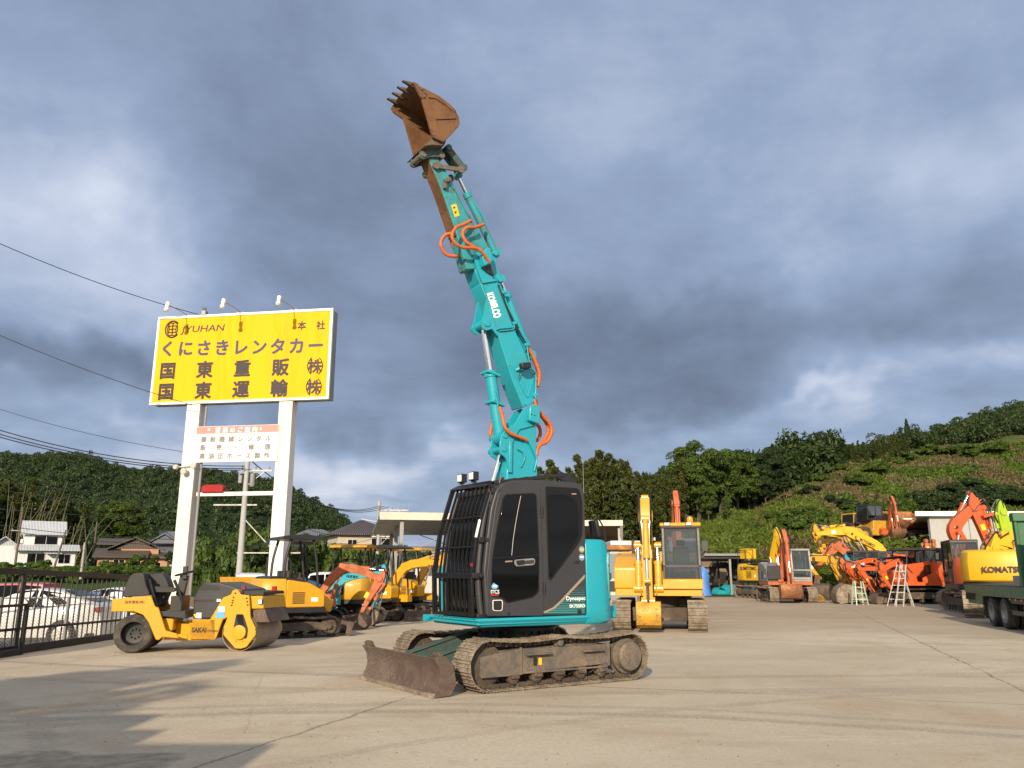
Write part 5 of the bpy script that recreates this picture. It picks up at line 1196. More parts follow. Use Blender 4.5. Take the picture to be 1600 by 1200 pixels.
    white = M['decalwhite']
    line('*営業のご案内*', [(412, 872), (716, 866)], .16, white, .006, -.031, sb)
    line('建設機械レンタル', [(372, 925), (748, 918)], .175, fade, .006, -.023, sb); line('販 売 ・ 修 理', [(367, 973), (745, 967)], .175, fade, .006, -.023, sb); line('高油圧ホース製作', [(362, 1022), (740, 1018)], .175, fade, .006, -.023, sb)
    # lamps on arms reaching out over the top edge
    for bx, hx in ((268, 0), (582, 0), (895, 0)):
        x, _ = cr(bx, 185); q = MB().span((x - .12, .0, z1), (x + .12, .12, z1 + .03)); q.tube([(x, .05, z1 + .03), (x, -.3, z1 + .05), (x, -1.0, z1 + .02)], .012, 8)
        arm = q.build('lamp_arm', M['steel'], o); h_ = MB().lathe([(.035, .18), (.055, .17), (.058, .05), (.042, .02), (.045, -.01), (.07, -.05), (.07, -.09)], (x, -1.0, z1 - .08), (0, .25, 1), 16); lamp = h_.build('lamp_head', M['white'], arm)
        MB().lathe([(.06, -.095), (.035, -.12)], (x, -1.0, z1 - .08), (0, .25, 1), 16).build('bulb', M['lens'], lamp)
    x, _ = cr(372, 190); q = MB().span((x - .06, -.05, z1), (x + .06, .1, z1 + .12)); q.cyl((x, -.05, z1 + .16), (x, .02, z1 + .2), .05, n=12); q.build('wire_bracket', M['steel'], o)
    # red beacon on the crossbar, floodlights and camera on the left post
    xa, za = loc(332, 768); MB().prism(rounded([(xa - .38, za - .02), (xa + .28, za - .02), (xa + .28, za + .16), (xa + .2, za + .2), (xa - .3, za + .2), (xa - .38, za + .14)], .04), .05, .22).build('red_beacon', M['redlens'], o, bevel=.02)
    xa, za = loc(293, 730); q = MB().tube([(xa - .25, -.05, za), (xa + .22, -.05, za + .04)], .02, 8)
    for dx, dz, r in ((-.28, 0, .07), (.26, .03, .09), (-.02, -.13, .09)): q.lathe([(r * .5, .1), (r, .02), (r, -.05), (r * .8, -.07)], (xa + dx, -.12, za + dz), (0, 1, .2), 14)
    q.build('floodlights', M['alu'], o); xb, zb = loc(313, 700); MB().tube([(xb + .02, .1, 0.2), (xb + .02, .1, zb + 1.2)], .035, 8).build('conduit', M['greypaint'], o)
    return o
big_sign()

# ------------------------------------------------------------------ sliding gate, fence, parked cars
def gate():
    a = Vector((-9.62, 13.2, 0)); b = Vector((-9.42, 20.6, -.08)); o = thing('sliding_gate', 'black steel sliding gate with vertical bars in front of the white cars', 'gate', a, math.atan2((b - a).y, (b - a).x))
    L_ = (b - a).xy.length; z = lambda x, h: h - .19 * x / L_ * (1 if h > .6 else .4)
    q = MB(); 
    q.beam((0, 0, .10), (L_, 0, .04), .07, .18); q.beam((0, 0, z(0, 1.62)), (L_, 0, z(L_, 1.62)), .06, .11); q.beam((0, 0, .50), (L_, 0, .42), .05, .05)
    for x in (0.03, 3.02, L_ - .03): q.beam((x, 0, .06), (x, 0, z(x, 1.62)), .07, .07, (1, 0, 0))
    o_ = q.build('gate_frame', M['black'], o, bevel=.006)
    k = int(L_ / .205)
    for i in range(1, k):
        x = i * L_ / k; MB().beam((x, 0, .12), (x, 0, z(x, 1.57)), .022, .022, (1, 0, 0)).build('bar', M['black'], o)
    for x in (.8, 2.4, 3.6, 5.4): MB().cyl((x, -.03, .04), (x, .03, .04), .05, n=14).build('wheel', M['rubber'], o)
    # end stop frame at the left of the picture
    q = MB(); x0 = 0.9; q.beam((x0, -.14, .05), (x0 + 2.1, -.14, .05), .05, .14); q.beam((x0 + 2.1, -.14, -.0), (x0 + 2.1, -.14, .92), .07, .07, (1, 0, 0)); q.beam((x0, -.14, .92), (x0 + 2.13, -.14, .92), .06, .05); q.build('stop_frame', M['black'], o, bevel=.005)
    return o
gate()
def fence():
    a = Vector((-14.2, 20.3, -.38)); b = Vector((-10.3, 21.6, -.38)); d = b - a; L_ = d.length; o = thing('chain_link_fence', 'low chain link fence with grey posts between the black gate and the white car', 'fence', a, math.atan2(d.y, d.x))
    for x in (0.2, 1.55, 3.05, L_): MB().cyl((x, 0, -.1), (x, 0, 1.32), .035, n=10).build('post', M['steel'], o)
    MB().cyl((0, 0, 1.30), (L_, 0, 1.30), .022, n=8).build('rail', M['steel'], o)
    q = MB(); s = .075; n = int((L_ + 1.3) / s)
    for i in range(n):
        for dr in (1, -1):
            x0 = i * s - (1.3 if dr > 0 else 0); x1 = x0 + dr * 1.26; z0_, z1_ = .02, 1.28
            def cut(x): return max(0, min(L_, x))
            xa, xb = cut(x0), cut(x1)
            if abs(xa - xb) < .05: continue
            za = z0_ + (xa - x0) / (x1 - x0) * 1.26; zb = z0_ + (xb - x0) / (x1 - x0) * 1.26; q.tube([(xa, dr * .003, za), (xb, dr * .003, zb)], .0035, 3, False)
    q.build('wire_netting', M['greypaint'], o)
fence()

def car(name, label, p, hd, col, L_=4.5, W_=1.74, H_=1.47, kind='hatch', cat='car'):
    """body lofted across side sections; front towards +x"""
    o = thing(name, label, cat, p, hd)
    k = L_ / 4.5
    if kind == 'hatch':
        top = [(2.2, .62), (2.05, .78), (1.2, .98), (.75, 1.06), (-.1, 1.43), (-.45, 1.47), (-1.1, 1.40), (-1.8, 1.15), (-2.02, 1.10), (-2.18, .98), (-2.25, .6)]
        belt = [(2.22, .56), (2.08, .70), (1.2, .86), (.75, .90), (-.1, .96), (-.45, .98), (-1.1, 1.02), (-1.8, 1.05), (-2.03, 1.04), (-2.19, .92), (-2.25, .58)]
    else:
        top = [(2.2, .75), (2.1, .98), (1.5, 1.06), (1.15, 1.15), (.75, 1.72), (.4, 1.78), (-1.3, 1.80), (-2.0, 1.76), (-2.16, 1.1), (-2.22, .9), (-2.25, .6)]
        belt = [(2.22, .6), (2.14, .88), (1.5, .96), (1.15, 1.0), (.75, 1.03), (.4, 1.04), (-1.3, 1.06), (-2.0, 1.06), (-2.19, 1.04), (-2.24, .88), (-2.25, .58)]
    hz = H_ / (1.47 if kind == 'hatch' else 1.8); w = W_ / 2
    rings = []
    for (tx, tz), (bx, bz) in zip(top, belt):
        x = tx * k; r = .2 * k; ro = w * (.70 if tz - bz > .2 else .86); bo = w * (.97 if abs(tx) < 2 else .86)
        rings.append([(x, y, z * hz) for y, z in ((-bo * .96, .24), (-bo, .5), (-bo * .985, bz), (-ro, tz - .03), (-ro * .7, tz), (ro * .7, tz), (ro, tz - .03), (bo * .985, bz), (bo, .5), (bo * .96, .24))])
    body = MB().loft(rings).build('body', col, o, bevel=.02, ang=50)
    # windows: panels just proud of the upper body
    wins = [((.62, 1.03), (.0, 1.38), (-.35, 1.42), (-.55, 1.42), (-.55, .99)), ((-.60, .99), (-.60, 1.42), (-1.1, 1.35), (-1.55, 1.18), (-1.5, 1.05))] if kind == 'hatch' else [((1.05, 1.1), (.7, 1.66), (.0, 1.7), (.0, 1.08)), ((-.06, 1.08), (-.06, 1.7), (-1.0, 1.72), (-1.0, 1.1)), ((-1.06, 1.1), (-1.06, 1.72), (-1.95, 1.68), (-2.05, 1.1))]
    def yside(x, z):
        t = 0; zb = lerp_table(sorted((a * k, b) for a, b in belt), x); zt = lerp_table(sorted((a * k, b) for a, b in top), x)
        f = min(1, max(0, (z - zb) / max(.05, zt - .03 - zb))); return w * (.955 + (.70 - .955) * f) + .004
    for s in (1, -1):
        for wn in wins:
            q = MB(); pts = [(x * k, z) for x, z in wn]; n = len(pts)
            q.add([(x, s * yside(x, z), z * hz) for x, z in pts] + [(x, s * (yside(x, z) + .012), z * hz) for x, z in pts], [tuple(range(n)), tuple(range(2 * n - 1, n - 1, -1))] + [(i, (i + 1) % n, n + (i + 1) % n, n + i) for i in range(n)])
            q.build('side_window', M['glassdark'], body)
    for xx in (1.38 * k, -1.32 * k):
        for s in (1, -1):
            r = .315; y = s * (w - .10)
            MB().cyl((xx, y - .11 * s, r), (xx, y + .085 * s, r), r + .05, n=26).build('wheel_arch', M['rubber'], body)
            t = MB().lathe([(r * .62, -.1), (r * .95, -.1), (r, -.06), (r, .06), (r * .95, .1), (r * .66, .1)], (xx, y + .0 * s, r), (0, s, 0), 28, True).build('wheel', M['tyre'], o)
            q = MB().cyl((xx, y + .05 * s, r), (xx, y + .09 * s, r), r * .22, n=14)
            for j in range(7): a = j * 2 * math.pi / 7; q.beam((xx, y + .085 * s, r), (xx + math.cos(a) * r * .62, y + .085 * s, r + math.sin(a) * r * .62), .03, .06, (0, 1, 0), .02, .10)
            q.lathe([(r * .60, .06), (r * .67, .105), (r * .62, .11)], (xx, y, r), (0, s, 0), 28); q.build('rim', M['alu'], t)
    for s in (1, -1):
        MB().box((-2.16 * k, s * w * .80, .93 * hz), (.14, .30, .12)).build('tail_light', M['redlens'], body, bevel=.02); MB().box((2.12 * k, s * w * .70, .66 * hz), (.16, .36, .12)).build('headlight', M['lens'], body, bevel=.02)
        MB().box((.62 * k, s * (w + .08), 1.0 * hz), (.1, .18, .11)).build('mirror', col, body, bevel=.02)
    if kind == 'hatch': MB().prism([(-1.15 * k, 1.405), (-1.75 * k, 1.185), (-2.0 * k, 1.12), (-2.0 * k, 1.128), (-1.75 * k, 1.198), (-1.15 * k, 1.418)], -w * .6, w * .6).build('rear_window', M['glassdark'], body)
    MB().span((2.1 * k, -w * .9, .22), (-2.1 * k, w * .9, .34)).build('sill', M['rubber'], body, bevel=.02)
    return o
def place(u, Y, z): p = at(u, HZ, Y); return Vector((p.x, Y, z))
cw = M['white']
car('parked_car', 'white hatchback with alloy wheels parked behind the black gate', place(50, 22.4, -.33), R(184), paint('pearl_white', (.72, .71, .69), .2, .08, (.4, .36, .3), 2, 0, coat=.6))
car('parked_car', 'second white car standing behind the white hatchback, nose to the right', place(215, 27.0, -.38), R(-20), paint('car_white', (.70, .71, .72), .22, .1, (.4, .36, .3), 2, 0, coat=.5))
car('parked_van', 'white boxy kei van behind the yellow roller', place(392, 30.5, -.3), R(-70), paint('van_white', (.66, .68, .66), .25, .1, (.4, .36, .3), 2, 0, coat=.5), 3.4, 1.48, 1.85, 'van', 'van')
car('parked_van', 'white van behind the orange mini excavator boom', place(508, 33.0, -.3), R(190), paint('dull_white', (.60, .62, .62), .3, .1, (.4, .36, .3), 2, 0, coat=.5), 3.4, 1.48, 1.9, 'van', 'van')
car('parked_truck', 'small red van at the left edge behind the gate', place(14, 26.5, -.38), R(180), paint('car_red', (.36, .045, .03), .3, .15, (.2, .08, .05), 2, 0, coat=.5), 3.2, 1.48, 1.62, 'van', 'van')
# stone bank and low block wall beyond the lot
tag(MB().prism([(-46, 36), (-12, 40), (-12, 40.5), (-46, 36.5)], -.4, .42, 'xy').build('low_wall', M['dirt'], bevel=.03), 'low brown retaining wall at the edge of the meadow', 'wall')

# ------------------------------------------------------------------ farm houses
def roof_gable(mb, x0, x1, y0, y1, ze, zr, ov=.45, th=.14):
    """gable roof, ridge along x"""
    ym = (y0 + y1) / 2; sl = (zr - ze) / ((y1 - y0) / 2); e = ze - ov * sl
    mb.prism([(y0 - ov, e), (ym, zr), (y1 + ov, e), (y1 + ov, e + th), (ym, zr + th * 1.2), (y0 - ov, e + th)], x0 - ov, x1 + ov, 'yz')
def roof_hip(mb, x0, x1, y0, y1, ze, zr, ov=.5, k=.5):
    ym = (y0 + y1) / 2; i = (y1 - y0) / 2 * k * 2
    a = [(x0 - ov, y0 - ov, ze), (x1 + ov, y0 - ov, ze), (x1 + ov, y1 + ov, ze), (x0 - ov, y1 + ov, ze)]; b = [(x0 + i, ym, zr), (x1 - i, ym, zr)]
    mb.add([(x, y, z - .14) for x, y, z in a] + a + b, [(3, 2, 1, 0), (0, 1, 5, 4), (1, 2, 6, 5), (2, 3, 7, 6), (3, 0, 4, 7), (4, 5, 9, 8), (5, 6, 9), (6, 7, 8, 9), (7, 4, 8)])
def roof_mat(name, c, scale, gap=.5):
    m, t, b = mat(name); tc = t.new('ShaderNodeTexCoord').outputs['Object']
    w = t.new('ShaderNodeTexWave', wave_type='BANDS', bands_direction='X'); w.inputs['Scale'].default_value = scale; t.l.new(tc, w.inputs['Vector'])
    n = t.noise(tc, 1.4, 5, .6); col = t.mix(t.math('ADD', t.math('MULTIPLY', w.outputs['Fac'], gap), t.math('MULTIPLY', n, .5)), tuple(x * .6 for x in c), tuple(min(1, x * 1.25) for x in c))
    t.l.new(col, b.inputs['Base Color']); b.inputs['Roughness'].default_value = .55
    bp = t.new('ShaderNodeBump'); bp.inputs['Distance'].default_value = .05; t.l.new(w.outputs['Fac'], bp.inputs['Height']); t.l.new(bp.outputs[0], b.inputs['Normal']); return m
M['roofwhite'] = roof_mat('white_metal_roof', (.52, .54, .57), 1.6, .3); M['tilebrown'] = roof_mat('brown_tiles', (.085, .065, .055), 1.3); M['tilegrey'] = roof_mat('grey_tiles', (.13, .14, .165), 1.3)
M['plaster'] = paint('white_plaster', (.62, .63, .64), .8, .25, (.35, .33, .3), 1, .004); M['clay'] = paint('clay_wall', (.42, .22, .12), .85, .3, (.25, .14, .08), 1, .004); M['beige'] = paint('beige_wall', (.44, .39, .31), .85, .2, (.3, .25, .2), 1, .004)
def win(o, x, z, w, h, y, face='f', m_='glassdark'):
    """window with frame on a wall: face f = -y side at y, l = -x side at x=y"""
    if face == 'f': f = MB().span((x - .06, y - .05, z - .06), (x + w + .06, y + .02, z + h + .06)); g = MB().span((x, y - .06, z), (x + w, y - .05, z + h))
    else: f = MB().span((y - .05, x - .06, z - .06), (y + .02, x + w + .06, z + h + .06)); g = MB().span((y - .06, x, z), (y - .05, x + w, z + h))
    fr = f.build('window', M['alu'], o); g.build('pane', M[m_], fr)
    if face == 'f': MB().span((x + w / 2 - .03, y - .07, z), (x + w / 2 + .03, y - .06, z + h)).build('mullion', M['alu'], fr)
def base(u, v, Y): p = at(u, v, Y); return p
# white two-storey house
h = thing('white_house', 'white two storey house with pale metal roofs beside the bamboo', 'house', base(30, 884, 122), R(33))
MB().span((-.5, 0, -1), (7.2, 6, 2.5)).build('ground_floor', M['plaster'], h); MB().span((.2, 1.0, 2.4), (5.2, 5.2, 5.0)).build('upper_floor', M['plaster'], h)
q = MB(); roof_gable(q, .2, 5.2, 1.0, 5.2, 5.0, 6.6, .55); q.prism([(.25, 5.0), (3.1, 6.55), (5.15, 5.0)][:0] or [(1.05, 5.0), (3.1, 6.5), (5.15, 5.0)], .21, .4, 'yz'); q.build('roof', M['roofwhite'], h)
q = MB(); q.prism([(-.9, 2.2), (1.2, 3.1), (1.2, 3.2), (-.9, 2.32)], -1.0, 7.7, 'yz'); q.prism([(5.0, 3.2), (6.7, 2.2), (6.7, 2.32), (5.0, 3.3)], -1.0, 7.7, 'yz'); q.build('lower_roof', M['roofwhite'], h)
MB().span((-4.0, .5, -1), (-.4, 6.5, 2.9)).build('side_wing', M['plaster'], h); q = MB(); q.prism([(-4.5, 2.4), (-2.2, 4.1), (.1, 2.4), (.1, 2.55), (-2.2, 4.25), (-4.5, 2.55)], -.1, 7.0); q.prism([(-4.0, 2.9), (-2.2, 4.1), (-.4, 2.9)], .5, .7); q.build('wing_roof', M['roofwhite'], h)
win(h, 1.6, 3.2, 3.0, 1.2, 1.0); win(h, .9, -.1, 2.2, 1.9, 0); win(h, 5.0, .4, 1.5, 1.3, 0); win(h, 2.4, 3.3, .8, .8, .2, 'l')
MB().prism([(-1.2, 1.75), (0, 2.0), (0, 2.06), (-1.2, 1.83)], 3.0, 5.3, 'yz').build('awning', M['roofwhite'], h); MB().box((-.05, 1.9, 3.6), (.3, .7, .6)).build('air_conditioner', M['white'], h, bevel=.03)
MB().prism([(3.25, 2.5), (.6, 4.0)][:0] or [(-1.0, 3.55), (.0, 2.85), (.0, 2.9), (-1.0, 3.6)], 1.4, 3.2).build('solar_panel', M['black'], h)
# brown tiled house
h = thing('tiled_house', 'low farm house with clay walls and brown tiled roofs', 'house', base(150, 894, 128), R(20))
MB().span((0, 0, -1), (6.6, 6, 2.3)).build('wall', M['clay'], h); MB().span((3.0, 2.0, 2.0), (8.5, 7, 3.6)).build('rear_wall', M['clay'], h); MB().span((6.6, 1.0, -1), (10.0, 6, 2.2)).build('porch_wall', M['clay'], h)
q = MB(); q.prism([(-.9, 2.2), (3.0, 3.6), (3.0, 3.75), (-.9, 2.35)], -.7, 7.2, 'yz'); q.prism([(.1, 2.2), (3.0, 3.0), (3.0, 3.15), (.1, 2.32)], 7.2, 10.6, 'yz'); q.build('front_roof', M['tilebrown'], h)
q = MB(); q.prism([(1.0, 3.5), (4.9, 5.3), (9.3, 3.5), (9.3, 3.65), (4.9, 5.5), (1.0, 3.65)], 1.4, 7.5); q.prism([(2.2, 3.6), (4.9, 5.1), (8.2, 3.6)], 2.0, 2.2); q.build('roof', M['tilebrown'], h); q = MB(); roof_gable(q, -.5, 4.0, 3.5, 7.5, 4.4, 5.2, .3); q.build('rear_roof', M['tilebrown'], h)
win(h, .7, .7, 1.0, 1.1, 0); win(h, 2.3, .9, 1.5, 1.0, 0); win(h, 5.0, .7, 1.0, 1.1, 0); win(h, 7.4, .6, 1.6, .9, 1.0)
# grey temple-like roof and further roofs
h = thing('farm_house', 'large house with a grey tiled roof and raised gable behind the brown one', 'house', base(205, 890, 160), R(12)); MB().span((0, 0, -2), (14, 9, 3.2)).build('wall', M['plaster'], h)
q = MB(); roof_hip(q, 0, 14, 0, 9, 3.2, 6.2, 1.0, .35); roof_gable(q, 4.2, 9.8, 2.2, 6.8, 5.4, 7.4, .5); q.prism([(3.0, 5.0), (5.6, 6.6), (8.2, 5.0)], -.2, 1.9); q.prism([(2.4, 4.9), (5.6, 6.8), (8.8, 4.9), (8.8, 5.1), (5.6, 7.1), (2.4, 5.1)], -.6, 2.4); q.build('roof', M['tilegrey'], h)
h = thing('farm_house', 'grey roofed house low between the two sign posts', 'house', base(362, 872, 165), R(-8)); MB().span((0, 0, -2), (12, 7, 2.2)).build('wall', M['beige'], h); q = MB(); roof_hip(q, 0, 12, 0, 7, 2.2, 4.6, .8); q.build('roof', M['tilegrey'], h)
h = thing('farm_house', 'house with grey tiled roof behind the black canopies', 'house', base(436, 898, 112), R(14)); MB().span((0, 0, -2), (9.0, 7, 4.2)).build('wall', M['beige'], h); q = MB(); roof_hip(q, 0, 9.0, 0, 7, 4.2, 6.3, .8); roof_gable(q, 5.2, 8.4, -1.4, 3.0, 3.6, 4.4, .3); q.build('roof', M['tilegrey'], h); win(h, 6.2, 2.2, 1.4, 1.0, 0); MB().span((5.6, -1.0, -2), (8.0, 0, 3.4)).build('porch', M['beige'], h)
h = thing('apartment_house', 'beige two storey house with hipped brown roof behind the yellow canopies', 'house', base(525, 900, 95), R(24)); MB().span((0, 0, -2), (7.0, 6.5, 4.8)).build('wall', M['beige'], h); MB().span((3.6, -.9, 1.6), (7.0, 0, 2.6)).build('balcony', M['clay'], h)
q = MB(); roof_hip(q, 0, 7.0, 0, 6.5, 4.8, 6.6, .6); q.build('roof', M['tilebrown'], h); win(h, 1.2, 3.0, 1.0, 1.1, 0); win(h, 4.0, 2.7, 2.2, 1.6, 0); MB().beam((6.95, 3, 6.2), (3.4, 3.2, 6.75), .12, .1).build('ridge_cap', M['alu'], h)
MB().prism([(-1.6, 1.2), (0, 1.7), (0, 1.8), (-1.6, 1.3)], 2.6, 7.0, 'yz').build('lean_to_roof', M['tilegrey'], h)

# ------------------------------------------------------------------ utility poles and wires
def pole(u, vb, vt, Y, r, label, arms=(), material='steel', lean=0, extra=False):
    p = at(u, vb, Y); top = at(u, vt, Y).z - p.z; o = thing('utility_pole', label, 'pole', p)
    mb = MB().tube([(0, 0, 0), (lean * .5, 0, top * .5), (lean, 0, top)], [r, r * .85, r * .7], 12).build('shaft', M[material], o, ang=60)
    for z, w, s in arms:
        q = MB().box((s, 0, top - z), (w, .09, .09))
        for i in range(3): q.cyl((s + (i - 1) * w * .42, 0, top - z), (s + (i - 1) * w * .42, 0, top - z + .25), .045, n=8)
        q.beam((s * .2, 0, top - z - .8), (s + w * .3, 0, top - z), .04, .04); q.build('crossarm', M['steel'], o)
    if extra:
        MB().lathe([(.05, .75), (.14, .7), (.15, .1), (.12, 0)], (.38, -.1, top - 1.6), (0, 0, 1), 14).build('transformer', M['greypaint'], o); MB().box((-.28, -.1, top - 1.2), (.2, .25, .45)).build('switch_box', M['greypaint'], o, bevel=.03)
        q = MB().box((-.5, 0, top - 2.6), (2.4, .08, .08)); q.box((1.6, 0, top - 5.2), (3.6, .07, .07)); q.beam((.1, 0, top - 3.4), (1.9, 0, top - 5.2), .05, .05); q.build('lower_arms', M['steel'], o)
    return o
M['polegrey'] = paint('concrete_pole', (.36, .36, .36), .8, .3, (.2, .19, .17), 2, .004); M['wood'] = paint('weathered_wood', (.13, .10, .07), .9, .4, (.06, .05, .04), 3, .006)
pole(373, 905, 716, 45, .18, 'thick grey concrete pole with transformer between the sign posts', [(.7, 1.8, .5)], 'polegrey', extra=True)
pole(588, 915, 783, 63, .17, 'concrete utility pole left of the open shed', [(.7, 2.6, 1.0), (2.7, 1.6, .3)], 'polegrey', extra=False)
pole(22, 893, 792, 105, .17, 'brown utility pole in front of the white house gable', [(3.0, 2.2, 0)], 'wood'); pole(82, 895, 828, 100, .14, 'leaning wooden pole in front of the white house', (), 'wood', 1.0)
pole(126, 905, 848, 60, .13, 'short silvery pole with a stay near the white cars', (), 'steel'); pole(146, 865, 815, 135, .15, 'distant wooden pole behind the tiled house', (), 'wood'); pole(478, 880, 835, 130, .13, 'thin distant pole above the grey roofs', [(.6, 1.6, 0)], 'polegrey'); pole(320, 878, 848, 90, .12, 'distant pole just right of the left sign post', (), 'polegrey'); pole(398, 888, 843, 90, .12, 'thin grey pole between the concrete pole and the canopy', (), 'polegrey')
def wire(label, a, b, sag, r=.012, group='overhead power lines'):
    A_, B_ = Vector(a), Vector(b); pts = [A_.lerp(B_, i / 24) - Vector((0, 0, sag * 4 * (i / 24) * (1 - i / 24))) for i in range(25)]
    o = MB().tube(pts, r, 5).build('overhead_wire', M['hoseblack']); c = A_.copy(); o.data.transform(Matrix.Translation(-c)); o.location = c; return tag(o, label, 'wire', group)
wire('thin service wire running down to the top of the yellow sign', at(-160, 305, 19), at(312, 492, 22.7), .25, .011)
wire('thin wire crossing the lower left corner of the yellow sign', at(-160, 450, 21), at(300, 633, 22.3), .2, .010)
wire('faint single wire in the sky below the yellow sign', at(-160, 580, 48), at(381, 718, 45), .8, .014)
for i, dv in enumerate((0, 7, 12)): wire('thick cable of the bundle sweeping from the left edge to the concrete pole', at(-200, 598 + dv * 1.2, 38), at(386 + i * 4, 728 + dv * .5, 45), 1.1, .026, 'power cables over the hill')
for i, dv in enumerate((0, 4, 9)): wire('cable hanging between the two concrete poles', at(388 + i * 5, 716 + dv, 45), at(594 + i * 7, 790 + dv * .2, 63), 1.3, .022, 'cables between the concrete poles')
for i, (va, vb) in enumerate(((722, 775), (735, 790), (772, 800), (790, 842), (796, 852))): wire('low wire crossing in front of the wooded hill', at(-160, va, 52), at(400, vb, 47),   .7, .020, 'low wires in front of the hill')
for i in range(2): wire('low wire from the concrete pole to the shed side', at(390, 778 + i * 22, 45.3), at(588, 832 + i * 8, 62.8), 1.0, .016, 'low wires towards the shed')
# ------------------------------------------------------------------ generic crawler excavators
SIZES = {'mini': dict(L=1.95, W=1.55, s=.30, r=.25, z=.56, up=1.45, uf=.62, ur=.95, ch=2.42), 'mid': dict(L=3.5, W=2.5, s=.5, r=.40, z=.90, up=2.4, uf=1.15, ur=1.75, ch=2.80), 'big': dict(L=4.0, W=2.8, s=.6, r=.46, z=1.02, up=2.7, uf=1.3, ur=2.3, ch=3.0)}
def bucket_part(root, H, ang, size, width, y, material, flip=1, teeth=4, name='bucket'):
    """H = hinge point, ang = direction from hinge to the lip, shell bulges to one side"""
    prof = [(0, 0), (-.12, .10), (-.10, .34), (.06, .60), (.32, .72), (.62, .62), (.86, .34), (1.0, .0)]
    c, s = math.cos(ang), math.sin(ang)
    def T(p): x, z = p[0] * size, p[1] * size * flip; return (H[0] + x * c - z * s, H[1] + x * s + z * c)
    P_ = [T(p) for p in prof]; cen = T((.4, .3)); inn = [(a + (cen[0] - a) * .07, b + (cen[1] - b) * .07) for a, b in P_]
    mb = MB().prism(P_ + inn[::-1], y - width / 2, y + width / 2)
    for yy in (y - width / 2, y + width / 2 - .03): mb.prism(P_, yy, yy + .03)
    b = mb.build(name, material, root, bevel=.01)
    q = MB()
    for yy in (y - .12 * size, y + .10 * size): q.prism([T((-.10, .02)), T((-.02, -.10)), T((.1, -.08)), T((.25, .06)), T((.1, .16)), T((-.12, .2))], yy, yy + .03)
    q.cyl((H[0], y - .2 * size, H[1]), (H[0], y + .2 * size, H[1]), .055 * size + .02, n=10); q.build('bucket_ear', material, b)
    q = MB()
    for i in range(teeth):
        yy = y - width / 2 + .06 + (width - .12) * i / (teeth - 1); a, e = Vector((T((.93, .03))[0], yy, T((.93, .03))[1])), Vector((T((1.17, -.02))[0], yy, T((1.17, -.02))[1])); q.beam(a, e, .07, .07, (0, 1, 0), .05, .02)
    q.build('bucket_teeth', M['muddark'], b); return b
def build_cab(root, x0, x1, y0, y1, z0, z1, m_, g='glasssmoke', slope=.12):
    zl = z0 + (z1 - z0) * .36; q = MB()
    pr = lambda z: x1 - slope * max(0, (z - zl)) / (z1 - zl)
    q.span((x0, y0, z0), (x1, y1, z0 + .10)); th = .07
    for yy in (y0, y1 - th):
        q.prism([(x0, z0), (x1, z0), (x1, z0 + .26), (x0 + (x1 - x0) * .55, z0 + .32), (x0 + (x1 - x0) * .45, zl), (x0, zl)], yy, yy + th)
        q.beam((x1 - .05, yy + th / 2, z0), (x1 - .05, yy + th / 2, zl), .09, th); q.beam((x1 - .05, yy + th / 2, zl), (pr(z1) - .05, yy + th / 2, z1), .09, th); q.beam((x0 + .06, yy + th / 2, z0), (x0 + .06, yy + th / 2, z1), .12, th); q.beam((x0 + (x1 - x0) * .45, yy + th / 2, zl - .1), (x0 + (x1 - x0) * .45, yy + th / 2, z1), .08, th)
    q.span((x0, y0 + th, z0), (x0 + .05, y1 - th, zl)); q.span((x1 - .07, y0 + th, z0 + .1), (x1 - .02, y1 - th, z0 + .24))
    cab = q.build('cab', m_, root, bevel=.018)
    MB().prism(rounded([(x0 - .02, z1 - .06), (pr(z1) + .02, z1 - .06), (pr(z1) - .03, z1 + .06), (x0 + .02, z1 + .08)], .04), y0 - .01, y1 + .01).build('cab_roof', m_, cab, bevel=.03)
    MB().prism([(x1 - .03, z0 + .24), (x1 - .03, zl), (pr(z1) - .03, z1 - .06), (pr(z1) - .045, z1 - .06), (x1 - .045, zl), (x1 - .045, z0 + .24)], y0 + th, y1 - th).build('windscreen', M[g], cab)
    MB().span((x1 - .06, y0 + th, zl - .03), (x1 - .015, y1 - th, zl + .03)).build('windscreen_bar', m_, cab)
    for yy in (y0 + .03, y1 - .04):
        MB().prism([(x0 + .12, zl), (x1 - .1, zl), (pr(z1) - .1, z1 - .06), (x0 + .12, z1 - .06)], yy, yy + .01).build('side_window', M[g], cab)
    MB().span((x0 + .02, y0 + th, zl), (x0 + .03, y1 - th, z1 - .06)).build('rear_window', M[g], cab)
    ym = (y0 + y1) / 2; q = MB(); q.box((x0 + .45, ym, z0 + .5), (.5, .5, .14)); q.box((x0 + .22, ym, z0 + .86), (.14, .46, .62)); q.box((x0 + .22, ym, z0 + 1.28), (.1, .24, .18)); q.box((x0 + .5, ym - .32, z0 + .6), (.5, .12, .3)); q.box((x0 + .5, ym + .32, z0 + .6), (.5, .12, .3))
    q.build('operator_seat', M['seatblack'], cab, bevel=.03); return cab
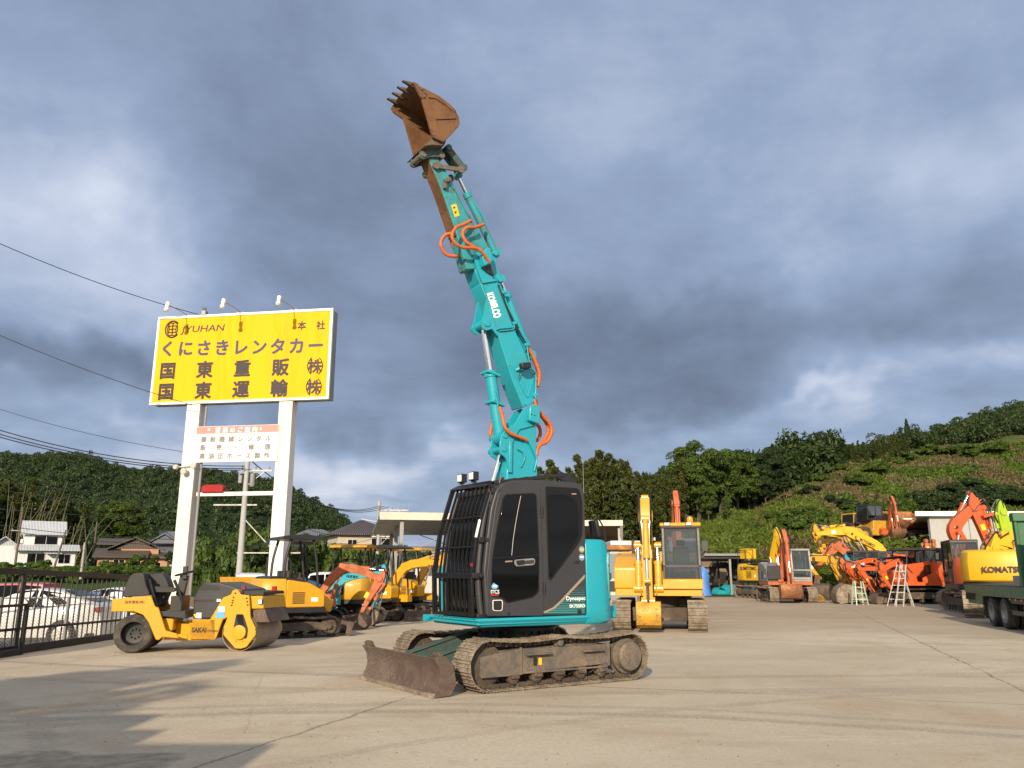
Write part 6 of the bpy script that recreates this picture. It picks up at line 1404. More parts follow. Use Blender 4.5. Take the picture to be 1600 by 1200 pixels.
def build_canopy(root, x0, x1, y0, y1, z0, z1, roofm, bent=False):
    zt = z1 - .06
    for yy in (y0 + .06, y1 - .06):
        MB().tube(smooth([(x0 + .05, yy, z0 - .1), (x0 + .06, yy, z0 + (zt - z0) * .6), (x0 + .18, yy, zt)], 4), .032, 8).build('canopy_post', M['black'], root)
        MB().tube(smooth([(x1 - .02, yy, z0 - .1), (x1 - .10, yy, z0 + (zt - z0) * .55), (x1 - .22, yy, zt)], 4), .032, 8).build('canopy_post', M['black'], root)
    rf = [(x0 - .1, z1 - .08), (x0 - .02, z1), ((x0 + x1) / 2, z1 + .05), (x1 + .05, z1 - .02), (x1 + .12, z1 - .09)]
    MB().prism(rounded(rf, .04), y0 - .06, y1 + .06).build('canopy_roof', roofm, root, bevel=.03, seg=3)
    ym = (y0 + y1) / 2; q = MB(); q.box((x0 + .40, ym, z0 + .16), (.48, .5, .14)); q.box((x0 + .16, ym, z0 + .5), (.12, .46, .55)); q.build('operator_seat', M['seatblack'], root, bevel=.03)
    q = MB()
    for yy in (ym - .3, ym + .3): q.tube([(x1 - .4, yy, z0), (x1 - .3, yy, z0 + .45), (x1 - .34, yy, z0 + .6)], .02, 6); q.box((x1 - .34, yy, z0 + .62), (.05, .05, .09))
    q.build('control_lever', M['black'], root)
def crawler(label, group, O, hd, size, body, boomm, roof='cab', roofm=None, swing=0.0, boom=None, arm=None, bucket=None, blade=True, rubber=None, side=1, cabm=None, by=None, skirt=None, name=None, bth=None, seed=0, cabside=1, attach=None, guard=False, bkt_mat=None, cat=None):
    D = SIZES[size]; k = D['W']; mini = size == 'mini'
    o = thing(name or ('mini_excavator' if mini else 'excavator'), label, cat or ('mini excavator' if mini else 'excavator'), O, hd, group)
    rot = Matrix.Rotation(swing, 4, 'Z'); r = D['r']; xf = D['L'] / 2 - r; rub = mini if rubber is None else rubber
    for s in (1, -1):
        y0, y1 = (k / 2 - D['s'], k / 2) if s > 0 else (-k / 2, -k / 2 + D['s'])
        make_track(o, y0, y1, xf, -xf, r, M['rubber'] if rub else M['mud'], M['muddark'], .13 if mini else .19, 1, not rub, rub, rot, s)
    q = MB(); q.M = rot; q.prism([(xf * .6, k / 2 - D['s']), (-xf * .6, k / 2 - D['s']), (-xf * .6, -k / 2 + D['s']), (xf * .6, -k / 2 + D['s'])], r * .6, r * 1.5, 'xy'); q.cyl((0, 0, r * 1.5), (0, 0, D['z']), k * .22, n=24); q.build('undercarriage', M['muddark'], o, bevel=.02)
    if blade:
        q = MB(); q.M = rot; x = xf + r + .28; hb = r * 1.35
        q.prism([(x + .07, .02), (x - .01, hb * .4), (x + .06, hb), (x + .02, hb), (x - .06, hb * .4), (x + .01, .02)], -k / 2, k / 2)
        for s in (1, -1): q.beam((xf * .5, s * k * .18, r * 1.2), (x, s * k * .18, hb * .45), .1, .1); q.prism([(x + .07, .02), (x - .01, hb * .4), (x + .06, hb), (x - .1, hb), (x - .16, .05)], s * k / 2 - .012, s * k / 2 + .012)
        q.build('dozer_blade', M['blade'], o, bevel=.008)
    # upper body
    z0 = D['z'] + .02; uf, ur, hw = D['uf'], D['ur'], D['up'] / 2
    deck = MB().prism(rounded([(uf, hw * .98), (uf, -hw * .98), (-ur * .7, -hw), (-ur, -hw * .55), (-ur, hw * .55), (-ur * .7, hw)], [.05, .05, .2, .4, .4, .2], 5), z0, z0 + .13 * k / 2.5 + .05, 'xy').build('deck', skirt or M['black'], o, bevel=.01)
    zt = z0 + .13 * k / 2.5 + .05; hh = (D['ch'] - z0) * (.37 if mini else .56)
    cwp = [(-ur * .35, hw), (-ur * .72, hw), (-ur * .93, hw * .82), (-ur * 1.02, hw * .4), (-ur * 1.03, 0)]; cwp += [(x, -y) for x, y in cwp[::-1][1:]]
    ring = lambda z, f: [(x * (f if x < -ur * .4 else 1), y * f, z) for x, y in cwp]
    cw_ = MB().loft([ring(zt, .97), ring(zt + .06, 1.0), ring(zt + hh * .6, 1.0), ring(zt + hh * .92, .96), ring(zt + hh, .9)]).build('counterweight', body, o, bevel=.015, ang=50)
    q = MB(); q.span((-ur * .86, -hw * .45, zt + hh * .5), (-ur * .88, hw * .45, zt + hh * .55)); q.build('grab_rail', M['black'], cw_)
    sb = -cabside
    MB().prism(rounded([(-ur * .35, zt), (uf * .92, zt), (uf * .92, zt + hh * .55), (uf * .3, zt + hh * .85), (-ur * .35, zt + hh * .97)], .06, 4), sb * hw, sb * hw * .30).build('side_body', body, o, bevel=.025, seg=3)
    if not mini or roof == 'cab': MB().prism([(-ur * .35, zt), (uf * .2, zt), (uf * .2, zt + .2), (-ur * .3, zt + hh * .5)], cabside * hw * .98, cabside * hw * .9).build('side_cover', body, o, bevel=.01)
    ca, cb = sorted((cabside * hw * .12, cabside * hw * .98))
    if roof == 'cab':
        cab = build_cab(o, -ur * .32 if not mini else -ur * .35, uf * .99, ca if not mini else -hw * .35 if cabside > 0 else -hw * .98, cb if not mini else hw * .98 if cabside > 0 else hw * .35, zt, D['ch'], cabm or M['greypaint'])
        if guard: 
            q = MB()
            for i in range(9): y = ca + .05 + (cb - ca - .1) * i / 8; q.cyl((uf + .04, y, zt + .3), (uf - .08, y, D['ch']), .014, n=6)
            q.build('window_guard', M['black'], cab)
    elif roof == 'canopy': build_canopy(o, -ur * .42, uf * .85, -hw * .75, hw * .85, zt + .1, D['ch'], roofm or M['black'])
    # front
    yb = by if by is not None else (0 if mini else -cabside * hw * .08)
    bt = bth or (.20 if mini else .34); bw = bt * .75
    if boom:
        n_ = len(boom); ths = [bt * .75] + [bt * 1.12] * (n_ - 2) + [bt * .7]
        q = MB().prism(limb(boom, ths), yb - bw / 2, yb + bw / 2)
        for p in (boom[0], boom[-1]): q.cyl((p[0], yb - bw * .65, p[1]), (p[0], yb + bw * .65, p[1]), bt * .42, n=14)
        b_ = q.build('boom', boomm, o, bevel=.012)
        m = Vector(boom[n_ // 2]); f = Vector(boom[0]); tip = Vector(boom[-1])
        foot2 = f + Vector((max(.3, bt * 1.4), -bt * .6)); am = f.lerp(m, .85)
        for s in ((1, -1) if not mini else (1,)): cylinder(o, foot2, am + (Vector((0, -bt * .35)) if mini else Vector((0, 0))), bt * .26, .6, boomm, y=yb + s * (bw * .5 + bt * .3) * (0 if mini else 1), name='boom_cylinder')
        MB().tube(smooth([(f.x - .1, yb + bw * .3, f.y + bt * .6), (f.x + (m.x - f.x) * .4, yb + bw * .35, f.y + (m.y - f.y) * .55 + bt * .75), (m.x, yb + bw * .3, m.y + bt * .75), (tip.x * .7 + m.x * .3, yb + bw * .3, tip.y * .7 + m.y * .3 + bt * .62)], 5), bt * .08, 6).build('hydraulic_hose', M['hoseblack'], o)
        if arm:
            a0, a1 = Vector(arm[0]), Vector(arm[-1]); dr = (a1 - a0).normalized(); tail = a0 - dr * bt * 1.3; nrm = Vector((-dr.y, dr.x)); 
            if (m - a0).dot(nrm) < 0: nrm = -nrm
            q = MB().prism(limb([tuple(tail), *[tuple(p) for p in arm]], [bt * .35, bt * 1.05] + [bt * .7] * (len(arm) - 2) + [bt * .45]), yb - bw * .42, yb + bw * .42)
            for p in (a0, a1): q.cyl((p.x, yb - bw * .6, p.y), (p.x, yb + bw * .6, p.y), bt * .3, n=12)
            a_ = q.build('arm', boomm, o, bevel=.01)
            up = Vector((0, bt * .9)); cylinder(o, m.lerp(f, .12) + up * .9, tail, bt * .24, .62, boomm, y=yb, name='arm_cylinder')
            os_ = -nrm * bt * .75; cylinder(o, a0.lerp(a1, .05) + os_, a0.lerp(a1, .78) + os_ * .9, bt * .2, .62, boomm, y=yb, name='bucket_cylinder')
            q = MB(); c_ = a0.lerp(a1, .80) + os_ * .9; q.beam((c_.x, yb, c_.y), (a0.lerp(a1, .86).x, yb, a0.lerp(a1, .86).y), bt * .5, bt * .16, (0, 1, 0)); 
            if bucket: 
                e_ = a1 - nrm * bt * .6; q.beam((c_.x, yb, c_.y), (e_.x, yb, e_.y), bt * .4, bt * .18, (0, 1, 0))
            q.build('bucket_link', M['muddark'], o)
            if bucket: bucket_part(o, tuple(a1), bucket[0], bucket[1], bucket[2], yb, bkt_mat or bucket[3], bucket[4] if len(bucket) > 4 else 1, 3 if mini else 4)
    q = MB()
    for yy in (yb - bw * .75, yb + bw * .75 - .03):
        fx, fz = boom[0] if boom else (uf, zt + .2); q.prism(rounded([(fx - .3, zt - .1), (fx + bt * 1.7, zt - .15), (fx + bt * 1.9, fz - bt * .3), (fx + .02, fz + bt * .7), (fx - .2, fz + bt * .4)], .04), yy, yy + .03)
    if mini: q.box((uf + .05, yb, zt), (.4, .3, .22))
    q.build('boom_bracket', boomm, o, bevel=.008)
    # small fittings: grille, stickers, lamp, mirror
    ys = sb * hw; q = MB()
    for i in range(6): z = zt + hh * (.14 + .07 * i); q.span((-ur * .2, ys - .004, z), (uf * .15, ys + .008 * sb, z + hh * .035))
    q.build('side_grille', M['black'], o)
    MB().span((uf * .4, ys - .004, zt + hh * .2), (uf * .4 + .16, ys + .006 * sb, zt + hh * .34)).build('sticker', M['decalwhite'], o)
    MB().cyl((-ur * .25, sb * hw * .6, zt + hh * .9), (-ur * .25, sb * hw * .6, zt + hh * .9 + (.22 if mini else .45)), .05, n=12).build('exhaust_pipe', M['muddark'], o)
    if boom:
        l_ = MB().box((m.x, yb + bw * .62, m.y), (.14, .10, .11)).build('boom_lamp', M['black'], o, bevel=.015); MB().box((m.x + .075, yb + bw * .62, m.y), (.012, .08, .08)).build('lens', M['lens'], l_)
        if arm:
            c_ = a0.lerp(a1, .45); MB().box((c_.x, yb + bw * .43, c_.y), (bt * .4, .012, bt * .55), Matrix.Rotation(math.atan2(dr.x, dr.y), 3, 'Y')).build('warning_label', M['decalyellow'] if 'yellow' not in boomm.name else M['decalwhite'], o)
            for s_ in (-1, 1): MB().tube(smooth([(tip.x * .75 + m.x * .25, yb + s_ * bw * .3, tip.y * .75 + m.y * .25 + bt * .6), (a0.x - dr.x * bt, yb + s_ * bw * .5, a0.y - dr.y * bt + bt * .5), (a0.x + nrm.x * -bt, yb + s_ * bw * .5, a0.y + nrm.y * -bt), (a0.lerp(a1, .35).x - nrm.x * bt * .7, yb + s_ * bw * .4, a0.lerp(a1, .35).y - nrm.y * bt * .7)], 5), bt * .07, 6).build('hydraulic_hose', M['hoseblack'], o)
    if roof == 'cab':
        yo_ = (cb if cabside > 0 else ca) + .12 * cabside; q = MB().tube([(uf - .1, yo_ - .12 * cabside, zt + .9), (uf + .1, yo_, zt + 1.0), (uf + .1, yo_, zt + 1.25)], .012, 6); q.box((uf + .1, yo_, zt + 1.15), (.05, .16, .28)); q.build('mirror', M['black'], o, bevel=.01)
    return o
def machine_plane(u, Y, hd, z=0.0): p = at(u, HZ, Y); O = Vector((p.x, Y, z)); return O, Plane(O, hd)
def pxl(P, pts, y=0.0): return [P.y(u, v, y) for u, v in pts]

# ---- yellow excavator facing the camera
hd = R(-101); O, P = machine_plane(1029, 23.9, hd)
pc = crawler('large yellow excavator facing the camera with rusty bucket on the ground', None, O, hd, 'mid', M['yellowpc'], M['yellowpc'], 'cab', boom=[(.55, 1.35), (1.0, 2.45), (1.75, 3.02)], arm=[(1.75, 3.02), (1.95, 1.9), (2.02, .80)], bucket=(R(-140), .78, .66, M['yellowold'], 1), blade=False, cabm=M['cab'], skirt=M['yellowpc'], by=-.26, bth=.40)
q = MB().box((-.2, .75, 2.92), (.3, .3, .03)); q.cyl((.35, .95, 2.84), (.35, .95, 2.94), .07, n=14); q.tube([(.35, .82, 2.84), (.35, .82, 3.12), (.35, 1.07, 3.12), (.35, 1.07, 2.84)], .012, 6); b_ = q.build('beacon_base', M['black'], pc); MB().lathe([(.085, 0), (.09, .1), (.075, .16), (.03, .18)], (.35, .95, 2.93), (0, 0, 1), 16).build('amber_beacon', M['amber'], b_)
MB().prism([(1.18, 1.10), (1.24, 1.10), (1.24, 1.34), (1.18, 1.38)], .12, 1.2).build('front_apron', M['yellowpc'], pc, bevel=.02)
MB().prism(rounded([(-.58, 2.82), (1.06, 2.80), (1.02, 2.90), (-.55, 2.93)], .05), .10, 1.22).build('roof_cap', M['yellowpc'], pc, bevel=.03)
for y in (.3, .9): l_ = MB().box((1.02, y, 2.86), (.08, .18, .10)).build('work_light', M['black'], pc, bevel=.02); MB().box((1.065, y, 2.86), (.01, .14, .07)).build('lens', M['lens'], l_)
# ---- orange excavator standing behind it
hd = R(-95); O, P = machine_plane(1040, 33, hd)
crawler('orange excavator mostly hidden behind the yellow one, its boom tip rising above', None, O, hd, 'mid', M['orange'], M['orange'], 'cab', boom=[(.5, 1.4), (1.0, 3.1), (1.6, 4.15)], arm=[(1.6, 4.15), (2.0, 2.6), (1.9, 1.4)], bucket=(R(-150), .8, .8, M['bucketrust'], 1), blade=False, by=.35, bth=.34)

# ---- left row of mini machines
hd = R(32); O, P = machine_plane(457, 20.9, hd)
ym = crawler('yellow mini excavator with black canopy seen from behind next to the roller', None, O, hd, 'mini', M['yellow'], M['yellow'], 'canopy', M['black'], skirt=M['black'])
ym.scale = (1.06, 1.06, 1.0)
q = MB().span((-.35, .45, 1.2), (.25, .70, 1.42)); q.build('tool_tray', M['black'], ym, bevel=.02)
MB().prism(rounded([(-.72, 1.26), (.1, 1.26), (.15, 1.34), (-.5, 1.46), (-.70, 1.44)], .04), -.62, .62).build('hood_top', M['black'], ym, bevel=.03)
MB().span((-.92, .2, .60), (-.98, .42, .95)).build('rear_grille', M['black'], ym, bevel=.01)
q = MB()
for y in (-.62, -.25): q.tube(smooth([(-.98, y, .55), (-1.15, y, .45), (-1.12, y, .25), (-.9, y, .22)], 3), .02, 6)
q.tube([(-1.14, -.62, .38), (-1.14, -.25, .38)], .018, 6); q.build('rear_step', M['black'], ym)
text(ym, '国東重販', .12, frame((-.70, .84, .98), (-.52, -.06, 0) if False else (-.9, -.25, 0), (0, 0, 1)), M['ink'], 'lettering', .003)
O2, P2 = machine_plane(446, 24.2, R(40))
yc = crawler('second canopy machine with yellow dump bed behind the yellow mini excavator', None, O2, R(40), 'mini', M['yellow'], M['yellow'], 'canopy', M['black'], blade=False, name='crawler_carrier', cat='crawler carrier')
MB().prism(rounded([(-1.5, .95), (-.75, .95), (-.7, 1.42), (-1.6, 1.42)], .03), .1, .9).build('dump_bed', M['yellow'], yc, bevel=.015)
hd = R(-4); O, P = machine_plane(478, 23.6, hd)
om = crawler('orange mini excavator whose bent boom and arm reach down to its grey bucket', None, O, hd, 'mini', M['orange'], M['orangeold'], None, boom=pxl(P, [(500, 930), (538, 888), (594, 904)]), arm=pxl(P, [(594, 906), (576, 936), (565, 958)]), bucket=(R(-118), .50, .5, M['blade'], 1), bth=.22)
p_ = pxl(P, [(541, 902)], -.085)[0]; text(om, '国東重販', .09, frame((p_[0], -.088, p_[1]), (1, 0, -.10), (0, 0, 1)), M['ink'], 'lettering', .002, 1, .002); p_ = pxl(P, [(573, 930)], -.085)[0]; MB().box((p_[0], -.085, p_[1]), (.11, .01, .17), Matrix.Rotation(.5, 3, 'Y')).build('warning_label', M['decalyellow'], om)
hd = R(-6); O, P = machine_plane(488, 25.0, hd)
crawler('teal mini excavator behind the orange one with muddy toothed bucket', None, O, hd, 'mini', M['teal'], M['teal'], None, boom=pxl(P, [(507, 945), (538, 905), (596, 896)]), arm=pxl(P, [(598, 896), (592, 925), (585, 950)]), bucket=(R(-95), .5, .42, M['mud'], 1), bth=.2)
hd = R(82); O, P = machine_plane(551, 27.2, hd)
p30 = crawler('round tailed yellow mini excavator with yellow canopy and black number plate', None, O, hd, 'mini', M['yellowpc'], M['yellow'], 'canopy', M['yellowold'], blade=False)
MB().box((-.99, .05, 1.05), (.03, .22, .34)).build('number_plate', M['black'], p30, bevel=.01); text(p30, 'PC', .10, frame((-1.009, .13, 1.08), (0, -1, 0), (0, 0, 1)), M['decalwhite'], 'lettering', .002); text(p30, '30', .14, frame((-1.009, .14, .92), (0, -1, 0), (0, 0, 1)), M['decalwhite'], 'lettering', .002, 1, .002)
for i in range(9): MB().box((-.93, .42, .82 + i * .055), (.03, .22, .02), -.25).build('vent_slat', M['black'], p30)
O, P = machine_plane(588, 30.0, R(70)); crawler('yellow canopied mini excavator just right of the round tailed one', None, O, R(70), 'mini', M['yellowpc'], M['yellow'], 'canopy', M['yellowold'], blade=False)
hd = R(-22); O, P = machine_plane(606, 28.2, hd)
y2 = crawler('yellow mini excavator with black canopy, lettered boom and brown blade', None, O, hd, 'mini', M['yellow'], M['yellow'], 'canopy', M['black'], boom=pxl(P, [(604, 945), (634, 886), (694, 880)]), arm=pxl(P, [(694, 880), (704, 925), (690, 955)]), bucket=(R(-120), .45, .5, M['blade'], 1), bth=.26)
p_ = pxl(P, [(668, 887)], -.10)[0]; text(y2, '国東重販', .11, frame((p_[0], -.102, p_[1]), (1, 0, .02), (0, 0, 1)), M['ink'], 'lettering', .002, 1, .002)
hd = R(-24); O, P = machine_plane(648, 30.5, hd)
crawler('second yellow mini excavator with raised grey blade beside the open shed', None, O, hd, 'mini', M['yellow'], M['yellow'], 'canopy', M['yellowold'], boom=pxl(P, [(640, 940), (678, 872), (735, 872)]), arm=pxl(P, [(735, 872), (728, 915), (700, 945)]), bucket=(R(-120), .45, .5, M['blade'], 1), bth=.24)

# ---- roller
def roller():
    a = gr(208, 1021); b = gr(383, 1018); hd = math.atan2(b.y - a.y, b.x - a.x); L_ = Vector((-math.sin(hd), math.cos(hd), 0)); O = (a + b) / 2 + L_ * .65; P = Plane(O, hd)
    o = thing('road_roller', 'yellow combined road roller with steel drum and fat rear tyres', 'roller', O, hd)
    hd2 = R(-6); L2 = Vector((-math.sin(hd2), math.cos(hd2), 0)); O2 = b + L2 * .65; P2 = Plane(O2, hd2); M2 = (Matrix.Translation(O) @ Matrix.Rotation(hd, 4, 'Z')).inverted() @ Matrix.Translation(O2) @ Matrix.Rotation(hd2, 4, 'Z')
    KR = lambda pts, y=-.65: P.ys(pts, y, 5.333, 160, 820)
    K = lambda pts, y=-.65: P2.ys(pts, y, 5.333, 160, 820)
    Y_ = M['yellow']; c = KR([(252, 908)])[0]; r = c[1]
    for i, y in enumerate((-.50, -.17, .17, .50)):
        t = MB().lathe([(r * .62, -.14), (r * .9, -.15), (r * .98, -.12), (r, -.05), (r, .05), (r * .98, .12), (r * .9, .15), (r * .62, .14)], (c[0], y, r), (0, 1, 0), 40, True).build('tyre', M['tyre'], o)
        q = MB().lathe([(r * .63, -.13), (r * .60, -.12), (r * .52, .02), (r * .2, .03)], (c[0], y, r), (0, 1, 0), 28, dish=True)
        for k in range(8): w = k * math.pi / 4; q.cyl((c[0] + math.cos(w) * r * .25, y - .02, r + math.sin(w) * r * .25), (c[0] + math.cos(w) * r * .25, y + .03, r + math.sin(w) * r * .25), .016, n=6)
        q.build('rim', M['black'], t)
    fender = KR([(150, 612), (408, 590), (440, 680), (470, 690), (530, 880), (620, 905), (640, 945), (500, 935), (470, 962), (445, 955), (385, 810), (340, 750), (265, 722), (125, 722)]); MB().prism(fender, -.68, -.60).build('fender', Y_, o, bevel=.015); MB().prism([p for p in fender], .60, .68).build('fender', Y_, o, bevel=.015)
    MB().prism(KR([(150, 612), (408, 590), (395, 660), (340, 735), (270, 712), (140, 715)], 0), -.60, .60).build('rear_body', Y_, o, bevel=.02)
    MB().prism(rounded(KR([(168, 606), (185, 530), (225, 435), (262, 402), (330, 396), (350, 405), (365, 500), (402, 586)], -.62), .06, 4), -.64, .64).build('water_tank', M['seatblack'], o, bevel=.05, seg=3)
    q = MB(); q.prism(rounded(KR([(370, 420), (500, 400), (530, 440), (560, 520), (540, 560), (480, 690), (440, 600)], -.2), .03), -.25, .28); q.prism(rounded(KR([(440, 510), (600, 520), (640, 540), (600, 560), (450, 560)], -.2), .02), -.45, -.2); q.build('seat', M['seatblack'], o, bevel=.03)
    q = MB(); a1 = KR([(640, 590), (680, 420)], -.1); q.beam((a1[0][0], .0, a1[0][1]), (a1[1][0], .0, a1[1][1]), .16, .16); s = a1[1]
    q.tube([(s[0] + math.cos(t) * .19, math.sin(t) * .19, s[1] + .04 - math.cos(t) * -.05) for t in [i * math.pi / 8 for i in range(17)]], .018, 6); q.box((s[0] + .02, -.1, s[1] + .05), (.09, .1, .26)); q.span((a1[0][0] - .1, -.4, a1[0][1]), (a1[0][0] + .12, .45, a1[0][1] - .3)); q.build('steering_column', M['black'], o, bevel=.01)
    q = MB()
    for w in ([(390, 450), (430, 600), (460, 690)], [(600, 460), (640, 560), (665, 640)]): q.tube([(x, -.52, z) for x, z in KR(w, -.52)], .03, 8)
    q.build('hand_rail', M['black'], o)
    MB().prism(KR([(480, 710), (740, 705), (740, 770), (490, 745)], 0), -.6, .6).build('foot_plate', M['black'], o, bevel=.01); MB().prism(KR([(505, 765), (640, 760), (630, 870), (535, 880)], 0), -.5, .5).build('fuel_tank', Y_, o, bevel=.03); MB().prism(KR([(500, 905), (735, 900), (735, 945), (520, 950)], 0), -.3, .3).build('articulation', Y_, o, bevel=.02)
    p = KR([(185, 655)], -.68)[0]; text(o, '国東重販(株)', .065, frame((p[0], -.683, p[1]), (1, 0, 0), (0, 0, 1)), M['ink'], 'lettering', .002)
    MB.DEF = M2
    d = K([(1140, 897)])[0]; rd = d[1]
    dm = MB().lathe([(rd * .94, -.52), (rd * .97, -.63), (rd, -.635), (rd, .635), (rd * .97, .63), (rd * .94, .52), (rd * .9, .0)], (d[0], 0, rd), (0, 1, 0), 56, True).build('drum', paint('drum_steel', (.27, .215, .16), .5, .5, (.15, .11, .075), 3, .004), o)
    yoke = K([(735, 790), (905, 788), (1015, 605), (1080, 580), (1090, 550), (1115, 537), (1140, 545), (1160, 580), (1230, 588), (1240, 770), (1285, 862), (1285, 915), (1207, 1018), (1160, 1032), (1112, 1028), (1014, 915), (1020, 850), (1050, 770), (1010, 790), (960, 930), (945, 955), (735, 950)])
    yk = MB().prism(yoke, -.70, -.64).build('drum_yoke', Y_, o, bevel=.012); MB().prism([(p[0], p[1]) for p in yoke], .64, .70).build('drum_yoke', Y_, o, bevel=.012)
    hub = K([(1145, 895)], -.7)[0]; q = MB().lathe([(.14, .0), (.14, .05), (.05, .06)], (hub[0], -.70, hub[1]), (0, -1, 0), 24); q.build('hub_motor', Y_, yk, bevel=.006)
    MB().prism(rounded(K([(1085, 940), (1090, 870), (1115, 750), (1175, 745), (1215, 870), (1205, 950)], -.70), .04), -.704, -.698).build('hub_recess', M['black'], yk)
    for i, (cx, cy) in enumerate(((1108, 570), (1094, 605), (1088, 630), (1083, 650), (1078, 672), (1203, 612), (1208, 640), (1212, 668), (1010, 870), (1275, 870), (1118, 970), (1170, 970))): p = K([(cx, cy)], -.7)[0]; MB().cyl((p[0], -.698, p[1]), (p[0], -.708, p[1]), .018 if i < 8 else .01, n=10).build('bolt', M['black'], yk)
    q = MB()
    for i in range(4): pts = K([(1120 + i * 13, 745), (1128 + i * 12, 800), (1150 + i * 10, 845 + i * 3)], -.72); q.tube([(x, -.725, z) for x, z in pts], .012, 6)
    q.build('hydraulic_hose', M['hoseblack'], yk)
    MB().prism(rounded(K([(1232, 590), (1430, 585), (1440, 690), (1240, 695)], 0), .03), -.60, .60).build('front_box', Y_, o, bevel=.03); MB().prism(rounded(K([(1165, 548), (1250, 545), (1428, 552), (1436, 578), (1230, 585)], 0), .02), -.55, .55).build('front_lid', M['seatblack'], o, bevel=.03)
    MB().prism(K([(735, 795), (960, 795), (960, 945), (735, 945)], 0), -.64, .64).build('chassis', Y_, o, bevel=.02)
    hood = K([(740, 785), (752, 600), (770, 560), (830, 482), (960, 478), (1160, 540), (1160, 590), (1020, 602), (905, 785)]); hd_ = MB().prism(rounded(hood, .04, 4), -.60, .60).build('engine_hood', M['cab'], o, bevel=.03, seg=3)
    MB().prism(rounded(K([(795, 545), (840, 490), (965, 510), (980, 545)], -.6), .02), -.606, -.59).build('air_intake', M['black'], hd_); MB().prism(K([(757, 625), (930, 622), (930, 640), (757, 642)], -.6), -.604, -.59).build('vent_slot', M['black'], hd_)
    for (x0, y0, x1, y1, m_) in ((765, 735, 805, 780, 'decalwhite'), (742, 745, 762, 780, 'decalyellow'), (935, 620, 970, 642, 'decalwhite'), (948, 728, 1020, 778, 'decalblue'), (965, 680, 1020, 726, 'decalwhite')): MB().prism(K([(x0, y1), (x1, y1), (x1, y0), (x0, y0)], -.705), -.712 if x0 > 940 else -.61, -.70 if x0 > 940 else -.598).build('sticker', M[m_], hd_)
    p = K([(742, 895)], -.705)[0]; e = K([(864, 893)], -.705)[0]; MB().prism(K([(735, 790), (945, 790), (945, 948), (735, 948)], -.65), -.70, -.64).build('side_plate', Y_, o); text(o, 'SAKAI', .13, M2 @ frame((p[0], -.703, p[1]), (1, 0, 0), (0, 0, 1)), M['ink'], 'lettering', .003, (e[0] - p[0],), .004); p = K([(872, 893)], -.705)[0]; text(o, 'TW504', .06, M2 @ frame((p[0], -.703, p[1]), (1, 0, 0), (0, 0, 1)), M['ink'], 'lettering', .003, (.22,), .001)
    q = MB().prism(K([(1290, 705), (1440, 690), (1480, 800), (1300, 800)], 0), -.56, .56); q.build('scraper', M['blade'], o, bevel=.01)
    p = K([(1300, 640)], -.605)[0]; l_ = MB().box((p[0] + .05, -.61, p[1]), (.09, .05, .11)).build('headlight', M['black'], o, bevel=.01); MB().box((p[0] + .05, -.637, p[1]), (.07, .01, .09)).build('lens', M['lens'], l_)
    for x in (1185, 1355): p = K([(x, 535)], -.4)[0]; MB().box((p[0], -.45 if x < 1300 else .1, p[1]), (.09, .07, .1)).build('marker_lamp', M['redlens'], o, bevel=.01)
    MB.DEF = None
    return o
roller()
# ------------------------------------------------------------------ right-hand side of the yard
def loose_bucket(u, v, size, material, label, rz, tilt=0.0, z=0.0, Y=None):
    p = gr(u, v) if Y is None else at(u, HZ, Y); p.z = z; o = thing('excavator_bucket', label, 'bucket', p, rz, 'spare buckets on the ground')
    bucket_part(o, (0, .10 * size), R(8) + tilt, size, size * .95, 0, material, 1, 4, 'bucket_shell'); ch = o.children[0]
    lo = min(c.z for c in (Vector(v_.co) for v_ in ch.data.vertices)); ch.location.z = -lo; return o
# yellow excavator side on behind the orange one
hd = R(-70); O, P = machine_plane(1196, 53, hd)
su = crawler('yellow excavator with black railings standing by the lean-to shelter', None, O, hd, 'mid', M['yellowlemon'], M['yellowlemon'], None, boom=[(.5, 1.5), (.8, 2.7), (1.3, 3.9)], arm=[(1.3, 3.9), (1.9, 2.6), (1.8, 1.2)], bucket=(R(-150), .8, .8, M['bucketrust'], 1), blade=False, by=.1, cabside=1)
q = MB()
for x in (-1.2, -.4, .4): q.tube([(x, -1.15, 2.3), (x, -1.15, 3.0)], .025, 6)
q.tube([(-1.2, -1.15, 3.0), (.4, -1.15, 3.0)], .025, 6); q.span((-1.1, -1.0, 2.2), (.4, .2, 2.36)); q.build('railing', M['black'], su); MB().span((-1.2, -1.0, 2.45), (-.4, -.3, 3.1)).build('exhaust_box', M['yellowlemon'], su, bevel=.03)
text(su, 'SUMITOMO', .3, frame((-.95, -1.215, 1.75), (1, 0, 0), (0, 0, 1)), M['ink'], 'lettering', .004, (1.7,), .006)
# orange excavator facing the camera
hd = R(-95); O, P = machine_plane(1226, 46.0, hd)
oe = crawler('orange excavator with grey cab facing the camera, wide bucket flat on the ground', None, O, hd, 'mid', M['greypaint'], M['orangeold'], 'cab', boom=[(.5, 1.4), (.9, 2.7), (1.5, 3.25)], arm=[(1.5, 3.25), (1.9, 2.0), (2.0, 1.0)], bucket=(R(-150), .95, 1.12, M['orangerust'], 1), blade=False, cabm=M['steel'], by=-.22, skirt=M['orangeold'], bth=.42)
MB().span((1.16, -1.2, 1.2), (1.22, -.5, 1.95)).build('front_cover', M['black'], oe, bevel=.03)
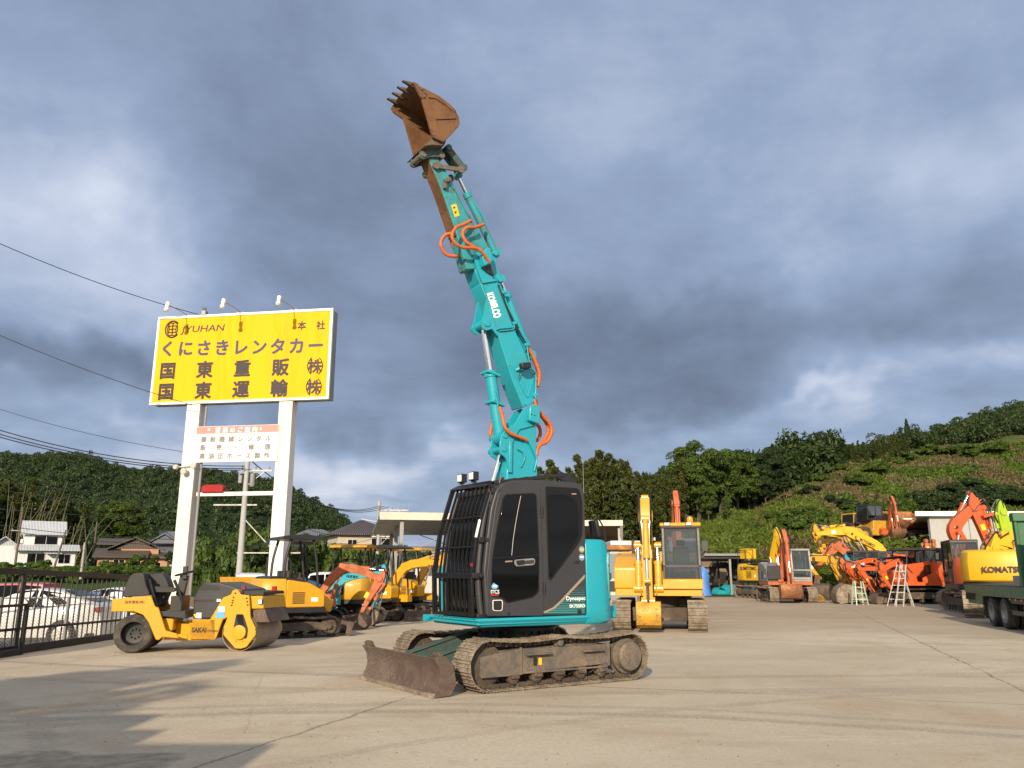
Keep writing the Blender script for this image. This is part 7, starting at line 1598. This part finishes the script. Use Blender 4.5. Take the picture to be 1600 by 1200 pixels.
# heap of parked excavators, booms folded towards the left
FAC = [  # label, u, Y, size, body, boom material, boom px, arm px, bucket, thickness
 ('yellow excavator with the longest lettered boom at the back of the row', 1398, 53.5, 'mid', 'yellowlemon', 'yellowlemon', [(1384, 886), (1374, 856), (1330, 834), (1322, 829)], [(1322, 829), (1296, 832), (1278, 834)], None, .5),
 ('yellow excavator behind the row, its arm dropping steeply at the left', 1372, 55.5, 'mid', 'yellowlemon', 'yellow', [(1356, 880), (1336, 842), (1312, 828), (1276, 830)], [(1276, 830), (1281, 850), (1288, 868)], None, .36),
 ('yellow excavator with a pointed boom knuckle rising above the row', 1392, 57.5, 'mid', 'yellowlemon', 'yellow', [(1366, 872), (1342, 830), (1318, 846), (1284, 846)], [(1284, 846), (1290, 866), (1292, 880)], None, .38),
 ('faded orange excavator whose arm folds back in a sharp angle', 1372, 51.5, 'mid', 'orange', 'orangeold', [(1344, 892), (1324, 866), (1307, 855)], [(1307, 855), (1292, 870), (1277, 886)], None, .42),
 ('yellow excavator with a straight arm slanting down at the left of the row', 1350, 50.0, 'mid', 'yellow', 'yellow', [(1334, 900), (1302, 876), (1258, 873)], [(1258, 873), (1268, 888), (1281, 903)], (R(-60), .7, .7), .34),
 ('weathered yellow excavator with a ribbed arm standing upright in the row', 1362, 48.7, 'mini', 'yellowold', 'yellowold', [(1340, 905), (1322, 880), (1302, 878)], [(1302, 878), (1314, 904), (1326, 928)], (R(-150), .6, .6), .30),
 ('brownish orange mini excavator with a bare drooping arm', 1376, 47.8, 'mini', 'orangeold', 'orangeold', [(1356, 905), (1338, 884), (1317, 880)], [(1317, 880), (1328, 902), (1338, 921)], (R(-140), .55, .5), .26),
 ('teal mini excavator squeezed between the orange ones', 1398, 49.5, 'mini', 'teal', 'teal', [(1392, 900), (1372, 876), (1324, 874)], [(1324, 874), (1336, 892), (1346, 909)], (R(-140), .5, .5), .24),
 ('orange mini excavator with white lettering on its long low boom', 1408, 46.8, 'mini', 'orange', 'orange', [(1396, 908), (1364, 876), (1326, 888)], [(1326, 888), (1340, 906), (1350, 922)], (R(-140), .55, .5), .26),
 ('orange mini excavator whose arm hangs down beside the green stepladder', 1402, 45.8, 'mini', 'orange', 'orange', [(1388, 912), (1372, 890), (1344, 890)], [(1344, 890), (1356, 908), (1367, 925)], (R(-150), .5, .5), .24)]
for i, (lab, u, Y, sz, bm_, cm, bpx, apx, bk, th) in enumerate(FAC):
    hd = R(180 + (i % 3) * 3 - 3); O, P = machine_plane(u, Y, hd); col_b = (M['bucketrust'],) if bk else ()
    m_ = crawler(lab, 'machines parked with folded booms', O, hd, sz, M[bm_], M[cm], 'cab' if sz == 'mid' else 'canopy', boom=pxl(P, bpx), arm=pxl(P, apx), bucket=(bk + col_b + (1,)) if bk else None, blade=sz == 'mini', cabm=M['cab'], bth=th)
    if i in (0, 8):
        a, b = [Vector((x, .20 if i == 0 else .10, z)) for x, z in pxl(P, [(1335, 840), (1366, 855)] if i == 0 else [(1332, 888), (1352, 882)], .2)]
        dv = b - a; text(m_, 'SUMITOMO' if i == 0 else 'HITACHI', .26 if i == 0 else .16, frame(a, dv, (0, 0, 1)), M['ink'] if i == 0 else M['decalwhite'], 'lettering', .003, (dv.length,), .004)
# orange machines in profile
hd = R(178); O, P = machine_plane(1432, 43.9, hd)
z1_ = crawler('orange zero tail mini excavator in profile behind the aluminium ladder', None, O, hd, 'mid', M['orange'], M['orange'], 'canopy', M['black'], boom=pxl(P, [(1424, 902), (1402, 880), (1380, 890)]), arm=pxl(P, [(1380, 890), (1384, 906), (1392, 918)]), bucket=None, blade=True, rubber=True, bth=.32, skirt=M['orange'])
hd = R(172); O, P = machine_plane(1452, 45.5, hd)
z2_ = crawler('orange mini excavator with dark cab and white lettering beside the truck deck', None, O, hd, 'mid', M['orange'], M['orange'], 'cab', boom=[(.7, 1.3), (1.0, 2.4), (1.8, 2.2)], arm=[(1.8, 2.2), (1.5, 1.2)], bucket=None, blade=False, rubber=True, cabm=M['black'], bth=.3, by=-.6); text(z2_, 'HITACHI', .26, frame((-.55, 1.225, 1.55), (-1, 0, 0), (0, 0, 1)), M['decalwhite'], 'lettering', .004, (.75,), .004)
for i, (u, Y) in enumerate(((1462, 52.5), (1478, 54.5))):
    O, P = machine_plane(u, Y, R(170)); crawler(['dull orange excavator with cluttered hoses behind the dark cabs', 'second dull orange excavator close to the concrete building wall'][i], None, O, R(170), 'mid', M['orangeold'], M['orangeold'], 'cab', boom=pxl(P, [(1480 + i * 14, 895), (1462 + i * 12, 862 + i * 4), (1452 + i * 12, 866)]), arm=pxl(P, [(1452 + i * 12, 866), (1449 + i * 12, 856), (1447 + i * 12, 845)]), bucket=None, blade=False, cabm=M['black'], bth=.4)
# tall orange demolition excavator with many hoses
hd = R(75); O, P = machine_plane(1534, 34.0, hd); crawler('orange excavator tail with dark caged cab between the row and the yellow tail', None, O, hd, 'mid', M['orange'], M['orange'], 'cab', blade=False, cabm=M['black'], guard=True)
hd = R(176); O, P = machine_plane(1538, 38.0, hd)
te = crawler('tall orange excavator with a bent hose covered boom above the truck deck', None, O, hd, 'mid', M['orange'], M['orange'], None, boom=pxl(P, [(1508, 884), (1502, 852), (1491, 824), (1520, 792)], .0), arm=pxl(P, [(1522, 792), (1534, 826), (1548, 864)], .0), bucket=None, blade=False, bth=.5, by=0)
for i in range(7): MB().tube(smooth([(x, -.24 + i * .08, z) for x, z in pxl(P, [(1510 + i, 800), (1524 + i * 2, 784 - (i % 3) * 2), (1534 + i * 2, 812), (1540 + i * 2, 845), (1546 + i, 868)])], 5), .025, 6).build('hydraulic_hose', M['hose'] if i % 2 else M['hoseblack'], te)
a = pxl(P, [(1527, 783)])[0]; MB().tube([(a[0], 0, a[1] - .35), (a[0] + .05, 0, a[1] + .15)], .10, 12).build('boom_tip_cap', M['yellowold'], te)
q = MB()
for k_, (u, v) in enumerate(((1538, 806), (1545, 835), (1552, 850), (1548, 872))): a = pxl(P, [(u, v)])[0]; q.box((a[0], .1 - k_ * .06, a[1]), (.5, .7, .14), Matrix.Rotation(.3, 3, 'Y'))
q.build('hose_block', M['orange'], te, bevel=.03)
# big yellow excavator tail with the maker's name
hd = R(60); O, P = machine_plane(1570, 30.3, hd); ky = crawler('yellow excavator tail with large black lettering behind the green truck deck', None, O, hd, 'big', M['yellowlemon'], M['yellow'], None, blade=False)
text(ky, 'KOMATSU', .27, frame((-2.40, .70, 1.56), (0, -1, 0), (0, 0, 1)), M['ink'], 'lettering', .006, (1.22,), .010)
MB().prism([(-.62, 1.42), (-.80, 1.42), (-.78, 1.60), (-.66, 1.60)], -2.39, -2.30, 'yz').build('tail_reflector', M['decalred'], ky)
for y in (.1, -.55): MB().tube([(-2.0, y, 2.0), (-2.0, y, 2.16), (-2.0, y - .1, 2.16), (-2.0, y - .1, 2.0)], .03, 6).build('lifting_eye', M['yellowlemon'], ky)
# lime green boom and the yellow attachment under it
hd = R(100); O, P = machine_plane(1578, 40, hd); P2 = Plane(O, R(180))
lm = crawler('lime green excavator whose boom sticks up behind the yellow tail', None, O, R(180), 'mid', M['lime'], M['lime'], 'cab', boom=pxl(P2, [(1592, 868), (1580, 838), (1567, 800)]), arm=pxl(P2, [(1566, 800), (1568, 822), (1574, 848)]), bucket=None, blade=False, cabm=M['black'], bth=.42)
O, P = machine_plane(1585, 36, R(180)); crawler('yellow excavator with black engine cover in front of the lime green boom', None, O, R(180), 'mid', M['yellowlemon'], M['yellowlemon'], None, boom=pxl(P, [(1600, 870), (1580, 846), (1556, 858)]), arm=pxl(P, [(1556, 858), (1552, 870), (1556, 880)]), bucket=None, blade=False, bth=.5)
# ---- green flatbed truck running out of the picture to the right
def truck():
    a = Vector((14.82, 27.24, 0)); b = a + Vector((-.27, -.963, 0)); d = (b - a).normalized(); hd = math.atan2(d.y, d.x); o = thing('flatbed_truck', 'dark green flatbed truck with double rear wheels cut off by the right edge', 'truck', a, hd)
    # local x runs forward along the truck, y>0 is the far side; near side face at y = 0
    G = M['truckgreen']; zt = 1.16
    q = MB().prism(rounded([(.0, .98), (.35, .60), (1.9, .60), (2.05, .86), (9.5, .86), (9.5, zt), (.0, zt)], .03), 0, .12); q.prism([(.0, .98), (.35, .60), (1.9, .60), (2.05, .86), (9.5, .86), (9.5, zt), (.0, zt)], 2.25, 2.37); q.span((0, .12, .95), (9.5, 2.25, zt - .05)); q.build('deck', G, o, bevel=.015)
    MB().span((.02, .02, zt), (9.5, 2.35, zt + .03)).build('deck_boards', M['wood'], o, bevel=.006)
    q = MB()
    for i in range(8): q.beam((.15 + i * .14, -.004, .72), (.22 + i * .14, -.004, .92), .02, .05, (0, 1, 0))
    q.build('tread_plate', M['muddark'], o)
    for x in (2.6, 3.85):
        for y in (.18, .50):
            r = .42; t = MB().lathe([(r * .62, -.13), (r * .9, -.14), (r, -.11), (r, .11), (r * .9, .14), (r * .62, .13)], (x, y, r), (0, 1, 0), 36, True).build('wheel', M['tyre'], o); q = MB().lathe([(r * .64, -.13), (r * .6, -.14), (r * .5, .0), (r * .25, .02), (r * .22, -.08), (r * .1, -.09)], (x, y, r), (0, 1, 0), 28, dish=True)
            for k in range(8): w = k * math.pi / 4; q.cyl((x + math.cos(w) * r * .36, y - .05, r + math.sin(w) * r * .36), (x + math.cos(w) * r * .36, y + .02, r + math.sin(w) * r * .36), .02, n=6)
            q.build('rim', M['steel'], t)
    MB().span((2.0, .02, .22), (2.03, .62, .86)).build('mud_flap', M['rubber'], o); q = MB()
    for z in (.42, .72): q.span((4.6, .04, z), (9.3, .08, z + .12))
    q.build('side_guard', M['wood'], o, bevel=.01); q = MB().span((4.5, .4, .5), (9.3, 1.9, .86)); q.lathe([(.2, 0), (.22, .05), (.22, 1.2), (.2, 1.25)], (5.2, .35, .62), (1, 0, 0), 16); q.build('chassis', M['black'], o, bevel=.02)
    q = MB().span((5.7, .02, zt + .03), (5.9, .10, 2.98)); q.span((5.7, 2.25, zt + .03), (5.9, 2.35, 2.98)); q.span((5.75, .10, zt + .03), (5.85, 2.25, 2.95)); q.span((5.65, -.01, 2.85), (5.95, 2.38, 3.08)); q.build('headboard', G, o, bevel=.02)
    MB().span((5.2, .0, zt + .03), (5.69, .5, zt + .30)).build('tool_box', M['greypaint'], o, bevel=.02); q = MB().box((8.4, 1.2, 1.9), (1.9, 2.3, 2.0)); q.build('cab', G, o, bevel=.12, seg=3)
    for i in range(3): MB().span((4.5 + i * .5, .03, .80), (4.6 + i * .5, .06, .85)).build('marker_lamp', M['amber'], o, bevel=.01)
    return o
truck()
# ---- concrete building on the right
bl = thing('concrete_building', 'pale concrete building with flat white roof edge behind the orange machines', 'building', gp(1462, 63), 0); H_ = at(1462, 807, 63).z
M['precast'] = paint('precast_concrete', (.36, .36, .345), .85, .3, (.2, .19, .17), .35, .004)
MB().span((0, 0, -.4), (30, .3, H_)).build('wall', M['precast'], bl); MB().prism([(0, .3), (.3, .3), (5.2, 9), (4.9, 9)], -.4, H_, 'xy').build('side_wall', M['precast'], bl); MB().span((4.9, 9, -.4), (30, 9.3, H_)).build('rear_wall', M['precast'], bl)
MB().prism([(-1.3, -.5), (31, -.5), (31, 10), (4.0, 10)], H_, H_ + .36, 'xy').build('roof', M['white'], bl, bevel=.03); q = MB()
for x in (3.0, 6.1, 9.2, 12.3): q.span((x, -.008, -.3), (x + .03, .0, H_ - .02))
q.span((0.02, -.008, 2.9), (30, .0, 2.93)); q.build('panel_joint', M['black'], bl); MB().span((4.4, -.012, 2.6), (10.5, -.002, 4.1)).build('wall_recess', M['greypaint'], bl); MB().span((-1.2, 1.6, H_ - .12), (-.2, 1.9, H_ - .02)).build('soffit_light', M['white'], bl)  # flat darker panel draws the wall's shaded recess in colour
# ---- lean-to shelter with spare buckets
sh = thing('lean_to_shelter', 'open lean-to shelter with corrugated roof sheltering teal buckets', 'shelter', gp(1092, 58.5), 0)
x1 = at(1172, HZ, 58.5).x - at(1092, HZ, 58.5).x; zr = at(1092, 868, 58.5).z
for x in (.05, 2.25, x1): MB().span((x - .07, 0, 0), (x + .07, .14, zr)).build('post', M['steel'], sh, bevel=.01); MB().span((x - .07, 3.4, 0), (x + .07, 3.5, zr - .3)).build('post', M['black'], sh)
q = MB()
for i in range(60): x = -.4 + i * (x1 + .8) / 60; q.prism([(-.3, zr - .02), (-.3, zr + .10 + .05 * (i % 2)), (3.8, zr - .3 + .05 * (i % 2)), (3.8, zr - .36)], x, x + (x1 + .8) / 60, 'yz')
q.build('roof', M['greypaint'], sh); MB().span((-.4, -.1, zr - .22), (x1 + .4, .0, zr - .03)).build('beam', M['black'], sh); MB().span((0, 3.3, 1.9), (x1, 3.4, 2.0)).build('rail', M['black'], sh)
for i, (u, m_, s) in enumerate(((1117, 'teal', .75), (1133, 'teal', 1.0), (1146, 'orangerust', 1.05), (1160, 'teal', 1.0))): loose_bucket(u, 930, s, M[m_], ['small teal bucket at the left inside the shelter', 'large teal bucket behind the shelter post', 'tan bucket between two teal ones in the shelter', 'teal bucket at the right end of the shelter'][i], R(20 + i * 7), 0, 0, 59.3)
O, P = machine_plane(1158, 61.8, R(150)); crawler('dark brown excavator in the shade of the shelter', None, O, R(150), 'mini', M['muddark'], M['muddark'], 'cab', boom=[(.7, .9), (1.0, 2.1), (2.0, 2.0)], arm=[(2.0, 2.0), (2.3, .8)], bucket=None, blade=False, cabm=M['black'], bth=.34)
p = gp(1098, 58.2); tp = thing('tarpaulin_bundle', 'upright bundle wrapped in bright blue tarpaulin by the shelter post', 'tarpaulin', (p.x - .1, p.y - .3, 0)); rings = []
for z, r in ((0, .62), (.3, .5), (.9, .40), (1.3, .42), (1.75, .36), (2.0, .12)): rings.append([(math.cos(t) * r * (1 + .16 * math.sin(5 * t + z * 3)), math.sin(t) * r * (1 + .14 * math.cos(4 * t + z * 5)), z) for t in [i * 2 * math.pi / 24 for i in range(24)]])
MB().loft(rings).build('cover', M['tarpblue'], tp)
# ---- buckets and odds in front of the folded booms
for i, (u, v, s, m_, lab, rz) in enumerate([(1262, 938, .95, 'bucketrust', 'brown bucket with yellow teeth next to the orange excavator', 25), (1284, 938, 1.1, 'muddark', 'dark bucket leaning upright among yellow brackets', 60), (1309, 943, 1.35, 'mud', 'large sandy coloured bucket lying in front of the row', -10), (1331, 942, .9, 'bucketrust', 'rust red bucket between the sandy one and the ladder', 80), (1366, 944, .7, 'blade', 'small brown bucket at the foot of the orange arms', 10), (1296, 936, .8, 'yellowold', 'yellow bucket standing behind the sandy one', 100), (1272, 941, .6, 'yellowold', 'small worn yellow bucket in front of the dark one', -30)]): loose_bucket(u, v, s, M[m_], lab, R(rz), 0 if i != 1 else .6)
p = gr(1276, 936); bb = thing('blue_breaker', 'bright blue attachment resting on top of the brown buckets', 'attachment', (p.x, p.y + .3, .75)); q = MB().prism(rounded([(-.35, 0), (.35, .05), (.3, .35), (.15, .5), (.2, .9), (-.15, .95), (-.2, .5), (-.4, .3)], .05), -.25, .25); q.cyl((0, -.3, .7), (0, .3, .7), .12, n=14); q.build('housing', M['tarpblue'], bb, bevel=.03)
def ladder(name, lab, u0, u1, v, h_, m_, rungs):
    a = gr(u0, v); b = gr(u1, v); w = (b - a).length; o = thing(name, lab, 'ladder', a, math.atan2((b - a).y, (b - a).x))
    for yb, s in ((0, 1), (.9 if name == 'aluminium_ladder' else .6, -1)):
        q = MB(); t = w * .5 if name == 'aluminium_ladder' else 0
        q.beam((0, yb, 0), (w * .16 if not t else w * .42, yb * .35 + .2, h_), .05, .03); q.beam((w if not t else .35, yb, 0), (w * .84 if not t else w * .42 + .28, yb * .35 + .2, h_), .05, .03)
        for i in range(1, rungs): f = i / rungs; x0 = (w * .16 if not t else w * .42) * f; x1_ = (w + (w * .84 - w) * f) if not t else .35 + (w * .42 + .28 - .35) * f; y = yb + (yb * .35 + .2 - yb) * f; q.beam((x0, y, h_ * f), (x1_, y, h_ * f), .05, .03)
        q.build('ladder_frame', m_, o)
    if name == 'aluminium_ladder':
        q = MB()
        for dx in (0, .32): q.beam((w * .45 + dx * .6, .3 + dx, h_), (w - .05 - (.32 - dx) * .5, .3 + dx * 1.6, 0), .05, .03)
        for i in range(1, rungs): f = i / rungs; q.beam((w * .45 + (w - .21 - w * .45) * f, .3, h_ * (1 - f)), (w * .64 + (w - .05 - w * .64) * f, .62 + .2 * f, h_ * (1 - f)), .04, .03)
        q.build('ladder_frame', m_, o)
    return o
ladder('aluminium_ladder', 'tall aluminium folding ladder standing open before the orange machines', 1400, 1440, 948, 1.95, M['alu'], 6); ladder('stepladder', 'short green and white stepladder by the rust red bucket', 1339, 1357, 946, 1.15, paint('pale_green', (.35, .5, .4), .5, .4, (.2, .2, .15), 3, .003), 4)
# ---- machines on the upper terrace
Yt = 72; zt_ = 4.05
O = gp(1366, Yt, zt_); ld = thing('wheel_loader', 'yellow wheel loader with dark cab on the grassy terrace', 'wheel loader', O, R(195))
MB().prism(rounded([(-2.6, .9), (-2.6, 1.7), (-1.2, 2.0), (.3, 2.0), (.4, 1.2), (1.9, 1.2), (2.0, .7), (-2.4, .7)], .1), -.95, .95).build('body', M['yellowold'], ld, bevel=.06); build_cab(ld, -.9, .7, -.75, .75, 1.95, 3.35, M['black'])
for x in (-1.6, 1.5):
    for y in (-1.05, 1.05): t = MB().lathe([(.35, -.25), (.68, -.27), (.74, -.2), (.74, .2), (.68, .27), (.35, .25)], (x, y, .74), (0, 1, 0), 28, True).build('wheel', M['tyre'], ld); MB().cyl((x, y - .2, .74), (x, y + .2, .74), .37, n=20).build('rim', M['yellowold'], t)
q = MB()
for y in (-.5, .5): q.beam((1.2, y, 1.5), (3.1, y, .5), .16, .3)
q.build('lift_arm', M['yellowold'], ld, bevel=.02); MB().prism([(3.0, .1), (3.9, .05), (3.4, .4), (3.3, 1.1), (3.05, 1.15), (3.0, .6)], -1.3, 1.3).build('loader_bucket', M['yellowold'], ld, bevel=.02)
O = gp(1346, 77, zt_); c2 = thing('dump_carrier', 'second yellow machine with open cab left of the wheel loader', 'carrier', O, R(200)); MB().prism(rounded([(-2.2, .8), (-2.2, 1.5), (1.6, 1.5), (1.9, .8)], .08), -.9, .9).build('body', M['yellowold'], c2, bevel=.05); build_cab(c2, -.5, 1.1, -.8, .8, 1.5, 2.95, M['yellowold'])
for x in (-1.4, 1.2):
    for y in (-.95, .95): MB().lathe([(.1, -.2), (.6, -.22), (.66, -.1), (.66, .1), (.6, .22), (.1, .2)], (x, y, .66), (0, 1, 0), 24).build('wheel', M['tyre'], c2)
O, P = machine_plane(1395, 71.0, R(-92), zt_); crawler('orange excavator on the terrace with a broad rusty bucket facing the yard', None, O, R(-92), 'mini', M['orange'], M['orangeold'], None, boom=[(.5, 1.3), (1.0, 2.7), (1.5, 3.35)], arm=[(1.5, 3.35), (1.9, 2.2), (2.0, 1.2)], bucket=(R(-150), 1.0, 1.25, M['bucketrust'], 1), blade=False, by=0, bth=.42)
O = gp(1434, 71.5, zt_); dc = thing('crawler_dumper', 'tan and rust crawler dumper with tipped tray on the terrace', 'crawler dumper', O, R(-80))
for s in (1, -1): make_track(dc, s * 1.2 - .3, s * 1.2 + .3, 1.2, -1.2, .45, M['mud'], M['muddark'], .2, 1, False, False, None, s)
q = MB(); q.prism([(-2.2, 1.1), (1.3, 1.3), (1.9, 1.7), (1.9, 1.95), (1.2, 1.6), (-2.1, 1.4)], -1.5, 1.5); q.prism([(-2.2, 1.1), (-2.1, 2.9), (-1.9, 2.95), (-2.0, 1.1)], -1.5, 1.5)
for y in (-1.5, 1.42): q.prism([(-2.2, 1.1), (1.3, 1.3), (1.9, 1.75), (.5, 2.2), (-2.1, 2.9)], y, y + .08)
q.build('dump_tray', M['orangerust'], dc, bevel=.02); MB().span((-1.2, -.9, .8), (1.2, .9, 1.15)).build('chassis', M['muddark'], dc, bevel=.03); MB().lathe([(1.1, 0), (.9, .35), (.5, .6), (.1, .68)], (-.4, 0, 1.35), (0, 0, 1), 20).build('soil_load', M['bucketrust'], dc)
# ---- behind the cab: shed roof, truck cab, container
sd_ = thing('open_shed', 'open steel shed with pale roof edge left of the main cab', 'shed', gp(590, 38), R(12)); za, zb = at(590, 800, 38).z, at(590, 812, 38).z
M['roofedge'] = paint('pale_roof_edge', (.55, .50, .42), .6, .3, (.3, .25, .2), 2, .004)
q = MB().prism([(-.1, zb + .05), (-.1, za), (9.0, za - .1), (9.0, zb - .15)], -.05, .1, 'yz'); q = MB().span((0, -.1, zb), (9.5, .05, za)); q.build('fascia', M['roofedge'], sd_, bevel=.01); MB().prism([(.05, zb + .15), (.05, zb + .25), (8, zb - .2), (8, zb - .32)], 0, 9.5, 'yz').build('roof', M['greypaint'], sd_)
for x in (1.05, 4.6, 8.6):
    for y in (.1, 3.8, 7.5): MB().span((x - .09, y, -.2), (x + .09, y + .18, zb + .15 - y * .045)).build('post', M['steel'], sd_, bevel=.01)
MB().span((1.1, 3.8, zb - 1.25), (9.3, 3.9, zb - 1.08)).build('tie_beam', M['white'], sd_)
q = MB()
for x in (1.1, 4.7): q.beam((x, 3.9, zb - .1), (x + 3.2, 3.9, zb - 1.2), .04, .04); q.beam((x + 3.4, .2, zb), (x, .2, zb - 1.6), .03, .03)
q.build('brace', M['steel'], sd_)
MB().span((2.2, 6, -.2), (9.0, 9, 2.3)).build('store_room', M['alu'], sd_, bevel=.02); MB().span((2.1, 5.9, 2.3), (9.1, 9.1, 2.42)).build('store_roof', M['greypaint'], sd_)
s2 = thing('machine_shed', 'shed with pale fascia and dark underside behind the main counterweight', 'shed', gp(900, 44), R(-3)); za, zb = at(900, 813, 44).z, at(900, 822, 44).z
MB().span((-2, -.1, zb), (2.55, .1, za)).build('fascia', M['roofedge'], s2, bevel=.01); MB().prism([(.1, zb - .05), (.1, zb + .1), (6, zb - .4), (6, zb - .6)], -2, 2.6, 'yz').build('roof', M['wood'], s2); MB().prism([(-.05, zb - .0), (.3, zb - .9), (.6, zb - .9), (.5, zb)], 2.4, 2.55, 'yz').build('gutter', M['greypaint'], s2)
for x in (-1.8, 2.3): MB().span((x, .2, -.2), (x + .15, .35, zb)).build('post', M['steel'], s2)
MB().span((-2, 4, 0), (2.5, 4.1, zb - .5)).build('back_wall', M['wood'], s2)
tc = thing('crane_truck', 'truck with orange roof and pale windscreen between the two large excavators', 'truck', gp(944, 31.5), R(-92)); MB().prism(rounded([(.9, .5), (.95, 1.35), (.75, 2.3), (-.9, 2.35), (-.9, .5)], .08), -1.1, 1.1).build('cab', M['roofedge'], tc, bevel=.06); MB().span((-1.0, -1.12, 2.36), (.8, 1.12, 2.56)).build('cab_roof', M['orangerust'], tc, bevel=.06)
MB().prism([(.965, 1.36), (.775, 2.24), (.79, 2.25), (.98, 1.36)], -.95, .95).build('windscreen', glass('pale_windscreen', (.7, .78, .82), .3), tc); MB().span((.9, -1.12, .35), (1.1, 1.12, .75)).build('bumper', M['greypaint'], tc, bevel=.03); MB().span((.93, -1.0, .9), (1.0, 1.0, 1.25)).build('grille', M['black'], tc); MB().span((-6, -1.1, .9), (-1.1, 1.1, 1.2)).build('bed', M['greypaint'], tc)
for x in (.0, -4.6):
    for y in (-.95, .95): MB().lathe([(.1, -.14), (.42, -.15), (.46, -.1), (.46, .1), (.42, .15), (.1, .14)], (x, y, .46), (0, 1, 0), 24).build('wheel', M['tyre'], tc)
ct = thing('van_box', 'ribbed grey box body seen above the yellow excavator tail', 'container', gp(976, 34), 0); MB().span((-.55, 0, .6), (.7, 5, 2.85)).build('body', M['alu'], ct, bevel=.04); q = MB()
for i in range(10): q.span((-.2, -.02, .9 + i * .18), (.68, -.003, .98 + i * .18))
q.build('rib', M['steel'], ct)
# ---- buildings and trees behind the camera that throw the shadows across the near ground
of = thing('office_building', 'flat roofed office block behind the camera casting stepped shadows', 'building', (0, 0, 0)); k_ = math.tan(SUN_EL) / math.cos(SUN_AZ); y0 = -1.2; tz = math.tan(SUN_AZ)
xl = -30
for (u, v), nm in (((257, 1116), 'high_block'), ((262, 1140), 'middle_block'), ((432, 1162), 'low_block')):
    p = gr(u, v); h_ = (p.y - y0) * k_; xr_ = p.x - (p.y - y0) * tz; q = MB().span((xl, y0 - 6, -.4), (xr_, y0, h_)); q.build(nm, M['plaster'], of); xl = xr_ + .001; y0 -= .0
for i, (x, y, s) in enumerate(((-10.7, -11.2, .88), (-12.4, -11.6, .8))): plant((BRO[i]), Vector((x, y, -.4)), s * .55, 'broadleaf tree behind the camera shading the left of the yard', 'trees behind the camera', sz=s)
